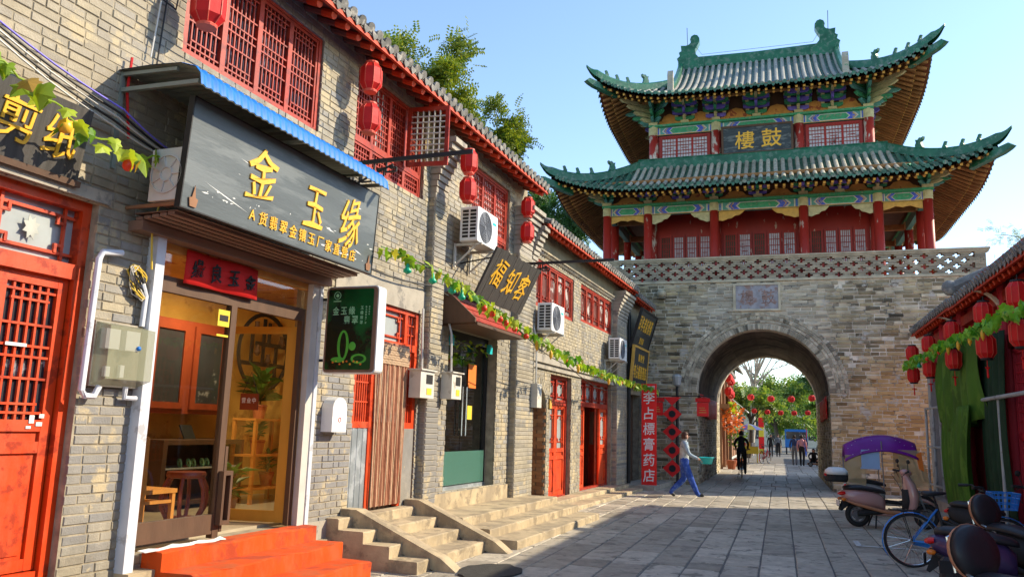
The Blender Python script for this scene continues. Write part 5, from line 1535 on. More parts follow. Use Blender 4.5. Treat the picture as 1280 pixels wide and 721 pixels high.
potted(-1.9, 9.5, 1.15, .35, 30, 'potted plant on the middle shelf of the plant stand', spread=.25)
potted(-1.3, 8.3, .5, .5, 40, 'potted plant on the floor behind the jade shop entrance', spread=.35)
t = thing('hanging_sign', 'small dark red wooden sign hanging inside the open glass leaf', 'sign', FP(-.55, 7.7, 1.75))
S = F @ T_(-.70, 7.63, 1.72) @ Matrix(((1, 0, 0, 0), (0, 0, -1, 0), (0, 1, 0, 0), (0, 0, 0, 1)))
mb = MB(S); mb.bx(0, .24, 0, .18, -.02, 0); mb.build('board', 'cabinet', t)
mb = MB(S); mb.tube([(.02, .18, -.01), (.12, .42, -.01), (.22, .18, -.01)], .004, 4); mb.build('cord', 'black', t)
lettering([(c_, .05 + i * .07, .105, .06, .065) for i, c_ in enumerate('营业中')], S @ T_(0, 0, .002), 'whitepaint', t, depth=.004)

t = thing('ceiling_lamp', 'warm lit ceiling lamp inside the jade shop', 'lamp', FP(-1.5, 8.2, 3.3))
em, nt_, b_ = new_mat('warm_lamp_glow'); b_.inputs['Emission Color'].default_value = (1.0, .78, .45, 1); b_.inputs['Emission Strength'].default_value = 42.0; MAT['lampglow'] = em
mb = MB(); mb.lathe([(.30, 0), (.34, .04), (.34, .09), (.30, .12)], 20, c=FP(-1.5, 8.2, 3.29)); mb.build('rim', 'white', t)
mb = MB(); mb.lathe([(.02, -.05), (.18, -.04), (.28, 0), (.28, .01)], 20, c=FP(-1.5, 8.2, 3.29)); mb.build('diffuser', 'lampglow', t)
# ================================================================== THE GATE PLATFORM
CX, GY0, GY1 = -.5, 26.0, 36.0
GX0, GX1 = -6.9, 5.9
AR, AS = 1.96, 2.88               # arch radius, springing height
gate = thing('gate_platform', 'massive old brick gate platform with an arched passage and pierced parapet', 'gate', T_(CX, GY0, 0))
FF = T_(0, GY0, 0) @ RZ(-90)      # front face frame: local x out (towards the camera), y = world X, z up
mb = MB()
for y0, y1 in ((GY0 + .02, GY0 + .5), (GY1 - .5, GY1)):
    mb.bx(GX0, CX - AR, y0, y1, -.1, 6.4); mb.bx(CX + AR, GX1, y0, y1, -.1, 6.4); mb.bx(CX - AR, CX + AR, y0, y1, AS + AR, 6.4)
    N = 24
    for i in range(N):
        a0, a1 = PI * i / N, PI * (i + 1) / N
        xa, za, xb, zb = CX - AR * math.cos(a0), AS + AR * math.sin(a0), CX - AR * math.cos(a1), AS + AR * math.sin(a1)
        mb.prism([(xa, y0, za), (xb, y0, zb), (xb, y0, AS + AR), (xa, y0, AS + AR)], (0, y1 - y0, 0))
mb.bx(GX0, GX0 + .4, GY0 + .5, GY1 - .5, -.1, 6.4); mb.bx(GX1 - .4, GX1, GY0 + .5, GY1 - .5, -.1, 6.4)
mb.bx(GX0 + .4, GX1 - .4, GY0 + .5, GY1 - .5, 6.25, 6.4)
mb.build('wall', 'tmortar', gate)
# tunnel
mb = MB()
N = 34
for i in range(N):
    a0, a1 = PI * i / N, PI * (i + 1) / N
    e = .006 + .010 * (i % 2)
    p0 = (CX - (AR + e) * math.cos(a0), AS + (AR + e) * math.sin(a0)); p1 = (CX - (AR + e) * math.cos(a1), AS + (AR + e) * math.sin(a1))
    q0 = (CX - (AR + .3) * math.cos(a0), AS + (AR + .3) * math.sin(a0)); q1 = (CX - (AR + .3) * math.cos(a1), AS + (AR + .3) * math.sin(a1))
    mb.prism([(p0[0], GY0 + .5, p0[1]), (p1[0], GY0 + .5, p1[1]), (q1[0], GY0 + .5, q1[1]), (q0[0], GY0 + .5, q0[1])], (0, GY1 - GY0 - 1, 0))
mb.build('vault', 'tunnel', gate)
mb = MB(); mb.bx(CX - AR - .3, CX - AR - .012, GY0 + .5, GY1 - .5, -.1, AS); mb.bx(CX + AR + .012, CX + AR + .3, GY0 + .5, GY1 - .5, -.1, AS); mb.build('passage_wall', 'tmortar', gate)
mb = MB()
for fr_ in (T_(CX - AR, 0, 0), T_(CX + AR, 0, 0) @ RZ(180)):
    for b in brick_list(GY0 + .05, GY1 - .05, .0, AS, [], .092, .36, .012):
        s0_, s1_ = (b[0], b[1]) if fr_[0][0] > 0 else (-b[1], -b[0])
        mb.M = fr_ @ T_(-.04 + rnd.uniform(-.006, .006), (s0_ + s1_) / 2, b[2]) @ SC(.045, s1_ - s0_, b[3] - b[2]); mb.add(_ub.v, _ub.f)
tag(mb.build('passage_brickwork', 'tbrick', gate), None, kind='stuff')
# front face bricks
RO = AR + .56
fb = []
for b in brick_list(GX0, GX1, .0, 6.35, [(-1.30, .12, 5.42, 6.30)], .115, .40, .020, mix=(1, 1.25, .5, .8, 1, .6)):
    zm = (b[2] + b[3]) / 2
    if zm < AS: hw = AR
    elif zm < AS + RO: hw = math.sqrt(max(0, RO * RO - (zm - AS) ** 2))
    else: hw = 0
    a, c = CX - hw, CX + hw
    if b[1] <= a or b[0] >= c or hw == 0: fb.append(b)
    else:
        if b[0] < a - .04: fb.append((b[0], a, b[2], b[3]))
        if b[1] > c + .04: fb.append((c, b[1], b[2], b[3]))
fb = [b for b in fb if rnd.random() > .012]
def fkey(b):
    xm, zm = (b[0] + b[1]) / 2, (b[2] + b[3]) / 2
    vis = (-3.4 < xm < 5.4 and zm > 1.6) and not (xm > 3.4 and zm < 2.2)
    return (0 if vis else 5) - (b[1] - b[0]) * 3 + rnd.random() * .9 - zm * .05
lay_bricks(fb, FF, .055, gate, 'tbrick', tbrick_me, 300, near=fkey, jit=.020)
vo = MB()
for (r0, r1, n) in ((AR, AR + .19, 86), (AR + .205, AR + .29, 44), (AR + .305, AR + .42, 74), (AR + .435, AR + .55, 52)):
    for i in range(n):
        a = PI * (i + .5) / n
        w = PI * (r0 + r1) / 2 / n - .014
        vo.M = FF @ T_(0, CX - r0 * math.cos(a), AS + r0 * math.sin(a)) @ RX(90 - math.degrees(a)) @ T_(-.05 + rnd.uniform(-.008, .012), 0, 0) @ SC(.065, w, r1 - r0 - rnd.uniform(0, .02)); vo.add(_ub.v, _ub.f)
tag(vo.build('arch_brick', 'archbrick', gate), None, kind='stuff')
# inscribed stone tablet
mb = MB(FF); mb.bx(-.02, .03, -1.22, .06, 5.48, 6.24); mb.build('tablet', 'dimglass' if False else paint('tablet_stone', (.33, .32, .33), .8, .3, 5, .5, 30, wear=(.30, .20, .16), wear_amt=.45, wear_scale=4), gate)
mb = MB(FF); mb.bx(-.02, .06, -1.30, -1.22, 5.42, 6.30); mb.bx(-.02, .06, .06, .13, 5.42, 6.30); mb.bx(-.02, .06, -1.22, .06, 6.24, 6.30); mb.bx(-.02, .06, -1.22, .06, 5.42, 5.48); mb.build('tablet_frame', 'archbrick', gate)
lettering([('鼓', -.25, 5.86, .42, .5), ('樓', -.88, 5.86, .42, .5)], FF @ Matrix(((0, 0, 1, .03), (1, 0, 0, 0), (0, 1, 0, 0), (0, 0, 0, 1))), paint('worn_inscription', (.30, .19, .15), .9, .5, 9, .3, 30), gate, 'inscription', 0.0, .05, brush=.1)
# string courses, spout
mb = MB(FF); mb.bx(-.3, .05, GX0 - .03, GX1 + .03, 6.36, 6.43); mb.build('string_course', 'archbrick', gate)
mb = MB(); mb.ball((-3.55, 25.88, 6.02), .16, .2, .14, 12, 8); mb.bx(-3.68, -3.42, 25.8, 26.05, 5.86, 5.93); mb.build('water_spout', 'archbrick', gate)
# pierced parapet: every cell that is not part of a cross is brick
CW, CH = .072, .054
ncol = int((GX1 - GX0) / CW); nrow = 12
def hole(i, j):
    k = j // 3; cj = 3 * k + 1
    di = (i - 3 * (k % 2) + 600) % 6 - 1
    if 4 > i or i > ncol - 5: return False
    return (j == cj and di in (-1, 0, 1)) or (abs(j - cj) == 1 and di == 0)
mb = MB()
def parapet(fr_, n, thick):
    for j in range(nrow):
        z0 = 6.43 + j * CH
        i = 0
        while i < n:
            if hole(i, j): i += 1; continue
            st = i
            while i < n and not hole(i, j) and i - st < 5: i += 1
            e = rnd.uniform(-.006, .006)
            mb.M = fr_
            mb.bx(-thick, .0 + e, GX0 + st * CW + .004, GX0 + i * CW - .004, z0 + .003, z0 + CH - .004)
parapet(FF, ncol, .20)
tag(mb.build('pierced_parapet', 'latticebrick', gate), None, kind='stuff')
mb = MB(); zt = 6.43 + nrow * CH
mb.bx(GX0 - .03, GX1 + .03, 25.97, 26.23, zt, zt + .06); mb.bx(GX0 - .06, GX1 + .06, 25.94, 26.26, zt + .06, zt + .12)
mb.bx(GX1 - .2, GX1, 26.24, 36, 6.4, zt + .1); mb.bx(GX0, GX0 + .2, 26.24, 36, 6.4, zt + .1)
mb.build('parapet_coping', 'latticebrick', gate)

# ================================================================== THE TIMBER PAVILION
PCY = 31.0
pav = thing('drum_tower_pavilion', 'two-tiered timber pavilion with green tiled upturned roofs on the gate', 'pavilion', T_(CX, PCY, 6.4))

class Roof:
    def __init__(s, ex, ey, z0, H, D, Dside, ut, us, lift, lc, a=.68):
        s.ex, s.ey, s.z0, s.H, s.D, s.Ds, s.ut, s.us, s.lift, s.lc, s.a = ex, ey, z0, H, D, Dside, ut, us, lift, lc, a
    def eu(s, side): return s.ex if side in 'FB' else s.ey
    def dmax(s, side, u):
        D, ut = (s.D, s.ut) if side in 'FB' else (s.Ds, s.us)
        return D if abs(u) <= ut + 1e-6 else max(0.0, s.eu(side) - abs(u))
    def z(s, side, u, d):
        w = d / s.D
        c = s.eu(side) - abs(u)
        return s.z0 + s.H * (s.a * w + (1 - s.a) * w * w) + s.lift * max(0, 1 - c / s.lc) ** 3 * max(0, 1 - d / s.lc) ** 1.0
    def P(s, side, u, d, dz=0.0):
        z = s.z(side, u, max(d, 0)) + dz
        if side == 'F': return Vector((CX + u, PCY - s.ey + d, z))
        if side == 'B': return Vector((CX - u, PCY + s.ey - d, z))
        if side == 'R': return Vector((CX + s.ex - d, PCY + u, z))
        return Vector((CX - s.ex + d, PCY - u, z))

def roof_sheet(r, part, parent, dz, name, mat_, dlim=None, thick=None):
    mb = MB()
    for side in 'FBRL':
        eu = r.eu(side); ut = r.ut if side in 'FB' else r.us
        for (a, b, n) in ((-eu, -ut - 1e-4, 10), (-ut, ut, 12), (ut + 1e-4, eu, 10)):
            rows = []
            for i in range(n + 1):
                u = a + (b - a) * i / n
                dm = r.dmax(side, u)
                if dlim: dm = min(dm, dlim)
                rows.append([r.P(side, u, dm * j / 8, dz) for j in range(9)])
            mb.grid(rows)
    return mb.build(name, mat_, parent, smooth=True)

def tile_rib(r, side, u, rad=.068, nseg=6):
    """one barrel course running up the slope at u, with round end and drip tile"""
    mb = MB()
    dm = r.dmax(side, u)
    across = (r.P(side, u + .01, 0) - r.P(side, u - .01, 0)); across.z = 0; across.normalize()
    n = 5
    rows = []
    for j in range(nseg + 1):
        d = dm * j / nseg if j else -.03
        p = r.P(side, u, d, .005)
        if j == 0: p = p + (p - r.P(side, u, .1, .005)) * 0
        rows.append([p + across * (rad * math.cos(PI * k / n)) + Vector((0, 0, rad * 1.15 * math.sin(PI * k / n))) for k in range(n + 1)])
    fn = len(mb.f)
    mb.grid(rows)
    for q in range(n): mb.m[fn + q] = 1            # the first tile is glazed green
    p = r.P(side, u, -.04, .0)
    out = (r.P(side, u, 0) - r.P(side, u, .3)); out.z = 0; out.normalize()
    disc = [p + across * (rad * 1.05 * math.cos(2 * PI * k / 8)) + Vector((0, 0, rad * .35 + rad * 1.05 * math.sin(2 * PI * k / 8))) for k in range(8)]
    mb.prism(disc, out * -.03, mi=1)
    h = across * .118
    z_ = Vector((0, 0, 1))
    mb.prism([p + h - across * .055, p + h + across * .055, p + h + across * .045 - z_ * .06, p + h - z_ * .12 + out * .015, p + h - across * .045 - z_ * .06], out * -.02, mi=1)
    return mb

def rafter_set(r, side, pitch, d_in, dz, rad, name, mats, parent, square=False, d0=.12):
    mb = MB()
    eu = r.eu(side)
    n = int(2 * (eu - .25) / pitch)
    for i in range(n + 1):
        u = -(eu - .25) + 2 * (eu - .25) * i / n
        dm = min(d_in, max(.25, r.dmax(side, u)))
        a, b = r.P(side, u, d0, dz), r.P(side, u, dm, dz)
        if square: mb.beam(a, b, rad * 2, rad * 2, mi=0)
        else: mb.tube([a, b], rad, 6, mi=0)
        e = (a - b).normalized()
        if square: mb.beam(a + e * .002, a + e * .012, rad * 1.7, rad * 1.7, mi=1)
        else: mb.tube([a + e * .002, a + e * .012], rad * .9, 6, mi=1)
    return tag(mb.build(name, mats, parent), None, kind='stuff')

def ridge_beam(mb, pts, w, h, mi=0):
    pts = [Vector(p) for p in pts]
    rows = []
    for i, p in enumerate(pts):
        d = pts[min(i + 1, len(pts) - 1)] - pts[max(i - 1, 0)]; d.z = 0; d.normalize()
        s = Vector((-d.y, d.x, 0))
        ww = w if not isinstance(w, (list, tuple)) else w[i]; hh = h if not isinstance(h, (list, tuple)) else h[i]
        rows.append([p - s * ww / 2, p - s * ww / 2 + Vector((0, 0, hh * .8)), p - s * ww * .3 + Vector((0, 0, hh)), p + s * ww * .3 + Vector((0, 0, hh)), p + s * ww / 2 + Vector((0, 0, hh * .8)), p + s * ww / 2])
    mb.grid(rows, mi)
    mb.add(rows[0], [(0, 1, 2, 3, 4, 5)], mi); mb.add(rows[-1], [(5, 4, 3, 2, 1, 0)], mi)

def beast_mesh(k):
    mb = MB()     # little crouching roof beast, facing +x
    if k == 0:
        prof = [(-.20, 0), (-.22, .22), (-.16, .34), (-.20, .50), (-.06, .46), (.04, .56), (.16, .52), (.26, .56), (.22, .42), (.10, .34), (.12, .18), (.2, 0)]
        mb.prism([(x_, -.07, z_) for x_, z_ in prof], (0, .14, 0))
    else:
        prof = [(-.10, 0), (-.12, .10), (-.06, .20), (-.02, .30), (.04, .32), (.10, .29), (.07, .22), (.05, .12), (.10, 0)]
        mb.prism([(x_, -.035, z_) for x_, z_ in prof], (0, .07, 0))
    return mesh_of(mb, 'gridge', 'ridge_beast')
big_beast, small_beast = beast_mesh(0), beast_mesh(1)

def hip(r, sx, sy, parent, d_top, beasts, figures=True):
    mb = MB()
    P = lambda d: Vector((CX + sx * (r.ex - d), PCY + sy * (r.ey - d), r.z('F', r.ex - d, d)))
    pts = [P(d_top * (1 - i / 12)) for i in range(13)]
    tip = pts[-1]; dirv = Vector((sx, sy, 0)).normalized()
    ws = [.20] * 13; hs = [.30] * 13
    for e, dz in ((.14, .07), (.26, .17), (.36, .29), (.43, .38)):
        pts.append(tip + dirv * e + Vector((0, 0, dz * .85))); ws.append(.20 * (1 - e * 1.9)); hs.append(.30 * (1 - e * 1.7))
    ridge_beam(mb, pts, ws, hs)
    o = mb.build('hip_ridge', 'gridge', parent)
    ang = math.degrees(math.atan2(sy, sx))
    if figures:
        for i, d in enumerate(beasts):
            p = P(d) + Vector((0, 0, .28))
            put('ridge_beast', big_beast if i == 0 else small_beast, Matrix.Translation(p) @ RZ(ang) @ (SC(.62, .8, .62) if i == 0 else SC(.75, .9, .72)), o)
    # dragon-head corner beam end under the horn
    mb = MB()
    q = tip + dirv * .05 + Vector((0, 0, -.26))
    pr = [(-.9, -.30), (-.9, -.10), (.05, .12), (.30, .16), (.42, .06), (.30, -.02), (.10, -.10)]
    sd = Vector((-dirv.y, dirv.x, 0)) * .10
    mb.prism([q + dirv * x_ + Vector((0, 0, z_)) - sd for x_, z_ in pr], sd * 2)
    mb.build('corner_beam', 'gridge', parent)

def bracket_mesh(variant, h=.60, reach=.20, lat=.26):
    """dougong set: base block, then tiers of arms crossing outwards and sideways. local x out, y along, z up"""
    mb = MB()
    A, B = (0, 1) if variant == 0 else (1, 0)
    mb.prism([(-.09, -.11, .0), (.09, -.11, .0), (.13, -.14, .06), (.13, -.14, .12), (-.13, -.14, .12), (-.13, -.14, .06)], (0, .24 + .04, 0), mi=3)
    tiers = 3
    th = (h - .12) / tiers
    for k in range(tiers):
        z = .12 + k * th
        x1 = .10 + reach * (k + .6)
        mb.prism([(-.15, -.045, z), (x1 - .06, -.045, z), (x1 + .05, -.045, z + th * .35), (x1 + .02, -.045, z + th * .72), (-.15, -.045, z + th * .72)], (0, .09, 0), mi=3 if k % 2 == 0 else B)
        for j in range(k + 1):
            xc = reach * j
            L = lat * (1 + .28 * (k - j)) if k - j < 2 else lat * 1.35
            prof = [(-L, z + th * .72), (-L, z + th * .30), (-L * .72, z + .02), (L * .72, z + .02), (L, z + th * .30), (L, z + th * .72)]
            mb.prism([(xc - .04, y_, z_) for y_, z_ in prof], (.08, 0, 0), mi=A if (k + j) % 2 == 0 else B)
            for y_ in (-L + .05, 0, L - .05):
                mb.bx(xc - .055, xc + .055, y_ - .06, y_ + .06, z + th * .74, z + th * .98, mi=2 if (k + j) % 2 else 3)
    return mesh_of(mb, ['pgreen', 'pviolet', 'pteal', 'polive'], 'bracket_set')
def corner_bracket_mesh(h=.62, reach=.24):
    mb = MB(); th = (h - .1) / 4
    mb.bx(-.16, .16, -.16, .16, 0, .1, mi=3)
    for k in range(4):
        z = .1 + k * th; L = .2 + reach * (k + 1)
        for a in (0, 45, 90, -35, 125):
            d = Vector((math.cos(RAD(a)), math.sin(RAD(a)), 0)); s_ = Vector((-d.y, d.x, 0)) * .045
            l = L * (1.15 if a == 45 else 1)
            mb.prism([-d * .2 - s_ + Vector((0, 0, z)), d * (l - .1) - s_ + Vector((0, 0, z)), d * (l + .06) - s_ + Vector((0, 0, z + th * .35)), d * l - s_ + Vector((0, 0, z + th * .7)), -d * .2 - s_ + Vector((0, 0, z + th * .7))], s_ * 2, mi=(3 if a == 45 else (k + a) % 2 * 0 + (0 if k % 2 else 2)))
    return mesh_of(mb, ['pgreen', 'pviolet', 'pteal', 'polive'], 'bracket_set')

SIDEROT = {'F': -90, 'R': 0, 'B': 90, 'L': 180}
def storey(r, hx, hy, zb, bh, reach, cols_x, cols_y, fpos, spos, ctop, beam_h):
    """beam ring, plate, panels and bracket sets of one storey"""
    br = [bracket_mesh(0, bh, reach, .29 if bh < .7 else .35), bracket_mesh(1, bh, reach, .29 if bh < .7 else .35)]
    cb = corner_bracket_mesh(bh + .05, reach * 1.1)
    for i, u in enumerate(fpos):
        put('bracket_set', br[i % 2], T_(CX + u, PCY - hy, zb) @ RZ(-90), pav)
    for sgn, rot in ((1, 0), (-1, 180)):
        for i, v in enumerate(spos):
            put('bracket_set', br[i % 2], T_(CX + sgn * hx, PCY + v, zb) @ RZ(rot), pav)
    for sx, sy, rot in ((1, -1, -90), (-1, -1, 180), (1, 1, 0), (-1, 1, 90)):
        put('bracket_set', cb, T_(CX + sx * hx, PCY + sy * hy, zb) @ RZ(rot), pav)
    # ochre boards between the sets with scalloped tops
    mb = MB()
    allp = sorted([-hx] + list(fpos) + [hx])
    for a, b in zip(allp, allp[1:]):
        w = b - a
        mb.prism([(CX + a + w * f, PCY - hy + .02, zb + g * bh) for f, g in ((.08, 0), (.92, 0), (.86, .18), (.74, .26), (.66, .48), (.5, .56), (.34, .48), (.26, .26), (.14, .18))], (0, .05, 0))
    mb.build('bracket_panel', 'ochre', pav)
    mb = MB()
    mb.bx(CX - hx - .1, CX + hx + .1, PCY - hy + .08, PCY - hy + .16, zb - .02, zb + bh + .25)
    mb.bx(CX - hx - .1, CX + hx + .1, PCY + hy - .16, PCY + hy - .08, zb - .02, zb + bh + .25)
    for sgn in (-1, 1): mb.bx(CX + sgn * (hx - .12) - .04, CX + sgn * (hx - .12) + .04, PCY - hy + .16, PCY + hy - .16, zb - .02, zb + bh + .25)
    mb.build('bracket_backing', 'darkwood', pav)
    mb = MB()
    e = .16
    mb.bx(CX - hx - e, CX + hx + e, PCY - hy - .17, PCY - hy + .14, zb - .085, zb - .005); mb.bx(CX - hx - e, CX + hx + e, PCY + hy - .14, PCY + hy + .17, zb - .085, zb - .005)
    for sgn in (-1, 1): mb.bx(CX + sgn * hx - .16, CX + sgn * hx + .16, PCY - hy + .14, PCY + hy - .14, zb - .083, zb - .007)
    mb.build('plate_beam', 'pgreen', pav)
    # purlin at the outer end of the sets
    mb = MB()
    for k, zz in ((1.7, .98), (2.9, 1.14)):
        o_ = reach * k
        for sgn in (-1, 1):
            mb.tube([(CX - hx - o_ - .3, PCY + sgn * (hy + o_), zb + bh * zz), (CX + hx + o_ + .3, PCY + sgn * (hy + o_), zb + bh * zz)], .07, 8)
            mb.tube([(CX + sgn * (hx + o_), PCY - hy - o_ - .3, zb + bh * zz), (CX + sgn * (hx + o_), PCY + hy + o_ + .3, zb + bh * zz)], .07, 8)
    mb.build('purlin', 'woodbeam', pav)
    # painted tie beams: one for each bay of the front and the sides
    def painted(x0, x1, z0, z1, fr_):
        mb = MB(fr_)
        W = x1 - x0; Hh = z1 - z0
        mb.bx(-.16, 0, x0, x1, z0, z1, mi=0)
        zc = (z0 + z1) / 2; g = .004
        def poly(pts, mi, lv): mb.prism([(g * lv, p, q) for p, q in pts], (g * .8, 0, 0), mi=mi)
        def hexa(c, hw, hh, mi, lv): poly([(c - hw, zc), (c - hw + hh, zc - hh), (c + hw - hh, zc - hh), (c + hw, zc), (c + hw - hh, zc + hh), (c - hw + hh, zc + hh)], mi, lv)
        c = (x0 + x1) / 2
        hexa(c, W * .40, Hh * .46, 3, 0); hexa(c, W * .37, Hh * .42, 1, 1); hexa(c, W * .27, Hh * .40, 3, 2); hexa(c, W * .25, Hh * .33, 2, 3)
        for sgn in (-1, 1):
            for k, mi in ((.44, 3), (.465, 1), (.49, 3)):
                xx = c + sgn * W * k
                poly([(xx - .02, z0 + .01), (xx + .02, z0 + .01), (xx + .02, z1 - .01), (xx - .02, z1 - .01)], mi, 1)
            for k in (.335, .30):
                xx = c + sgn * W * k
                poly([(xx, zc - Hh * .36), (xx + sgn * -.0 + .03, zc - Hh * .36), (xx + sgn * .10 + .03, zc), (xx + .03, zc + Hh * .36), (xx, zc + Hh * .36), (xx + sgn * .10, zc)], 3 if k > .31 else 4, 4)
        poly([(x0, z0 - .0), (x1, z0), (x1, z0 + .022), (x0, z0 + .022)], 4, 5); poly([(x0, z1 - .022), (x1, z1 - .022), (x1, z1), (x0, z1)], 2, 5)
        return mb.build('painted_beam', ['pteal', 'pblue', 'pgreen', 'pwhite', 'pgold'], pav)
    fz = (ctop, ctop + beam_h)
    for a, b in zip(cols_x, cols_x[1:]):
        painted(CX + a + .11, CX + b - .11, fz[0], fz[1], T_(0, PCY - hy - .06, 0) @ RZ(-90))
    for a, b in zip(cols_y, cols_y[1:]):
        painted(PCY + a + .11, PCY + b - .11, fz[0], fz[1], T_(CX + hx + .06, 0, 0))
        painted(-(PCY + b) + .11, -(PCY + a) - .11, fz[0], fz[1], T_(CX - hx - .06, 0, 0) @ RZ(180))

def column(x, y, z0, z1, rad, mat_, cap='polive'):
    mb = MB(); mb.lathe([(rad * 1.04, z0), (rad, z0 + .4), (rad * .95, z1)], 14, c=(x, y, 0))
    o = mb.build('column', mat_, pav, smooth=True)
    mb = MB(); mb.lathe([(rad * 1.02, z1), (rad * 1.06, z1 + .04), (rad * 1.06, z1 + .30), (rad * 1.0, z1 + .34)], 14, c=(x, y, 0)); mb.build('column_head', cap, o)
    mb = MB(); mb.lathe([(rad * 1.5, z0 - .15), (rad * 1.5, z0 - .05), (rad * 1.2, z0)], 12, c=(x, y, 0)); mb.build('column_base', 'concrete', o)

# ---- lower storey
LX, LY = 5.08, 4.0
lcx = (-5.08, -3.65, -1.42, 1.42, 3.65, 5.08); lcy = (-4.0, -2.6, 0, 2.6, 4.0)
for u in lcx:
    for v in (-4.0, 4.0): column(CX + u, PCY + v, 6.55, 9.0, .15, 'redcol')
for v in (-2.6, 0, 2.6):
    for u in (-5.08, 5.08): column(CX + u, PCY + v, 6.55, 9.0, .15, 'redcol')
mb = MB(); mb.bx(CX - 5.5, CX + 5.5, PCY - 4.4, PCY + 4.4, 6.40, 6.48); mb.build('floor', 'concrete', pav)
lower = Roof(6.72, 5.62, 9.46, 1.55, 2.62, 2.62, 4.10, 3.00, .66, 3.9)
storey(lower, LX, LY, 9.36, .56, .20, lcx, lcy, (-3.65, -2.53, -1.42, 0, 1.42, 2.53, 3.65), (-2.6, -1.3, 0, 1.3, 2.6), 8.97, .30)
# carved spandrels under the tie beams
for a, b in zip(lcx, lcx[1:]):
    wide = (b - a) > 1.6
    x0, x1 = CX + a + .15, CX + b - .15
    y = PCY - LY - .02
    mb = MB(); n = 7
    if not wide:
        pts = [(x0, 8.97), (x0, 8.72)] + [(x0 + (x1 - x0) * f, 8.76 + .06 * math.sin(f * PI) + .03 * math.cos(f * 6 * PI)) for f in (.15, .3, .42, .5, .58, .7, .85)] + [(x1, 8.72), (x1, 8.97)]
        mb.prism([(p, y, q) for p, q in pts], (0, .05, 0)); mb.build('spandrel', 'pgold', pav)
    else:
        for k, (xa, sg) in enumerate(((x0, 1), (x1, -1))):
            L = (x1 - x0) * .33
            pts = [(xa, 8.97), (xa, 8.66), (xa + sg * L * .15, 8.64), (xa + sg * L * .35, 8.70), (xa + sg * L * .5, 8.72), (xa + sg * L * .62, 8.80), (xa + sg * L * .8, 8.82), (xa + sg * L * .92, 8.90), (xa + sg * L, 8.97)]
            mb = MB(); mb.prism([(p, y, q) for p, q in pts], (0, .05, 0)); mb.build('spandrel', 'pgold' if a in (-1.42, ) else 'polive', pav)
# inner hall: red boarded walls with lattice door leaves
HX, HY0, HY1 = 3.65, 28.3, 33.7
mb = MB()
mb.bx(CX - HX, CX + HX, HY0 + .10, HY0 + .2, 6.48, 9.5); mb.bx(CX - HX, CX + HX, HY1 - .1, HY1, 6.48, 9.5)
for sgn in (-1, 1): mb.bx(CX + sgn * HX - .05, CX + sgn * HX + .05, HY0 + .2, HY1 - .1, 6.48, 9.5)
mb.build('hall_wall', 'redcol', pav)
FH = T_(0, HY0 + .09, 0) @ RZ(-90)
for (a, b, n) in ((-3.45, -1.62, 4), (-1.22, 1.22, 5), (1.62, 3.45, 4)):
    pw = (b - a) / n
    for i in range(n):
        x0, x1 = CX + a + pw * i + .02, CX + a + pw * (i + 1) - .02
        mb = MB(FH); d = .05; w = .06
        mb.bx(0, d, x0, x0 + w, 6.55, 8.55); mb.bx(0, d, x1 - w, x1, 6.55, 8.55); mb.bx(.002, d - .002, x0 + w, x1 - w, 8.47, 8.55); mb.bx(.002, d - .002, x0 + w, x1 - w, 7.2, 7.3); mb.bx(.01, .03, x0 + w, x1 - w, 6.55, 7.2)
        o = mb.build('door_leaf', 'redcol', pav)
        la = MB(FH); lattice(la, .012, x0 + w, x1 - w, 7.3, 8.47, 5, 5, w=.02, style=3); la.build('lattice', 'redcol', o)
        pn = MB(FH); pn.bx(.002, .008, x0 + w, x1 - w, 7.3, 8.47); pn.build('pane', 'darkwood' if (i == 0 or (i == 2 and n == 5)) else 'paperwhite', o)
for u in (-3.65, -1.42, 1.42, 3.65):
    column(CX + u, HY0, 6.55, 9.0, .13, 'redpeel', 'darkwood')
mb = MB(); mb.bx(CX - 5.0, CX + 5.0, PCY - 3.9, PCY + 3.9, 9.50, 9.56); mb.build('ceiling', 'darkwood', pav)
mb = MB()
for u in lcx: mb.beam((CX + u, PCY - 4, 9.1), (CX + u, HY0, 9.1), .14, .2)
for v in lcy[1:4]:
    for sg in (-1, 1): mb.beam((CX + sg * 5.08, PCY + v, 9.1), (CX + sg * 3.65, PCY + v, 9.1), .14, .2)
mb.build('tie_beam', 'woodbeam', pav)

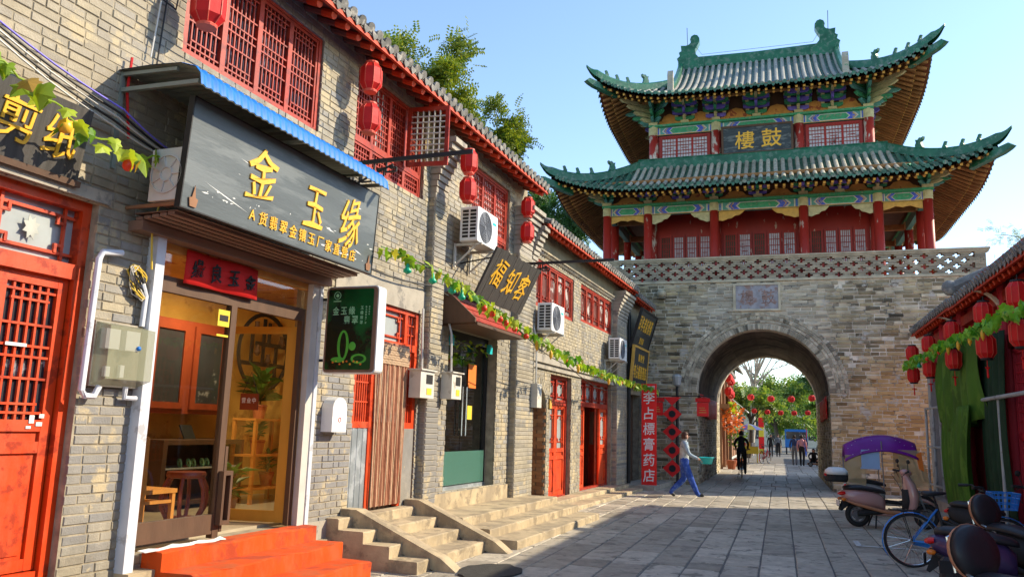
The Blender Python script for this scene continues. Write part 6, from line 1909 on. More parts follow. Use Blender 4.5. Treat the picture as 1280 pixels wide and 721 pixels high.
def dress_roof(r, name_ribs, body, pitch, ov):
    roof_sheet(r, 'F', pav, -.02, 'roof', 'gtile')
    roof_sheet(r, 'F', pav, -.10, 'soffit', 'woodbeam', dlim=ov + .55)
    n = int(2 * r.ex / pitch)
    for i in range(n):
        u = -r.ex + .10 + (2 * r.ex - .2) * (i + .5) / n
        if r.dmax('F', u) < .18: continue
        far = abs(u) > r.ut + .2
        mb = tile_rib(r, 'F', u)
        o = mb.build('tile_course', [('gtile' if far and body == 'fadetile' else body), 'gtile'], pav, smooth=False)
    mb = MB()
    for side in 'RLB':
        e = r.eu(side); n = int(2 * e / pitch)
        for i in range(n):
            u = -e + .10 + (2 * e - .2) * (i + .5) / n
            if r.dmax(side, u) < .18: continue
            q = tile_rib(r, side, u, nseg=4); b_ = len(mb.v); mb.v += q.v; mb.f += [[k + b_ for k in f] for f in q.f]; mb.m += q.m
    tag(mb.build('tile_courses', [body, 'gtile'], pav), None, kind='stuff')
    # eave fascia
    mb = MB()
    for side in 'FBRL':
        e = r.eu(side)
        rows = [[r.P(side, -e + 2 * e * i / 40, .02, dz) for i in range(41)] for dz in (-.02, -.13)]
        mb.grid(rows, thick=(0, 0, 0))
        rows = [[r.P(side, -e + 2 * e * i / 40, dd, -.13) for i in range(41)] for dd in (.02, .16)]
        mb.grid(rows)
    mb.build('eave_board', 'soffit', pav)
    for side in 'FRLB':
        rafter_set(r, side, .235, ov * .62, -.185, .042, 'flying_rafters', ['woodbeam', 'pgold'], pav, square=True, d0=.10)
        rafter_set(r, side, .235, ov + .5, -.305, .052, 'rafters', ['woodbeam', 'pgold'], pav, d0=.42)
dress_roof(lower, 'lower', 'fadetile', .238, 1.62)
for sx in (-1, 1):
    for sy in (-1, 1):
        hip(lower, sx, sy, pav, 2.55, (1.75, 1.15, .75, .38), figures=(sy < 0))
mb = MB(); zr = 10.92
ridge_beam(mb, [(CX - 4.15, 28.02, zr), (CX + 4.15, 28.02, zr)], .26, .42); ridge_beam(mb, [(CX - 4.15, 33.98, zr), (CX + 4.15, 33.98, zr)], .26, .42)
ridge_beam(mb, [(CX - 4.12, 28.15, zr - .003), (CX - 4.12, 33.85, zr - .003)], .26, .42); ridge_beam(mb, [(CX + 4.12, 28.15, zr - .003), (CX + 4.12, 33.85, zr - .003)], .26, .42)
mb.build('apron_ridge', 'gridge', pav)

# ---- upper storey
UX, UY = 3.63, 2.8
ucx = (-3.63, -1.40, 1.40, 3.63); ucy = (-2.8, 0, 2.8)
for u in ucx:
    for v in (-2.8, 2.8): column(CX + u, PCY + v, 10.9, 12.28, .17, 'redpeel')
for u in (-3.63, 3.63): column(CX + u, PCY, 10.9, 12.28, .17, 'redpeel')
upper = Roof(5.40, 4.58, 13.12, 3.0, 4.58, 2.40, 3.00, 2.18, .86, 3.6, .64)
storey(upper, UX, UY, 12.66, .80, .24, ucx, ucy, (-2.5, -1.40, 0, 1.40, 2.5), (-1.4, 0, 1.4), 12.27, .30)
mb = MB(); FU = T_(0, PCY - UY, 0) @ RZ(-90)
mb.bx(CX - UX, CX + UX, PCY - UY + .06, PCY - UY + .14, 10.8, 12.66); mb.bx(CX - UX, CX + UX, PCY + UY - .14, PCY + UY - .06, 10.8, 12.66)
for sg in (-1, 1): mb.bx(CX + sg * UX - .04, CX + sg * UX + .04, PCY - UY + .14, PCY + UY - .14, 10.8, 12.66)
mb.build('upper_wall', 'redcol', pav)
for a, b in ((-3.42, -1.62), (1.62, 3.42)):
    window(pav, CX + a, CX + b, 11.32, 12.24, -.05, 3, nv=5, nh=6, style=3, mat_frame='redcol', pane='paperwhite', frame=FU, fw=.07)
mb = MB(); mb.bx(CX - 3.5, CX + 3.5, PCY - 2.7, PCY + 2.7, 13.46, 13.52); mb.build('upper_ceiling', 'darkwood', pav)
dress_roof(upper, 'upper', 'paletile', .238, 1.75)
for sx in (-1, 1):
    for sy in (-1, 1):
        hip(upper, sx, sy, pav, 2.4, (1.5, .95, .62, .30), figures=(sy < 0))
# gable walls, sloping ridges and main ridge with dragon finials
zr = upper.z('F', 0, upper.D)
mb = MB()
for sg in (-1, 1):
    pts = [Vector((CX + sg * 2.98, PCY - upper.ey + d, upper.z('F', 0, d))) for d in (2.4, 3.1, 3.8, upper.D)]
    pts += [Vector((p.x, 2 * PCY - p.y, p.z)) for p in reversed(pts[:-1])]
    mb.prism(pts, (-sg * .08, 0, 0))
mb.build('gable', 'redpeel', pav)
mb = MB()
for sg in (-1, 1):
    for sy in (-1, 1):
        pts = [Vector((CX + sg * 2.92, PCY + sy * (upper.ey - d), upper.z('F', 0, d))) for d in (1.15, 2.0, 2.8, 3.6, upper.D)]
        ridge_beam(mb, pts, .20, [.26, .30, .30, .30, .30])
mb.build('sloping_ridge', 'gridge', pav)
mb = MB()
for sg in (-1, 1):
    mb = MB(); p = Vector((CX + sg * 2.92, PCY - upper.ey + 1.05, upper.z('F', 0, 1.05)))
    prof = [(-.14, 0), (-.16, .3), (-.08, .55), (-.12, .75), (.02, .82), (.12, .62), (.10, .3), (.16, 0)]
    mb.prism([(p.x - .1, p.y - q[0], p.z + q[1]) for q in prof], (.2, 0, 0))
    mb.build('ridge_end_beast', 'fadetile', pav)
mb = MB(); ridge_beam(mb, [(CX - 2.55, PCY, zr - .05), (CX, PCY, zr - .10), (CX + 2.55, PCY, zr - .05)], .26, .46); mb.build('main_ridge', 'gridge', pav)
for sg in (-1, 1):
    prof = [(-.62, .18), (-.45, .28), (-.30, .46), (-.26, .66), (-.36, .82), (-.44, .98), (-.44, 1.12), (-.36, 1.24), (-.24, 1.28), (-.12, 1.22), (-.07, 1.10), (-.10, .98), (-.04, .90), (.10, .86), (.30, .88), (.28, .66), (.38, .60), (.34, .46), (.46, .36), (.40, .24), (.44, -.12), (-.60, -.12)]
    mb = MB(); mb.prism([(CX + sg * (2.62 + x_), PCY - .16, zr + z_ * 1.05) for x_, z_ in prof], (0, .32, 0)); o = mb.build('dragon_finial', 'gridge', pav)
    mb = MB(); mb.tube([(CX + sg * 2.66, PCY, zr + .8), (CX + sg * 2.68, PCY, zr + 1.75)], .012, 5); mb.build('lightning_rod', 'black', o)
mb = MB(); mb.tube([(CX - 2.3, PCY - .1, zr + .8)] + [(CX - 2.1 + .42 * i, PCY, zr + .52) for i in range(11)] + [(CX + 2.3, PCY - .1, zr + .8)], .008, 4); mb.build('lightning_wire', 'black', pav)

# name plaque
S = T_(CX - 1.13, PCY - UY - .26, 11.33) @ Matrix(((1, 0, 0, 0), (0, 0, -1, 0), (0, 1, 0, 0), (0, 0, 0, 1))) @ RX(8)
t = thing('tower_plaque', 'dark blue plaque with two gold characters on the upper storey of the tower', 'plaque', S)
mb = MB(S); mb.bx(0, 2.26, 0, .88, -.06, 0); mb.build('board', paint('plaque_blue_black', (.035, .05, .06), .55, .35, 4, .2, 30, wear=(.12, .14, .14), wear_amt=.45, wear_scale=3, stretch=(1, 1, 4)), t)
mb = MB(S); e = .07
mb.bx(-e, 0, -e, .88 + e, -.07, .03); mb.bx(2.26, 2.26 + e, -e, .88 + e, -.07, .03); mb.bx(0, 2.26, .88, .88 + e, -.07, .03); mb.bx(0, 2.26, -e, 0, -.07, .03); mb.build('frame', 'darkwood', t)
lettering([('樓', .72, .42, .68, .66), ('鼓', 1.62, .44, .70, .68)], S @ T_(0, 0, .004), 'gold', t, weight=.008, depth=.06, brush=.08)

# ------------------------------------------------------------------ things around the arch
for sg, (x_, y0, y1, lab) in ((1, (CX - AR + .02, 26.25, 33.5, 'long red cloth banner along the left wall of the archway')), (-1, (CX + AR - .02, 27.0, 31.0, 'red cloth banner on the right wall of the archway'))):
    mb = MB()
    mb.grid([[(x_ + sg * (.05 + .02 * math.sin(y * 5 + z)), y, z + .03 * math.sin(y * 1.2)) for z in (2.12, 2.35, 2.6, 2.82)] for y in [y0 + (y1 - y0) * i / 24 for i in range(25)]], thick=(sg * -.006, 0, 0))
    tag(mb.build('cloth_banner', 'redcloth', smooth=True), lab, 'banner')
# lamp post with red paper lozenges
t = thing('lamp_post', 'black lamp post with a cross bar beside the archway', 'lamp', T_(-2.98, 25.2, 0))
mb = MB(); mb.cyl((-2.98, 25.2, 0), (-2.98, 25.2, 3.0), .045, n=10); mb.lathe([(.12, 0), (.12, .06), (.07, .12)], 12, c=(-2.98, 25.2, 0)); mb.build('post', 'black', t)
mb = MB(); mb.beam((-3.62, 25.15, 2.70), (-1.85, 25.15, 2.70), .03, .03); mb.build('cross_bar', 'black', t)
mb = MB(); mb.lathe([(.06, 3.0), (.11, 3.04), (.15, 3.28), (.13, 3.34), (.03, 3.38)], 10, c=(-2.98, 25.2, 0)); mb.build('lamp_shade', 'dimglass', t)
for i, z in enumerate((2.15, 1.61, 1.06, .52)):
    lz = thing('paper_lozenge', ('topmost', 'second', 'third', 'lowest')[i] + ' whole red paper lozenge with a black centre hanging by the lamp post', 'decoration', T_(-3.12, 25.08, z), 'red lozenges hung in a string')
    mb = MB(); mb.prism([(-3.12 + .29, 25.08, z), (-3.12, 25.08, z + .26), (-3.12 - .29, 25.08, z), (-3.12, 25.08, z - .26)], (0, .04, 0)); mb.build('card', 'banner', lz)
    mb = MB(); mb.lathe([(.105, 25.066), (.105, 25.078)], 18, c=(-3.12, 0, z), axis='Y'); mb.build('black_disc', 'inkblack', lz)
mb = MB(); mb.prism([(-3.40, 25.08, 2.66), (-2.84, 25.08, 2.66), (-2.90, 25.08, 2.62), (-3.12, 25.08, 2.40), (-3.34, 25.08, 2.62)], (0, .04, 0)); tag(mb.build('paper_lozenge', 'banner'), 'half red paper lozenge tucked under the lamp post cross bar', 'decoration', 'red lozenges hung in a string')
for x_, lab in ((-3.58, 'left of the lozenges'), (-2.20, 'right of the lamp post')):
    t = thing('red_hanging_box', 'red hanging sign box ' + lab, 'sign', T_(x_, 25.15, 2.2))
    mb = MB(); mb.bx(x_ - .17, x_ + .17, 25.0, 25.2, 2.10, 2.50); mb.build('box', 'banner', t)
    mb = MB(); mb.bx(x_ - .21, x_ + .21, 24.97, 25.23, 2.52, 2.64); mb.build('lid', 'redcloth', t)
    mb = MB(); mb.bx(x_ - .11, x_ + .11, 24.995, 24.999, 2.2, 2.22); mb.bx(x_ - .09, x_ + .1, 24.995, 24.999, 2.27, 2.29); mb.bx(x_ - .1, x_ + .07, 24.995, 24.999, 2.34, 2.355); mb.build('print', 'pgold', t)
mb = MB(); mb.bx(-3.35, -3.15, 25.1, 25.3, .0, .16); tag(mb.build('stone_block', 'stone'), 'small dark stone block at the foot of the lamp post', 'stone')
# ================================================================== RIGHT HAND BUILDING
FR = T_(3.5, 0, 0) @ RZ(180)       # local x = out towards the street, y = -world Y, z up
hR = thing('red_shop_house', 'low maroon shop house in shade with a red eave and rows of lanterns', 'house', T_(3.5, 15, 0))
mb = MB()
mb.bx(3.5, 3.7, -8, 21.1, .40, 4.6); mb.prism([(3.7, 20.9, 0), (9, 20.9, 0), (9, 20.9, 4.2), (6.3, 20.9, 5.3), (3.7, 20.9, 4.15)], (0, .2, 0)); mb.bx(8.8, 9, -8, 20.9, 0, 4.2)
mb.build('wall', 'maroon', hR)
mb = MB(); mb.bx(3.05, 9, -8, 21.4, -.05, .40); mb.build('plinth', 'concrete', hR)
mb = MB(); mb.bx(2.72, 3.05, -8, 21.5, -.05, .19); mb.build('step', 'concrete', hR)
eave_roof(hR, -21.3, -16.6, .42, 4.04, slope=.45, depth=3.2, frame=FR)
eave_roof(hR, -16.58, -9.5, .46, 3.98, slope=.45, depth=3.2, frame=FR)
eave_roof(hR, -9.48, 8.0, .46, 3.98, slope=.45, depth=3.2, frame=FR, tiles=False, rafters=False)
mb = MB(FR); mb.ball((.40, -16.58, 4.42), .15, .12, .15, 12, 8); mb.tube([(.35, -16.58, 4.42), (-2.7, -16.58, 5.80)], .12, 8); mb.build('roof_end_ridge', 'greytile', hR)
# timber posts, beams and lattice doors of the front
for y in (21.0, 19.2, 17.4, 14.3, 11.6, 9.0):
    mb = MB(); mb.cyl((3.42, y, .40), (3.42, y, 4.1), .10, n=12); mb.build('post', 'greypost' if y in (21.0, 11.6) else 'maroon', hR)
mb = MB(); mb.bx(3.40, 3.5, 8, 21.0, 3.05, 3.25); mb.bx(3.38, 3.5, 8, 21.0, 3.78, 3.96); mb.build('beam', 'redwin', hR)
for a, b in ((9.2, 11.4), (11.8, 14.1), (17.5, 19.1), (19.3, 20.9)):
    window(hR, -b, -a, .6, 3.02, .01, 4, nv=4, nh=8, style=0 if a < 15 else 2, mat_frame='maroon', pane='darkglass', frame=FR, low=1.1)
pn = MB(); pn.bx(3.36, 3.40, 19.3, 20.9, .42, 2.9); pn.build('grey_panel', 'darkdrape' if False else 'greycloth', hR)
for y in (14.3, 17.4):
    mb = MB(); n = 10
    pts = [(3.42 - .42 * (1 - math.cos(PI / 2 * i / n)), 3.35 + .62 * math.sin(PI / 2 * i / n)) for i in range(n + 1)]
    mb.prism([(p[0], y - .05, p[1]) for p in pts] + [(p[0] + .06, y - .05, p[1] + .0) for p in reversed(pts)], (0, .1, 0)); mb.build('eave_brace', 'cream', hR)
# tube barrier in front of the wall
t = thing('tube_barrier', 'pale grey steel tube barrier standing along the maroon front', 'barrier', T_(3.2, 18, .4))
for y in (20.8, 19.9, 19.1, 14.2):
    mb = MB(); mb.cyl((3.22, y, .40), (3.22, y, 2.32), .028, n=8); mb.build('upright', 'greypost', t)
mb = MB()
for z in (2.30, 1.45, .62): mb.cyl((3.22, 20.9, z), (3.22, 19.0, z), .026, n=8)
mb.cyl((3.18, 19.0, 2.28), (3.18, 9.5, 2.28), .032, n=8); mb.build('rail', 'greypost', t)
# green drape and dark net
def drape(label, y0, y1, z0, z1, x0, mat_, folds, amp, seed, sag=.0, name='drape'):
    r_ = random.Random(seed); ph = [r_.uniform(0, 6) for _ in range(5)]
    mb = MB(); rows = []
    N, K = 44, 16
    for i in range(N + 1):
        f = i / N
        row = []
        for j in range(K + 1):
            g = j / K
            x_ = x0 + amp * (math.sin(f * folds * 2 * PI + ph[0] + g * .6) * (.4 + .6 * g) + .35 * math.sin(f * folds * 5.1 + ph[1] + g * 2)) - .07 * math.sin(g * PI)
            z_ = z1 + (z0 - z1) * g + sag * math.sin(f * PI) * (g - .5) * 2 * -1 + .03 * math.sin(f * 9 + ph[2]) * g
            row.append((x_, y0 + (y1 - y0) * f + .05 * math.sin(g * 5 + ph[3]) * g, z_))
        rows.append(row)
    mb.grid(rows, thick=(.008, 0, 0))
    return tag(mb.build(name, mat_, smooth=True), label, 'drape')
drape('moss green sheet bunched over the rail on the maroon front', 14.9, 18.3, 2.05, 3.25, 3.14, 'drape', 5, .085, 1, .30)
drape('wide moss green cloth hanging to the pavement below the bunched sheet', 16.5, 17.9, .30, 2.3, 3.12, 'drape', 6, .05, 2, 0)
drape('narrow brighter moss green cloth beside the wide one', 15.1, 16.3, .22, 2.2, 3.02, 'drape', 3, .06, 5, 0)
drape('dark green net hanging beside the moss green cloth', 13.9, 15.4, .42, 3.3, 3.28, 'darkdrape', 5, .05, 3, 0)
# lantern rows
lan_r = make_lantern('lantern', .132, .34, 10, tassel=True)
RG = 'red lanterns under the right eave'
ys = (20.4, 18.25, 15.85, 13.5, 11.65)
nm = ('farthest', 'second farthest', 'middle', 'second nearest', 'nearest')
for i, y in enumerate(ys):
    place(lan_r, T_(2.95, y, 3.55 - .02 * i) @ RZ(11 * i), '%s red lantern of the upper row along the right-hand eave' % nm[i], RG)
    place(lan_r, T_(2.95, y, 3.06 - .02 * i) @ RZ(7 + 13 * i), '%s red lantern of the lower row along the right-hand eave' % nm[i], RG)
garland('fresh green vine with yellow pods threaded between the right-hand lanterns', [(2.85, 20.9, 3.31), (2.82, 18.2, 3.28), (2.80, 15.8, 3.30), (2.78, 13.5, 3.27), (2.76, 11.6, 3.22), (2.76, 10.0, 3.22)], 290, .105, rleaf_me, random.Random(4), .075, [(.2, 'bell'), (.30, 'berry'), (.42, 'berry'), (.5, 'pod'), (.58, 'pod'), (.66, 'pod'), (.74, 'pod')], stem='rleaf')

# ================================================================== PARKED TWO-WHEELERS
def wheel(parent, c, r, tw, axis, spokes=0, rim='tyretrim', disc=False):
    mb = MB(); mb.ring(c, axis, r - tw, tw, 32, 8); w = mb.build('wheel', 'rubber', parent, smooth=True)
    mb = MB(); mb.ring(c, axis, r - 2 * tw, tw * .45, 32, 6)
    ax = Vector(axis).normalized(); c = Vector(c)
    mb.cyl(c - ax * .05, c + ax * .05, .03 if not disc else .06, n=10)
    if disc:
        mb.tube([c - ax * .03, c + ax * .03], r * .42, 20)
        for k in range(5):
            a = 2 * PI * k / 5; u = ax.orthogonal().normalized(); v = ax.cross(u)
            mb.beam(c, c + (u * math.cos(a) + v * math.sin(a)) * (r - 2 * tw), .05, .03, up=ax)
    u = ax.orthogonal().normalized(); v = ax.cross(u)
    for k in range(spokes):
        a = 2 * PI * k / spokes
        mb.tube([c + ax * (.03 if k % 2 else -.03) + (u * math.cos(a + .5) + v * math.sin(a + .5)) * .025, c + (u * math.cos(a) + v * math.sin(a)) * (r - 2 * tw)], .0022, 3, caps=False)
    mb.build('rim', rim, w)
    return w

def bicycle(M, label, colour='bluebike', basket=True, fold=0):
    t = thing('bicycle', label, 'bicycle', M)
    V = lambda x_, y_, z_: M @ Vector((x_, y_, z_))
    ax = M.to_3x3() @ Vector((0, 1, 0)); r = .335
    wheel(t, V(0, 0, r), r, .017, ax, 28, 'chrome'); wheel(t, V(1.06, 0, r), r, .017, ax, 28, 'chrome')
    mb = MB(M)
    BB, ST, HT, HB = (.43, 0, .29), (.31, 0, .80), (.84, 0, .86), (.89, 0, .64)
    mb.tube([BB, ST], .018, 8); mb.tube([(.36, 0, .60), (.60, 0, .50), (.87, 0, .74)], .017, 8); mb.tube([BB, (.62, 0, .38), HB], .021, 8); mb.tube([HT, HB], .021, 8)
    mb.build('frame', 'black' if basket else colour, t, smooth=True); mb = MB(M)
    for y_ in (-.05, .05):
        mb.tube([(.43, y_ * .6, .29), (0, y_, r)], .011, 6); mb.tube([(.32, y_ * .3, .74), (0, y_, r)], .010, 6); mb.tube([HB, (.93, y_, .56), (1.06, y_, r)], .013, 6)
    mb.build('fork_and_stays', colour, t, smooth=True)
    for cx_, a0, a1 in ((0, 20, 215), (1.06, 25, 160)):
        mb = MB(M); n = 18; R_ = r + .022
        for w_ in (0,):
            rows = []
            for i in range(n + 1):
                a = RAD(a0 + (a1 - a0) * i / n)
                rows.append([(cx_ + (R_ - .012 * abs(k)) * math.cos(a), k * .022, r + (R_ - .012 * abs(k)) * math.sin(a)) for k in (-1, -.5, 0, .5, 1)])
            mb.grid(rows, thick=(0, 0, -.002))
        mb.build('mudguard', colour, t, smooth=True)
    mb = MB(M); mb.loft([((.14, 0, .93), (0, .02, 0), (0, 0, .015)), ((.17, 0, .93), (0, .09, 0), (0, 0, .035)), ((.26, 0, .93), (0, .085, 0), (0, 0, .035)), ((.36, 0, .935), (0, .035, 0), (0, 0, .025)), ((.43, 0, .94), (0, .018, 0), (0, 0, .015))], 12); mb.tube([(.31, 0, .80), (.28, 0, .91)], .013, 6); mb.build('saddle', 'saddle', t, smooth=True)
    mb = MB(M); mb.tube([HT, (.82, 0, .98)], .013, 6); mb.tube([(.66, -.30, 1.04), (.80, -.22, 1.05), (.86, -.08, .99), (.86, .08, .99), (.80, .22, 1.05), (.66, .30, 1.04)], .012, 6); mb.tube([(.66, -.30, 1.04), (.76, -.25, 1.045)], .019, 8); mb.tube([(.66, .30, 1.04), (.76, .25, 1.045)], .019, 8); mb.build('handlebar', 'black', t)
    mb = MB(M); mb.ring((.43, .055, .29), (0, 1, 0), .085, .006, 20, 4); mb.tube([(.43, .06, .29), (.50, .07, .14)], .009, 6); mb.tube([(.43, -.06, .29), (.36, -.07, .44)], .009, 6); mb.bx(.46, .54, .07, .16, .125, .15); mb.bx(.32, .40, -.16, -.07, .425, .45); mb.build('crank', 'black', t)
    mb = MB(M); mb.prism([(.02, .06, r - .02), (.45, .06, .36), (.52, .06, .30), (.45, .06, .21), (.02, .06, r - .06)], (0, .012, 0)); mb.build('chain_guard', colour, t)
    mb = MB(M); mb.bx(-.26, .22, -.06, -.045, .70, .712); mb.bx(-.26, .22, .045, .06, .70, .712)
    for i in range(5): mb.bx(-.25 + i * .1, -.235 + i * .1, -.06, .06, .712, .72)
    mb.tube([(-.1, -.055, .70), (0, -.06, r)], .006, 5); mb.tube([(-.1, .055, .70), (0, .06, r)], .006, 5); mb.build('carrier', 'black', t)
    mb = MB(M); mb.tube([(.05, .08, r), (-.08, .16, .0)], .009, 6); mb.build('kickstand', 'chrome', t)
    if basket:
        mb = MB(M)
        z0, z1 = .78, .98
        for i in range(9):
            a = -.15 + .3 * i / 8
            for xa, xb in ((.96, .93), (1.20, 1.24)): mb.tube([(xa, a * .8, z0), (xb, a, z1)], .005, 4)
        for i in range(7):
            f = i / 6
            for sg in (-1, 1): mb.tube([(.96 + .24 * f, sg * .12, z0), (.93 + .31 * f, sg * .15, z1)], .005, 4)
        for z, k in ((z0, 0), (z0 + .07, .35), (z0 + .14, .7), (z1, 1)):
            x0_, x1_, w_ = .96 - .03 * k, 1.20 + .04 * k, .12 + .03 * k
            mb.tube([(x0_, -w_, z), (x1_, -w_, z), (x1_, w_, z), (x0_, w_, z)], .007, 5, closed=True)
        mb.bx(.95, 1.21, -.12, .12, z0 - .004, z0 + .004)
        mb.build('basket', colour, t)
    return t

def scooter(M, label, body, seat='saddle', box=False, backrest=None, canopy=False, trim='rubber'):
    t = thing('scooter', label, 'scooter', M)
    V = lambda x_, y_, z_: M @ Vector((x_, y_, z_))
    ax = M.to_3x3() @ Vector((0, 1, 0)); r = .225
    wheel(t, V(0, 0, r), r, .045, ax, 0, 'tyretrim', True); wheel(t, V(1.22, 0, r), r, .045, ax, 0, 'tyretrim', True)
    X = lambda x_, z_, hw, hh, tilt=0: ((x_, 0, z_), (0, hw, 0), (hh * math.sin(RAD(tilt)), 0, hh * math.cos(RAD(tilt))))
    Z_ = lambda x_, z_, hw, hd: ((x_, 0, z_), (0, hw, 0), (hd, 0, hd * .3))
    mb = MB(M)
    mb.loft([X(-.30, .60, .03, .04), X(-.24, .57, .10, .09), X(-.10, .54, .155, .15), X(.08, .51, .175, .17), X(.25, .49, .17, .17), X(.38, .46, .15, .16), X(.47, .42, .10, .12)], 18); mb.build('rear_body', body, t, smooth=True)
    for sg in (-1, 1):
        mb = MB(M); mb.tube([(-.30, sg * .07, .50), (-.12, sg * .15, .43), (.15, sg * .185, .36), (.45, sg * .18, .29), (.75, sg * .17, .27), (.95, sg * .14, .33)], [.012, .026, .03, .03, .028, .015], 8); mb.build('side_trim', 'tanvinyl' if body == 'pinkscooter' else trim, t, smooth=True)
    mb = MB(M); mb.loft([Z_(.84, .30, .11, .03), Z_(.87, .5, .155, .035), Z_(.86, .7, .13, .03)], 12); mb.build('inner_shield', 'rubber', t, smooth=True)
    mb = MB(M); mb.tube([(.82, .2, 1.0), (.72, .24, .96), (.78, .1, .80), (.85, .05, .6)], .006, 5); mb.tube([(.82, -.2, 1.0), (.74, -.22, .94), (.80, -.08, .80)], .006, 5); mb.build('cable', 'rubber', t)
    mb = MB(M); mb.bx(-.353, -.349, -.085, .085, .37, .47); mb.build('number_plate', 'white', t)
    mb = MB(M); mb.loft([X(.30, .26, .13, .045), X(.5, .245, .16, .045), X(.8, .245, .16, .045), X(.95, .28, .13, .05)], 14); mb.build('footboard', body, t, smooth=True)
    mb = MB(M)
    Z = lambda x_, z_, hw, hd: ((x_, 0, z_), (0, hw, 0), (hd, 0, hd * .3))
    mb.loft([Z(.90, .26, .13, .08), Z(.96, .40, .19, .11), Z(.97, .58, .21, .12), Z(.94, .76, .17, .10), Z(.89, .90, .10, .07), Z(.86, .98, .06, .05)], 16); mb.build('front_shield', body, t, smooth=True)
    mb = MB(M); mb.loft([X(.95, .50, .03, .02), X(1.05, .53, .075, .03), X(1.22, .50, .085, .035), X(1.40, .42, .05, .03)], 12); mb.build('front_mudguard', body, t, smooth=True)
    mb = MB(M); mb.tube([(1.22, -.07, r), (1.12, -.07, .5), (.92, 0, .8)], .02, 6); mb.tube([(1.22, .07, r), (1.12, .07, .5), (.92, 0, .8)], .02, 6); mb.build('fork', 'tyretrim', t)
    mb = MB(M)
    mb.loft([X(-.24, .69, .06, .03), X(-.15, .70, .13, .05), X(.05, .70, .15, .055), X(.28, .67, .14, .05), X(.45, .64, .10, .04), X(.50, .62, .05, .025)], 16); mb.build('seat', seat, t, smooth=True)
    mb = MB(M); mb.tube([(.80, -.34, 1.03), (.86, -.2, 1.02), (.85, 0, .98), (.86, .2, 1.02), (.80, .34, 1.03)], .014, 6); mb.tube([(.80, -.34, 1.03), (.85, -.22, 1.022)], .021, 8); mb.tube([(.80, .34, 1.03), (.85, .22, 1.022)], .021, 8); mb.build('handlebar', 'rubber', t)
    mb = MB(M); mb.loft([((.80, 0, 1.0), (0, .06, 0), (0, 0, .04)), ((.86, 0, 1.0), (0, .10, 0), (0, 0, .065)), ((.95, 0, .99), (0, .08, 0), (0, 0, .06)), ((.98, 0, .985), (0, .05, 0), (0, 0, .04))], 14); mb.build('headlamp', body, t, smooth=True)
    for sg in (-1, 1):
        mb = MB(M); mb.tube([(.86, sg * .18, 1.03), (.84, sg * .24, 1.18)], .006, 5); mb.loft([((.83, sg * .25, 1.2), (0, .05, 0), (0, 0, .035)), ((.85, sg * .25, 1.2), (0, .06, 0), (0, 0, .04)), ((.87, sg * .25, 1.2), (0, .03, 0), (0, 0, .02))], 12); mb.build('mirror', 'rubber', t)
    mb = MB(M); mb.loft([X(-.335, .585, .05, .02), X(-.30, .59, .10, .035), X(-.24, .60, .12, .04)], 12); mb.build('tail_lamp', 'redlamp', t)
    for sg in (-1, 1):
        mb = MB(M); mb.ball((-.27, sg * .11, .49), .045, .03, .03, 10, 6); mb.build('indicator', 'orangelamp', t)
    mb = MB(M); mb.bx(-.35, -.335, -.07, .07, .36, .46, 0); mb.prism([(-.25, -.06, .5), (-.33, -.06, .30), (-.30, -.06, .28), (-.1, -.06, .45)], (0, .12, 0)); mb.build('rear_fender', trim, t)
    mb = MB(M); mb.loft([X(-.03, .25, .05, .05), X(.10, .27, .07, .06), X(.32, .29, .06, .05), X(.45, .28, .04, .03)], 10); mb.v = [p + (M.to_3x3() @ Vector((0, -.12, 0))) for p in mb.v]; mb.build('motor_cover', 'rubber', t)
    mb = MB(M); mb.tube([(.30, .1, .22), (.24, .2, .0)], .014, 6); mb.tube([(.30, -.1, .22), (.24, -.2, .0)], .014, 6); mb.build('stand', 'rubber', t)
    if box:
        mb = MB(M); mb.loft([((-.36, 0, .80), (.17, 0, 0), (0, .17, 0)), ((-.36, 0, .84), (.19, 0, 0), (0, .19, 0)), ((-.36, 0, .93), (.195, 0, 0), (0, .195, 0))], 18, power=.6); bx_ = mb.build('top_box', 'rubber', t, smooth=False)
        mb = MB(M); mb.loft([((-.36, 0, .93), (.197, 0, 0), (0, .197, 0)), ((-.36, 0, 1.0), (.185, 0, 0), (0, .185, 0)), ((-.35, 0, 1.05), (.13, 0, 0), (0, .13, 0)), ((-.35, 0, 1.06), (.05, 0, 0), (0, .05, 0))], 18, power=.7); mb.build('box_lid', 'white', bx_, smooth=True)
        mb = MB(M); mb.bx(-.56, -.545, -.06, .06, .90, .94); mb.build('box_reflector', 'redlamp', bx_)
    if backrest:
        rk = MB(M); rk.tube([(-.05, -.10, .66), (-.28, -.11, .74), (-.30, -.11, .80)], .011, 6); rk.tube([(-.05, .10, .66), (-.28, .11, .74), (-.30, .11, .80)], .011, 6); rk.tube([(-.26, -.11, .74), (-.38, 0, .75), (-.26, .11, .74)], .011, 6)
        rk.tube([(-.30, -.14, .72), (-.34, -.16, .95), (-.33, 0, 1.02), (-.34, .16, .95), (-.30, .14, .72)], .010, 6); rk.build('rack', 'chrome', t)
        mb = MB(M); A = Vector((1, 0, .25)).normalized(); c = Vector((-.27, 0, .86))
        Y_ = Vector((0, 1, 0)); Zp = A.cross(Y_).normalized()
        mb.loft([(c - A * .05, Y_ * .13, Zp * .13), (c - A * .045, Y_ * .185, Zp * .185), (c - A * .01, Y_ * .195, Zp * .195)], 24); mb.build('backrest_rim', backrest, t, smooth=True)
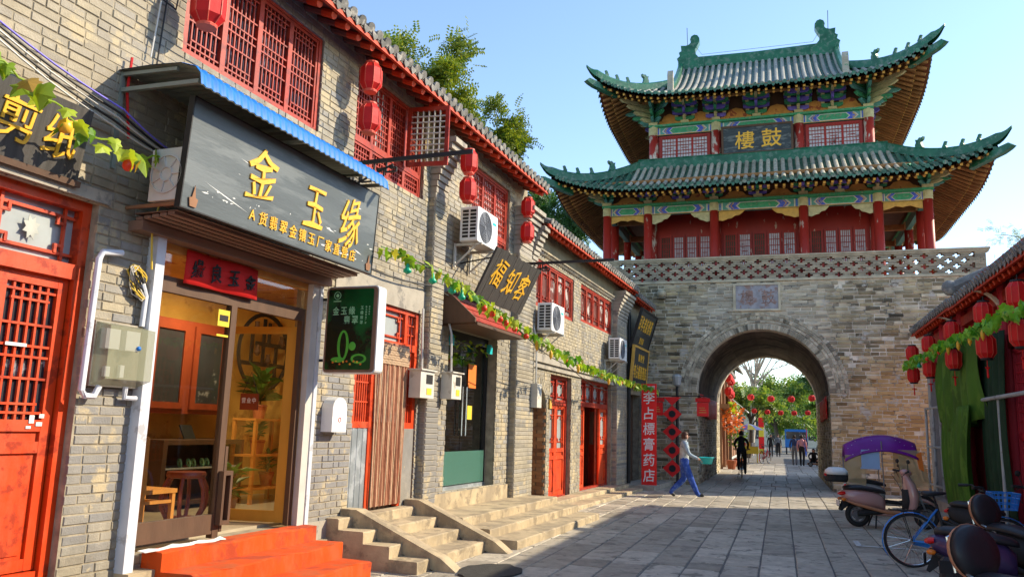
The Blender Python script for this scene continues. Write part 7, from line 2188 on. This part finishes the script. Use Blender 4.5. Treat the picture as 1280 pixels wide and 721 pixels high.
        mb = MB(M); mb.loft([(c - A * .065, Y_ * .04, Zp * .04), (c - A * .062, Y_ * .12, Zp * .12), (c - A * .049, Y_ * .17, Zp * .17), (c - A * .04, Y_ * .175, Zp * .175)], 24); mb.loft([(c - A * .01, Y_ * .19, Zp * .19), (c + A * .04, Y_ * .17, Zp * .17), (c + A * .055, Y_ * .08, Zp * .08)], 24); mb.build('backrest', seat, t, smooth=True)
    if canopy:
        rows = []
        for i in range(19):
            f = i / 18; x_ = -.32 + 1.42 * f
            h = 1.34 + .34 * math.sin(PI * (.06 + .80 * f)) ** .7
            rows.append([(x_, -.40 + .8 * j / 8, h - .33 * (abs(j - 4) / 4) ** 2) for j in range(9)])
        mb = MB(M); mb.grid(rows, thick=(0, 0, -.02)); cn = mb.build('canopy', 'purple', t, smooth=True)
        sp = MB(M)
        rr2 = random.Random(9)
        for k in range(26):
            i, j = rr2.randrange(1, 18), rr2.randrange(0, 8); p = Vector(rows[i][j]).lerp(Vector(rows[i][j + 1]), rr2.random()); sp.ball(p + Vector((0, 0, .006)), .012, .012, .005, 6, 4)
        sp.build('star_print', 'whitepaint', cn)
        mb = MB(M)
        for sg in (-1, 1):
            mb.tube([(1.22, sg * .30, .75), (1.06, sg * .36, 1.36)], .014, 6); mb.tube([(-.30, sg * .22, .62), (-.30, sg * .36, 1.22)], .014, 6); mb.tube([(.42, sg * .36, .55), (.40, sg * .38, 1.55)], .012, 6)
        mb.build('canopy_pole', 'tyretrim', t)
        mb = MB(M); mb.grid([[(1.30, y_, .70), (1.24, y_ * 1.15, 1.05), (1.08, y_ * 1.2, 1.40)] for y_ in (-.31, -.15, 0, .15, .31)]); mb.build('windshield', 'film', t)
        for sg in (-1, 1):
            mb = MB(M); mb.grid([[(-.32 + .2 * i, sg * .37, z) for i in range(3)] for z in (.62, .9, 1.24)]); mb.build('side_film', 'tanfilm', t); mb = MB(M); mb.grid([[(.72 + .2 * i + (1.4 - z) * .25 * i / 2, sg * .37, z) for i in range(3)] for z in (.62, 1.0, 1.38)]); mb.build('side_film', 'tanfilm', t)
        mb = MB(M); mb.bx(.0, .36, -.372, -.366, .98, 1.36, 0); mb.bx(-.02, .38, -.378, -.373, .96, .99, 0); mb.build('blue_window', paint('pale_blue_film', (.30, .45, .70), .3, .1), t)
        mb = MB(M); mb.prism([(1.20, -.375, .95), (1.16, -.375, 1.35), (1.06, -.375, 1.30), (1.10, -.375, 1.0)], (0, .004, 0)); mb.build('orange_bag', 'orangepaper', t)
    return t
scooter(T_(1.32, 16.45, 0) @ RZ(14), 'rose pink scooter with a white-topped rear box parked side-on', 'pinkscooter', box=True)
scooter(T_(1.62, 19.2, 0) @ RZ(1), 'scooter covered by a purple spotted canopy and clear rain film', 'greypost', canopy=True)
bicycle(T_(1.57, 11.75, 0) @ RZ(4), 'blue bicycle with a front basket parked in front of the scooters')
scooter(T_(1.72, 9.45, 0) @ RZ(-14), 'dark violet scooter with a long black seat behind the nearest scooter', paint('dark_violet_paint', (.05, .03, .09), .3, .1, 3, 0, coat=.5))
t = thing('saddle_bag', 'black saddle bag hanging on the dark violet scooter', 'bag', T_(1.62, 9.1, .2))
mb = MB(T_(1.62, 9.15, .18)); mb.loft([((0, 0, 0), (.12, 0, 0), (0, .06, 0)), ((0, 0, .05), (.16, 0, 0), (0, .08, 0)), ((0, 0, .25), (.17, 0, 0), (0, .085, 0)), ((0, 0, .30), (.13, 0, 0), (0, .06, 0))], 14, power=.6); mb.build('bag_body', 'saddle', t)
mb = MB(T_(1.62, 9.15, .18)); mb.bx(-.175, .175, -.092, -.086, .16, .28); mb.build('flap', 'rubber', t)
scooter(T_(1.40, 6.25, 0) @ RZ(-58), 'nearest scooter with a round black backrest edged in tan', 'pinkscooter', backrest='tanvinyl')
scooter(T_(2.28, 10.05, 0) @ RZ(-55), 'dark scooter with a smaller round backrest behind the bicycle', 'rubber', backrest='tanvinyl')
scooter(T_(2.55, 13.4, 0) @ RZ(-40), 'black scooter by the steps cut off by the picture edge', 'rubber')
# ================================================================== PEOPLE
def person(name, label, M, J, E, heads, hair, bones, extra=None, res=1):
    """one continuous skinned body. J: joint -> (x, y, z, radius); E: edges; bones: edge -> material; faces take the material of the nearest bone"""
    t = thing(name, label, 'person', M)
    keys = list(J)
    me = bpy.data.meshes.new('figure')
    me.from_pydata([J[k][:3] for k in keys], [(keys.index(a), keys.index(b)) for a, b, _ in E], [])
    o = bpy.data.objects.new('figure', me); col.objects.link(o)
    sk = o.modifiers.new('skin', 'SKIN'); sk.use_smooth_shade = True
    sv = me.skin_vertices[0].data
    for i, k in enumerate(keys):
        sv[i].radius = (J[k][3], J[k][3] if len(J[k]) < 5 else J[k][4]); sv[i].use_root = (k == 'pelvis')
    ss = o.modifiers.new('sub', 'SUBSURF'); ss.levels = res; ss.render_levels = res
    bpy.context.view_layer.update()
    em = bpy.data.meshes.new_from_object(o.evaluated_get(bpy.context.evaluated_depsgraph_get()))
    bpy.data.objects.remove(o); bpy.data.meshes.remove(me)
    mats = []
    for _, _, m_ in E:
        if m_ not in mats: mats.append(m_)
    em.materials.clear()
    for m_ in mats: em.materials.append(MAT[m_])
    def dist(p, a, b):
        ab = b - a; f = max(0, min(1, (p - a).dot(ab) / max(1e-9, ab.length_squared))); return (p - a - ab * f).length
    segs = [(Vector(J[a][:3]), Vector(J[b][:3]), mats.index(m_), (J[a][3] + J[b][3]) / 2) for a, b, m_ in E]
    for p in em.polygons:
        c = p.center
        p.material_index = min(segs, key=lambda s: dist(c, s[0], s[1]) - s[3] * .9)[2]
        p.use_smooth = True
    em.name = 'body'
    b = bpy.data.objects.new('body', em); col.objects.link(b); b.parent = t
    hx, hy, hz, hr = heads
    mb = MB(M); N = 14
    rows = []
    prof = [(.0, 1.06), (.35, 1.0), (.68, .80), (.92, .42), (1.02, 0), (.98, -.35), (.86, -.62)]
    for rr_, zz in prof:
        rows.append([(hx - hr * .14 + hr * (rr_ * math.cos(2 * PI * k / N)) * (1.0 if math.cos(2 * PI * k / N) < .35 else (.95 if zz > .35 else .15)), hy + hr * .88 * rr_ * math.sin(2 * PI * k / N), hz + hr * (1.12 * zz)) for k in range(N + 1)])
    mb.grid(rows); mb.build('hair', hair, t, smooth=True)
    fm = MB(M)
    fm.loft([((hx + hr * .80, hy, hz + hr * .12), (0, hr * .06, 0), (hr * .05, 0, 0)), ((hx + hr * .93, hy, hz - hr * .12), (0, hr * .12, 0), (hr * .16, 0, 0)), ((hx + hr * .84, hy, hz - hr * .24), (0, hr * .1, 0), (hr * .08, 0, 0))], 8)
    for sg in (-1, 1): fm.ball((hx + hr * .0, hy + sg * hr * .86, hz - hr * .05), hr * .14, hr * .07, hr * .24, 8, 6)
    fm.build('nose_and_ears', 'skin', t, smooth=True)
    ey = MB(M)
    for sg in (-1, 1): ey.ball((hx + hr * .82, hy + sg * hr * .32, hz + hr * .1), hr * .09, hr * .13, hr * .07, 8, 6)
    ey.bx(hx + hr * .80, hx + hr * .87, hy - hr * .2, hy + hr * .2, hz - hr * .50, hz - hr * .44); ey.build('eyes_and_mouth', 'hairdark', t)
    return t

def fingers(J, E, w, dirv, side, r=.0085, skin='skin'):
    """palm and five fingers from the wrist joint w"""
    p = Vector(J[w][:3]); d = Vector(dirv).normalized(); s_ = Vector(side).normalized()
    pm = p + d * .07
    J[w + '_palm'] = (*pm, .024, .034); E.append((w, w + '_palm', skin))
    up = d.cross(s_)
    for i, (o_, l) in enumerate(((-.030, .055), (-.011, .07), (.010, .075), (.030, .068))):
        a = pm + s_ * o_ + d * .03; b = a + d * l * .55 - up * .012; c = b + d * l * .35 - up * .030
        k = '%s_f%d' % (w, i)
        J[k + 'a'] = (*a, r); J[k + 'b'] = (*b, r); J[k + 'c'] = (*c, r * .85); E += [(w + '_palm', k + 'a', skin), (k + 'a', k + 'b', skin), (k + 'b', k + 'c', skin)]
    a = p + d * .04 + s_ * -.045; b = a + d * .04 - s_ * .012
    J[w + '_ta'] = (*a, r * 1.15); J[w + '_tb'] = (*b, r); E += [(w, w + '_ta', skin), (w + '_ta', w + '_tb', skin)]

def upright(pose, top, legs, sleeve, skirt=0.0, shoe='shoe', hand=True):
    """standing or walking figure; pose gives leg and arm joints"""
    J = {'pelvis': (0, 0, .93, .13, .115), 'waist': (.01, 0, 1.06, .125, .105), 'chest': (.02, 0, 1.24, .145, .115), 'collar': (.02, 0, 1.36, .08, .07), 'neck': (.03, 0, 1.42, .045), 'head': (.055, 0, 1.50, .082, .072), 'crown': (.05, 0, 1.575, .078, .07)}
    E = [('pelvis', 'waist', top if skirt else legs), ('waist', 'chest', top), ('chest', 'collar', top), ('collar', 'neck', 'skin'), ('neck', 'head', 'skin'), ('head', 'crown', 'skin')]
    for sd, y in (('l', 1), ('r', -1)):
        J['hip' + sd] = (0, y * .085, .86, .095); J['knee' + sd] = (*pose['knee' + sd], .068); J['ank' + sd] = (*pose['ank' + sd], .050); 
        a = Vector(pose['ank' + sd]); tdir = Vector(pose.get('toe' + sd, (.15, 0, -.05)))
        J['toe' + sd] = (*(a + tdir), .036)
        E += [('pelvis', 'hip' + sd, legs), ('hip' + sd, 'knee' + sd, legs), ('knee' + sd, 'ank' + sd, legs), ('ank' + sd, 'toe' + sd, shoe)]
        J['sho' + sd] = (.01, y * .165, 1.33, .062); J['elb' + sd] = (*pose['elb' + sd], .047); J['wri' + sd] = (*pose['wri' + sd], .032)
        E += [('collar', 'sho' + sd, sleeve), ('sho' + sd, 'elb' + sd, sleeve), ('elb' + sd, 'wri' + sd, sleeve)]
        d = Vector(pose['wri' + sd]) - Vector(pose['elb' + sd])
        if hand: fingers(J, E, 'wri' + sd, d, Vector((0, 1, 0)) if abs(d.normalized().y) < .8 else Vector((1, 0, 0)))
        else:
            p = Vector(pose['wri' + sd]) + d.normalized() * .13; J['han' + sd] = (*p, .03); E.append(('wri' + sd, 'han' + sd, 'skin'))
    return J, E

# woman with the turquoise basin
pose = {'kneel': (.02, .09, .48), 'ankl': (-.34, .10, .13), 'toel': (.13, 0, -.09), 'kneer': (.16, -.09, .48), 'ankr': (.33, -.09, .09), 'toer': (.16, -.01, .0),
        'elbl': (.10, .22, 1.10), 'wril': (.31, .17, 1.01), 'elbr': (.10, -.22, 1.09), 'wrir': (.31, -.18, .99)}
J, E = upright(pose, 'vest', 'jeans', 'sleeve')
for k in ('pelvis', 'waist', 'chest', 'hipl', 'hipr', 'kneel', 'kneer', 'ankl', 'ankr', 'shol', 'shor', 'elbl', 'elbr', 'collar'):
    v = J[k]; J[k] = (*v[:3], *[q * (1.25 if k[:4] in ('knee', 'ankl', 'ankr', 'hipl', 'hipr') else 1.18) for q in v[3:]])
E[0] = ('pelvis', 'waist', 'vest')
MW = T_(-2.33, 21.05, -.02) @ RZ(12)
person('person', 'person in a pale vest and blue jeans walking with a turquoise basin', MW, J, E, (.05, 0, 1.535, .098), 'hairbrown', None, res=2)
mb = MB(MW); mb.M = MW @ T_(.56, 0, .86)
mb.lathe([(.13, 0), (.135, .0), (.175, .15), (.195, .155), (.198, .165), (.182, .168), (.165, .15), (.125, .012)], 24)
tag(mb.build('washing_basin', 'teal', smooth=True), 'turquoise plastic basin carried in both hands', 'basin')

# cyclist seen from behind, riding away through the archway
MC = T_(-1.38, 31.6, 0) @ RZ(92)
bicycle(MC @ T_(-.3, 0, 0), 'black bicycle ridden away through the archway', 'black', basket=False)
pose = {'kneel': (.42, .12, .74), 'ankl': (.20, .12, .34), 'kneer': (.40, -.12, .62), 'ankr': (.15, -.12, .20), 'elbl': (.22, .25, 1.24), 'wril': (.44, .22, 1.10), 'elbr': (.22, -.25, 1.24), 'wrir': (.44, -.22, 1.10)}
J, E = upright(pose, 'darkcloth', 'darkcloth', 'darkcloth')
for k in list(J):
    if k in ('waist', 'chest', 'collar', 'neck', 'head', 'crown', 'shol', 'shor'):
        v = J[k]; J[k] = (v[0] + .06 + (v[2] - 1) * .18, v[1], v[2] + .08, *v[3:])
J['pelvis'] = (.02, 0, 1.0, .15, .14); J['hipl'] = (.06, .09, .97, .11); J['hipr'] = (.06, -.09, .97, .11)
person('person', 'person in black riding a bicycle away through the archway', MC, J, E, (.24, 0, 1.615, .098), 'hairdark', None)

walk = {'kneel': (.10, .09, .48), 'ankl': (.12, .09, .08), 'kneer': (.02, -.09, .48), 'ankr': (-.18, -.09, .10), 'elbl': (-.04, .22, 1.08), 'wril': (.08, .22, .86), 'elbr': (.02, -.22, 1.08), 'wrir': (.14, -.22, .88)}
stand = {'kneel': (.02, .09, .48), 'ankl': (0, .10, .08), 'kneer': (.02, -.09, .48), 'ankr': (0, -.10, .08), 'elbl': (0, .23, 1.08), 'wril': (.06, .22, .86), 'elbr': (0, -.23, 1.08), 'wrir': (.06, -.22, .86)}
for (x_, y_, rz, ps, top, legs, hr_, lab) in (
        (1.08, 46.0, 80, walk, 'pinkcloth', 'darkcloth', 'hairdark', 'person in a pink coat walking beyond the archway'),
        (.72, 46.8, 85, walk, 'navycloth', 'greycloth', 'hairdark', 'person in a navy jacket beside the pink coat'),
        (-.65, 62.0, -90, walk, 'darkcloth', 'darkcloth', 'hairdark', 'small far person in dark clothes in the middle of the street'),
        (-.15, 63.0, -85, stand, 'greycloth', 'darkcloth', 'hairbrown', 'small far person in a grey coat in the middle of the street'),
        (1.75, 66.0, 90, walk, 'navycloth', 'jeans', 'hairdark', 'small far person in jeans near the blue cart')):
    J, E = upright(ps, top, legs, top, hand=False)
    person('person', lab, T_(x_, y_, 0) @ RZ(rz), J, E, (.05, 0, 1.535, .098), hr_, None)
# crouching person at a low cart
cro = {'kneel': (.30, .16, .42), 'ankl': (.05, .14, .08), 'kneer': (.30, -.16, .42), 'ankr': (.05, -.14, .08), 'elbl': (.34, .26, .55), 'wril': (.50, .20, .36), 'elbr': (.34, -.26, .55), 'wrir': (.50, -.20, .36)}
J, E = upright(cro, 'darkcloth', 'darkcloth', 'darkcloth', hand=False)
for k in ('pelvis', 'hipl', 'hipr'): v = J[k]; J[k] = (v[0] - .08, v[1], v[2] - .60, *v[3:])
for k in ('waist', 'chest', 'collar', 'neck', 'head', 'crown', 'shol', 'shor'):
    v = J[k]; z = v[2] - .93; J[k] = (v[0] - .02 + z * .62, v[1], .36 + z * .78, *v[3:])
person('person', 'person crouching low beside the street beyond the archway', T_(1.72, 47.2, 0) @ RZ(-95), J, E, (.37, 0, .835, .098), 'hairdark', None)
# ================================================================== BEYOND THE ARCHWAY
hL = thing('far_shop', 'far timber shop with a tiled roof and hanging red lanterns beyond the archway', 'house', T_(-3.2, 41, 0))
mb = MB(); mb.bx(-7, -2.85, 38.5, 46, 0, 5.2); mb.build('wall', 'cream', hL)
mb = MB(); mb.prism([(-2.2, 38.3, 4.7), (-5, 38.3, 6.3), (-7.4, 38.3, 5.0), (-7.4, 38.3, 4.8), (-5, 38.3, 6.1), (-2.2, 38.3, 4.55)], (0, 7.9, 0)); mb.build('roof', 'greytile', hL)
for i in range(3):
    mb = MB(); y = 38.9 + i * 2.35
    mb.bx(-2.84, -2.78, y, y + 1.9, .2, 2.6); o = mb.build('shop_door', 'redwin', hL)
    mb = MB(); mb.bx(-2.78, -2.76, y + .15, y + .85, .4, 2.4); mb.bx(-2.78, -2.76, y + 1.05, y + 1.75, .4, 2.4); mb.build('pane', 'darkglass', o)
    mb = MB(); mb.bx(-2.84, -2.78, y + .1, y + 1.8, 3.2, 4.3); o = mb.build('window', 'plankdark', hL)
    mb = MB(); mb.bx(-2.78, -2.765, y + .2, y + .9, 3.3, 4.2); mb.bx(-2.78, -2.765, y + 1.0, y + 1.7, 3.3, 4.2); mb.build('pane', 'darkglass', o)
mb = MB()
for y in (38.6, 41.0, 43.3, 45.7): mb.cyl((-2.6, y, 0), (-2.6, y, 4.6), .09, n=8)
mb.build('post', 'plankdark', hL)
mb = MB(); mb.bx(-2.75, -2.2, 38.5, 46, 2.75, 2.95); mb.build('ledge', 'plankdark', hL)
hM = thing('far_shop', 'second far shop with a white wall and upper windows beyond the archway', 'house', T_(-3.2, 52, 0))
mb = MB(); mb.bx(-8, -2.95, 46.2, 60, 0, 6.4); mb.build('wall', 'whitewall', hM)
mb = MB(); mb.prism([(-2.4, 46.1, 5.9), (-5.5, 46.1, 7.8), (-8.4, 46.1, 6.2), (-8.4, 46.1, 6.0), (-5.5, 46.1, 7.6), (-2.4, 46.1, 5.75)], (0, 14.1, 0)); mb.build('roof', 'greytile', hM)
for i in range(5):
    mb = MB(); y = 46.8 + i * 2.6; mb.bx(-2.94, -2.86, y, y + 1.6, 3.6, 5.2); o = mb.build('window', 'redwin', hM); mb = MB(); mb.bx(-2.86, -2.85, y + .15, y + 1.45, 3.75, 5.05); mb.build('pane', 'darkglass', o)
    mb = MB(); mb.bx(-2.94, -2.86, y - .2, y + 1.8, .2, 2.7); mb.build('shop_door', 'plankdark', hM)
hN = thing('far_shop', 'far grey house on the right of the street beyond the archway', 'house', T_(4.5, 50, 0))
mb = MB(); mb.bx(5.4, 10, 38, 62, 0, 3.4); mb.build('wall', 'mortar', hN)
mb = MB(); mb.prism([(4.9, 37.8, 3.3), (7.6, 37.8, 4.5), (10.4, 37.8, 3.3), (10.4, 37.8, 3.1), (7.6, 37.8, 4.3), (4.9, 37.8, 3.15)], (0, 24.4, 0)); mb.build('roof', 'greytile', hN)
for i in range(5):
    mb = MB(); y = 39 + i * 4.5; mb.bx(5.32, 5.4, y, y + 2.6, .2, 2.7); mb.build('shop_door', 'redwin', hN)
hO = thing('far_shop', 'pale end house closing the view at the far end of the street', 'house', T_(0, 118, 0))
mb = MB(); mb.bx(-14, 14, 116, 122, 0, 6.0); mb.build('wall', 'cream', hO)
mb = MB(); mb.prism([(-15, 115.5, 5.9), (-15, 119, 8.2), (-15, 122.5, 5.9)], (30, 0, 0)); mb.build('roof', 'greytile', hO)
for i in range(6):
    mb = MB(); x_ = -6 + i * 2.4; mb.bx(x_, x_ + 1.3, 115.94, 116, 1.0, 3.6); mb.build('window', 'darkglass', hO)
# hanging lanterns on the far shop and strings of small lanterns across the street
fl_ = make_lantern('lantern', .17, .36, 8, tassel=False)
FG = 'red lanterns on the far shop'
k = 0
for y, z, w in ((39.2, 4.2, 'upper near'), (40.2, 4.2, 'upper middle'), (39.2, 3.55, 'lower near'), (40.2, 3.55, 'lower middle'), (41.4, 4.15, 'upper far'), (41.4, 3.5, 'lower far')):
    place(fl_, T_(-2.25, y, z), w + ' red lantern of the cluster on the far shop front', FG)
sl_ = make_lantern('small_lantern', .17, .26, 8, tassel=False, loops=False)
SG = 'small lanterns strung across the far street'
for (y, n, x0, x1, z, lab) in ((44.0, 4, -1.9, 2.1, 3.35, 'nearer'), (56.0, 6, -2.0, 3.0, 2.95, 'farther')):
    mb = MB(); mb.tube([(x0 - .6 + (x1 - x0 + 1.2) * i / 20, y, z + .42 - .12 * math.sin(PI * i / 20)) for i in range(21)], .012, 4); tag(mb.build('festoon_wire', 'black'), lab + ' black wire of small lanterns across the far street', 'wire')
    for i in range(n):
        f = (i + .5) / n
        place(sl_, T_(x0 + (x1 - x0) * f, y, z + .20 - .12 * math.sin(PI * f)), 'small red lantern, %s from the left on the %s wire across the far street' % (('first', 'second', 'third', 'fourth', 'fifth', 'sixth', 'seventh', 'eighth')[i], lab), SG)
# white awning, stall, flowers, cart
t = thing('shop_awning', 'white sloping cloth awning on the far shop', 'awning', T_(-2.6, 44, 3))
mb = MB(); mb.prism([(-2.75, 42.6, 3.75), (-1.55, 42.6, 2.75), (-1.55, 42.6, 2.71), (-2.75, 42.6, 3.70)], (0, 2.6, 0)); mb.build('cloth', 'canopywhite', t)
mb = MB(); mb.tube([(-2.75, 42.65, 2.8), (-1.6, 42.65, 2.75)], .02, 5); mb.tube([(-2.75, 45.15, 2.8), (-1.6, 45.15, 2.75)], .02, 5); mb.build('arm', 'greypost', t)
def leaf_cloud(mb, c, r, n, size, rr_, squash=1.0, surf=.5):
    for _ in range(n):
        while True:
            p = Vector((rr_.uniform(-1, 1), rr_.uniform(-1, 1), rr_.uniform(-1, 1)))
            if surf < p.length < 1: break
        p = Vector((p.x * r, p.y * r, p.z * r * squash)) + Vector(c)
        d = Vector((rr_.gauss(0, 1), rr_.gauss(0, 1), rr_.gauss(0, .6))).normalized(); w = d.orthogonal().normalized(); w = Matrix.Rotation(rr_.uniform(0, 6.28), 3, d) @ w
        s = size * rr_.uniform(.6, 1.4)
        mb.add([p, p + d * s * .5 + w * s * .3, p + d * s, p + d * s * .5 - w * s * .3], [(0, 1, 2, 3)])
def flower_bush(label, c, r, mat_, n=260, h=1.0):
    t = thing('potted_bush', label, 'plant', T_(*c)); rr_ = random.Random(int(c[1] * 10))
    mb = MB(); mb.lathe([(.16, 0), (.24, .36), (.26, .38), (.22, .4)], 12, c=c); mb.build('pot', 'terracotta', t)
    mb = MB(); mb.tube([(c[0], c[1], .38), (c[0], c[1], h)], .03, 5); mb.build('stem', 'bark', t)
    mb = MB(); leaf_cloud(mb, (c[0], c[1], h + r * .6), r, n, .16, rr_, 1.2, .2); mb.build('crown', mat_, t)
flower_bush('orange flowering bush in a pot before the far shop', (-2.15, 38.9, 0), .62, 'orangeleaf', 340, 1.9)
flower_bush('green potted bush beside the orange flowers', (-2.0, 42.4, 0), .5, 'tree3', 260, 1.1)
garland('yellow-green vine hung along the far shop ledge', [(-2.1, 38.6, 2.95), (-2.05, 40.5, 2.85), (-2.1, 42.4, 2.98)], 70, .26, leaf_me, random.Random(8), .14)
t = thing('street_stall', 'small street stall with a pink and yellow parasol beyond the archway', 'stall', T_(-1.75, 49, 0))
mb = MB(); mb.cyl((-1.75, 49, 0), (-1.75, 49, 2.1), .03, n=6); mb.build('pole', 'greypost', t)
mb = MB(); rows = [[(-1.75 + q * math.cos(2 * PI * k_ / 12), 49 + q * math.sin(2 * PI * k_ / 12), z) for k_ in range(13)] for q, z in ((.05, 2.2), (.5, 2.08), (.95, 1.85))]
mb.grid(rows)
for i in range(len(mb.f)): mb.m[i] = i % 2
mb.build('parasol', ['lilac', 'signyellow'], t)
mb = MB(); mb.bx(-2.2, -1.2, 48.7, 49.3, .5, .9); mb.bx(-2.15, -2.1, 48.75, 48.8, 0, .5); mb.bx(-1.3, -1.25, 48.75, 48.8, 0, .5); mb.bx(-2.15, -2.1, 49.2, 49.25, 0, .5); mb.bx(-1.3, -1.25, 49.2, 49.25, 0, .5); mb.build('table', 'signyellow', t)
for i, (a, b) in enumerate(((-2.0, 'berry'), (-1.75, 'gourd'), (-1.45, 'white'))):
    mb = MB(); mb.bx(a - .11, a + .11, 48.75, 49.1, .905, 1.12); tag(mb.build('goods_box', b), ('red', 'orange', 'white')[i] + ' box of goods on the far parasol stall', 'box')
bicycle(T_(-1.0, 47.6, 0) @ RZ(70), 'dark bicycle parked by the far parasol stall', 'redcloth', basket=False)
t = thing('blue_cart', 'blue box cart at the far end of the street', 'cart', T_(1.3, 74, 0))
mb = MB(); mb.bx(.4, 2.2, 73, 75.6, .6, 2.1); mb.build('box', 'bluebox', t)
mb = MB(); mb.bx(.5, 2.1, 72.95, 72.99, 1.3, 1.9); mb.build('window', 'darkglass', t)
for x_ in (.5, 2.1): wheel(t, Vector((x_, 73.4, .32)), .32, .06, (1, 0, 0), 0, 'tyretrim', True)
t = thing('low_cart', 'low wooden cart on the ground beside the crouching person', 'cart', T_(1.9, 46.6, 0))
mb = MB(); mb.bx(1.35, 2.5, 46.3, 46.7, .10, .18); mb.build('deck', 'plankdark', t)
for x_ in (1.5, 2.35): wheel(t, Vector((x_, 46.28, .12)), .12, .025, (0, 1, 0), 0, 'tyretrim', True)
bicycle(T_(2.3, 45.6, 0) @ RZ(95), 'black bicycle parked on the right beyond the archway', 'black', basket=False)
mb = MB(); rows = [[(2.0, 68 + .25 * i, z) for i in range(5)] for z in (.6, 1.4, 2.2)]
mb.grid(rows, thick=(-.02, 0, 0)); tag(mb.build('flag_banner', 'redcloth'), 'red flag banner on the right at the far end of the street', 'banner')
t = thing('festival_arch', 'yellow and red festival archway across the far street', 'arch', T_(-.6, 72, 0))
mb = MB(); mb.bx(-1.7, -1.3, 72, 72.4, 0, 4.2); mb.build('pillar', 'signyellow', t)
mb = MB(); mb.bx(-1.72, -1.28, 71.97, 71.99, .4, 1.4); mb.bx(-1.72, -1.28, 71.97, 71.99, 2.2, 3.0); mb.build('panel', 'banner', t)

# ================================================================== TREES
def tree(name, label, base, trunk, crown_c, crown_r, n_twig, mat_, seed, leaf=.22, bark='bark', droop=.2, bare=False, squash=.85, limbs=9, group=None):
    """trunk > limbs > twigs carrying leaflets"""
    rr_ = random.Random(seed)
    t = thing(name, label, 'tree', T_(*base), group)
    b = Vector(base); c = Vector(crown_c)
    mb = MB()
    fork = b.lerp(c, .55) + Vector((rr_.uniform(-.3, .3), rr_.uniform(-.3, .3), 0))
    mb.tube([b, b.lerp(fork, .5) + Vector((.1, .05, 0)), fork, c], [trunk, trunk * .8, trunk * .62, trunk * .25], 8)
    ends = []
    for i in range(limbs):
        a = 2 * PI * (i + rr_.uniform(-.3, .3)) / limbs
        st = fork.lerp(c, rr_.uniform(0, .7))
        e = c + Vector((math.cos(a) * crown_r * rr_.uniform(.45, .85), math.sin(a) * crown_r * rr_.uniform(.45, .85), crown_r * squash * rr_.uniform(-.5, .75)))
        m = st.lerp(e, .5) + Vector((0, 0, rr_.uniform(0, .25) * crown_r))
        mb.tube([st, m, e], [trunk * .28, trunk * .18, trunk * .05], 6); ends.append((st, m, e))
        for q in range(3 if not bare else 9):
            f = rr_.uniform(.4, 1); p = m.lerp(e, f); d = Vector((rr_.gauss(0, 1), rr_.gauss(0, 1), rr_.uniform(0, 1))).normalized() * crown_r * rr_.uniform(.25, .5)
            mb.tube([p, p + d * .5 + Vector((0, 0, .05)), p + d], [trunk * .10, trunk * .06, .008], 4); ends.append((p, p + d * .5, p + d))
    mb.build('trunk', bark, t)
    lf = MB()
    for i in range(n_twig):
        st, m, e = rr_.choice(ends)
        p = m.lerp(e, rr_.uniform(.2, 1.15)) + Vector((rr_.gauss(0, .12), rr_.gauss(0, .12), rr_.gauss(0, .10))) * crown_r
        d = ((p - c).normalized() + Vector((rr_.gauss(0, .6), rr_.gauss(0, .6), rr_.gauss(-droop, .5)))).normalized()
        L = leaf * rr_.uniform(2.2, 4.2); w = d.orthogonal().normalized(); w = Matrix.Rotation(rr_.uniform(0, 6.28), 3, d) @ w
        nl = 5
        for k in range(nl):
            q = p + d * (L * k / nl)
            for sg in (-1, 1):
                o = (w * sg + d * .35).normalized(); s = leaf * rr_.uniform(.7, 1.1); nrm = d.cross(w) * s * .16
                lf.add([q, q + o * s * .5 + d * s * .3 + nrm, q + o * s - Vector((0, 0, s * .15)), q + o * s * .5 - d * s * .3 + nrm], [(0, 1, 2, 3)])
    if n_twig: lf.build('crown', mat_, t)
    return t
TG = 'trees behind the left row'
tree('toon_tree', 'yellow-green tree rising behind the near left roof', (-10.4, 20.7, 0), .24, (-10.5, 21.0, 11.9), 1.8, 3400, 'tree1', 1, .13, group=TG)
tree('toon_tree', 'yellow-green tree behind the left roof nearer the tower', (-10.0, 26.7, 0), .2, (-10.1, 26.9, 12.5), 1.3, 2300, 'tree1', 2, .13, group=TG)
tree('toon_tree', 'dark green tree between the left roofs and the tower eave', (-9.6, 33.5, 0), .24, (-9.4, 33.5, 11.2), 1.9, 1200, 'tree2', 3, .15, group=TG)
tree('street_tree', 'dark green street tree on the right beyond the archway', (3.0, 50, 0), .22, (3.3, 50, 4.6), 2.0, 1000, 'tree2', 4, .18)
tree('street_tree', 'light green street tree in the middle beyond the archway', (-.2, 80, 0), .3, (-.6, 80, 3.8), 3.1, 800, 'tree3', 5, .36)
tree('street_tree', 'green street tree beside the far shops on the left', (-2.1, 58, 0), .2, (-2.0, 58, 3.6), 2.0, 420, 'tree3', 6, .26)
tree('street_tree', 'yellowish street tree at the far right beyond the archway', (3.6, 88, 0), .3, (4.6, 88, 4.0), 2.8, 500, 'tree3', 7, .5)
tree('bare_tree', 'pale bare-branched tree high beyond the archway', (-2.2, 66, 0), .25, (-1.5, 66, 7.6), 4.2, 0, 'tree3', 8, .3, bark='palebark', bare=True, limbs=16)
tree('pale_tree', 'pale bluish tree top behind the right-hand roof', (10.6, 34, 0), .22, (10.0, 34, 8.6), 1.9, 700, 'paleleaf', 9, .07)
tree('street_tree', 'dark tree standing at the left behind the far shops', (-9, 70, 0), .3, (-9, 70, 8), 4, 500, 'tree2', 10, .45)
bpy.data.objects.remove(_fo)
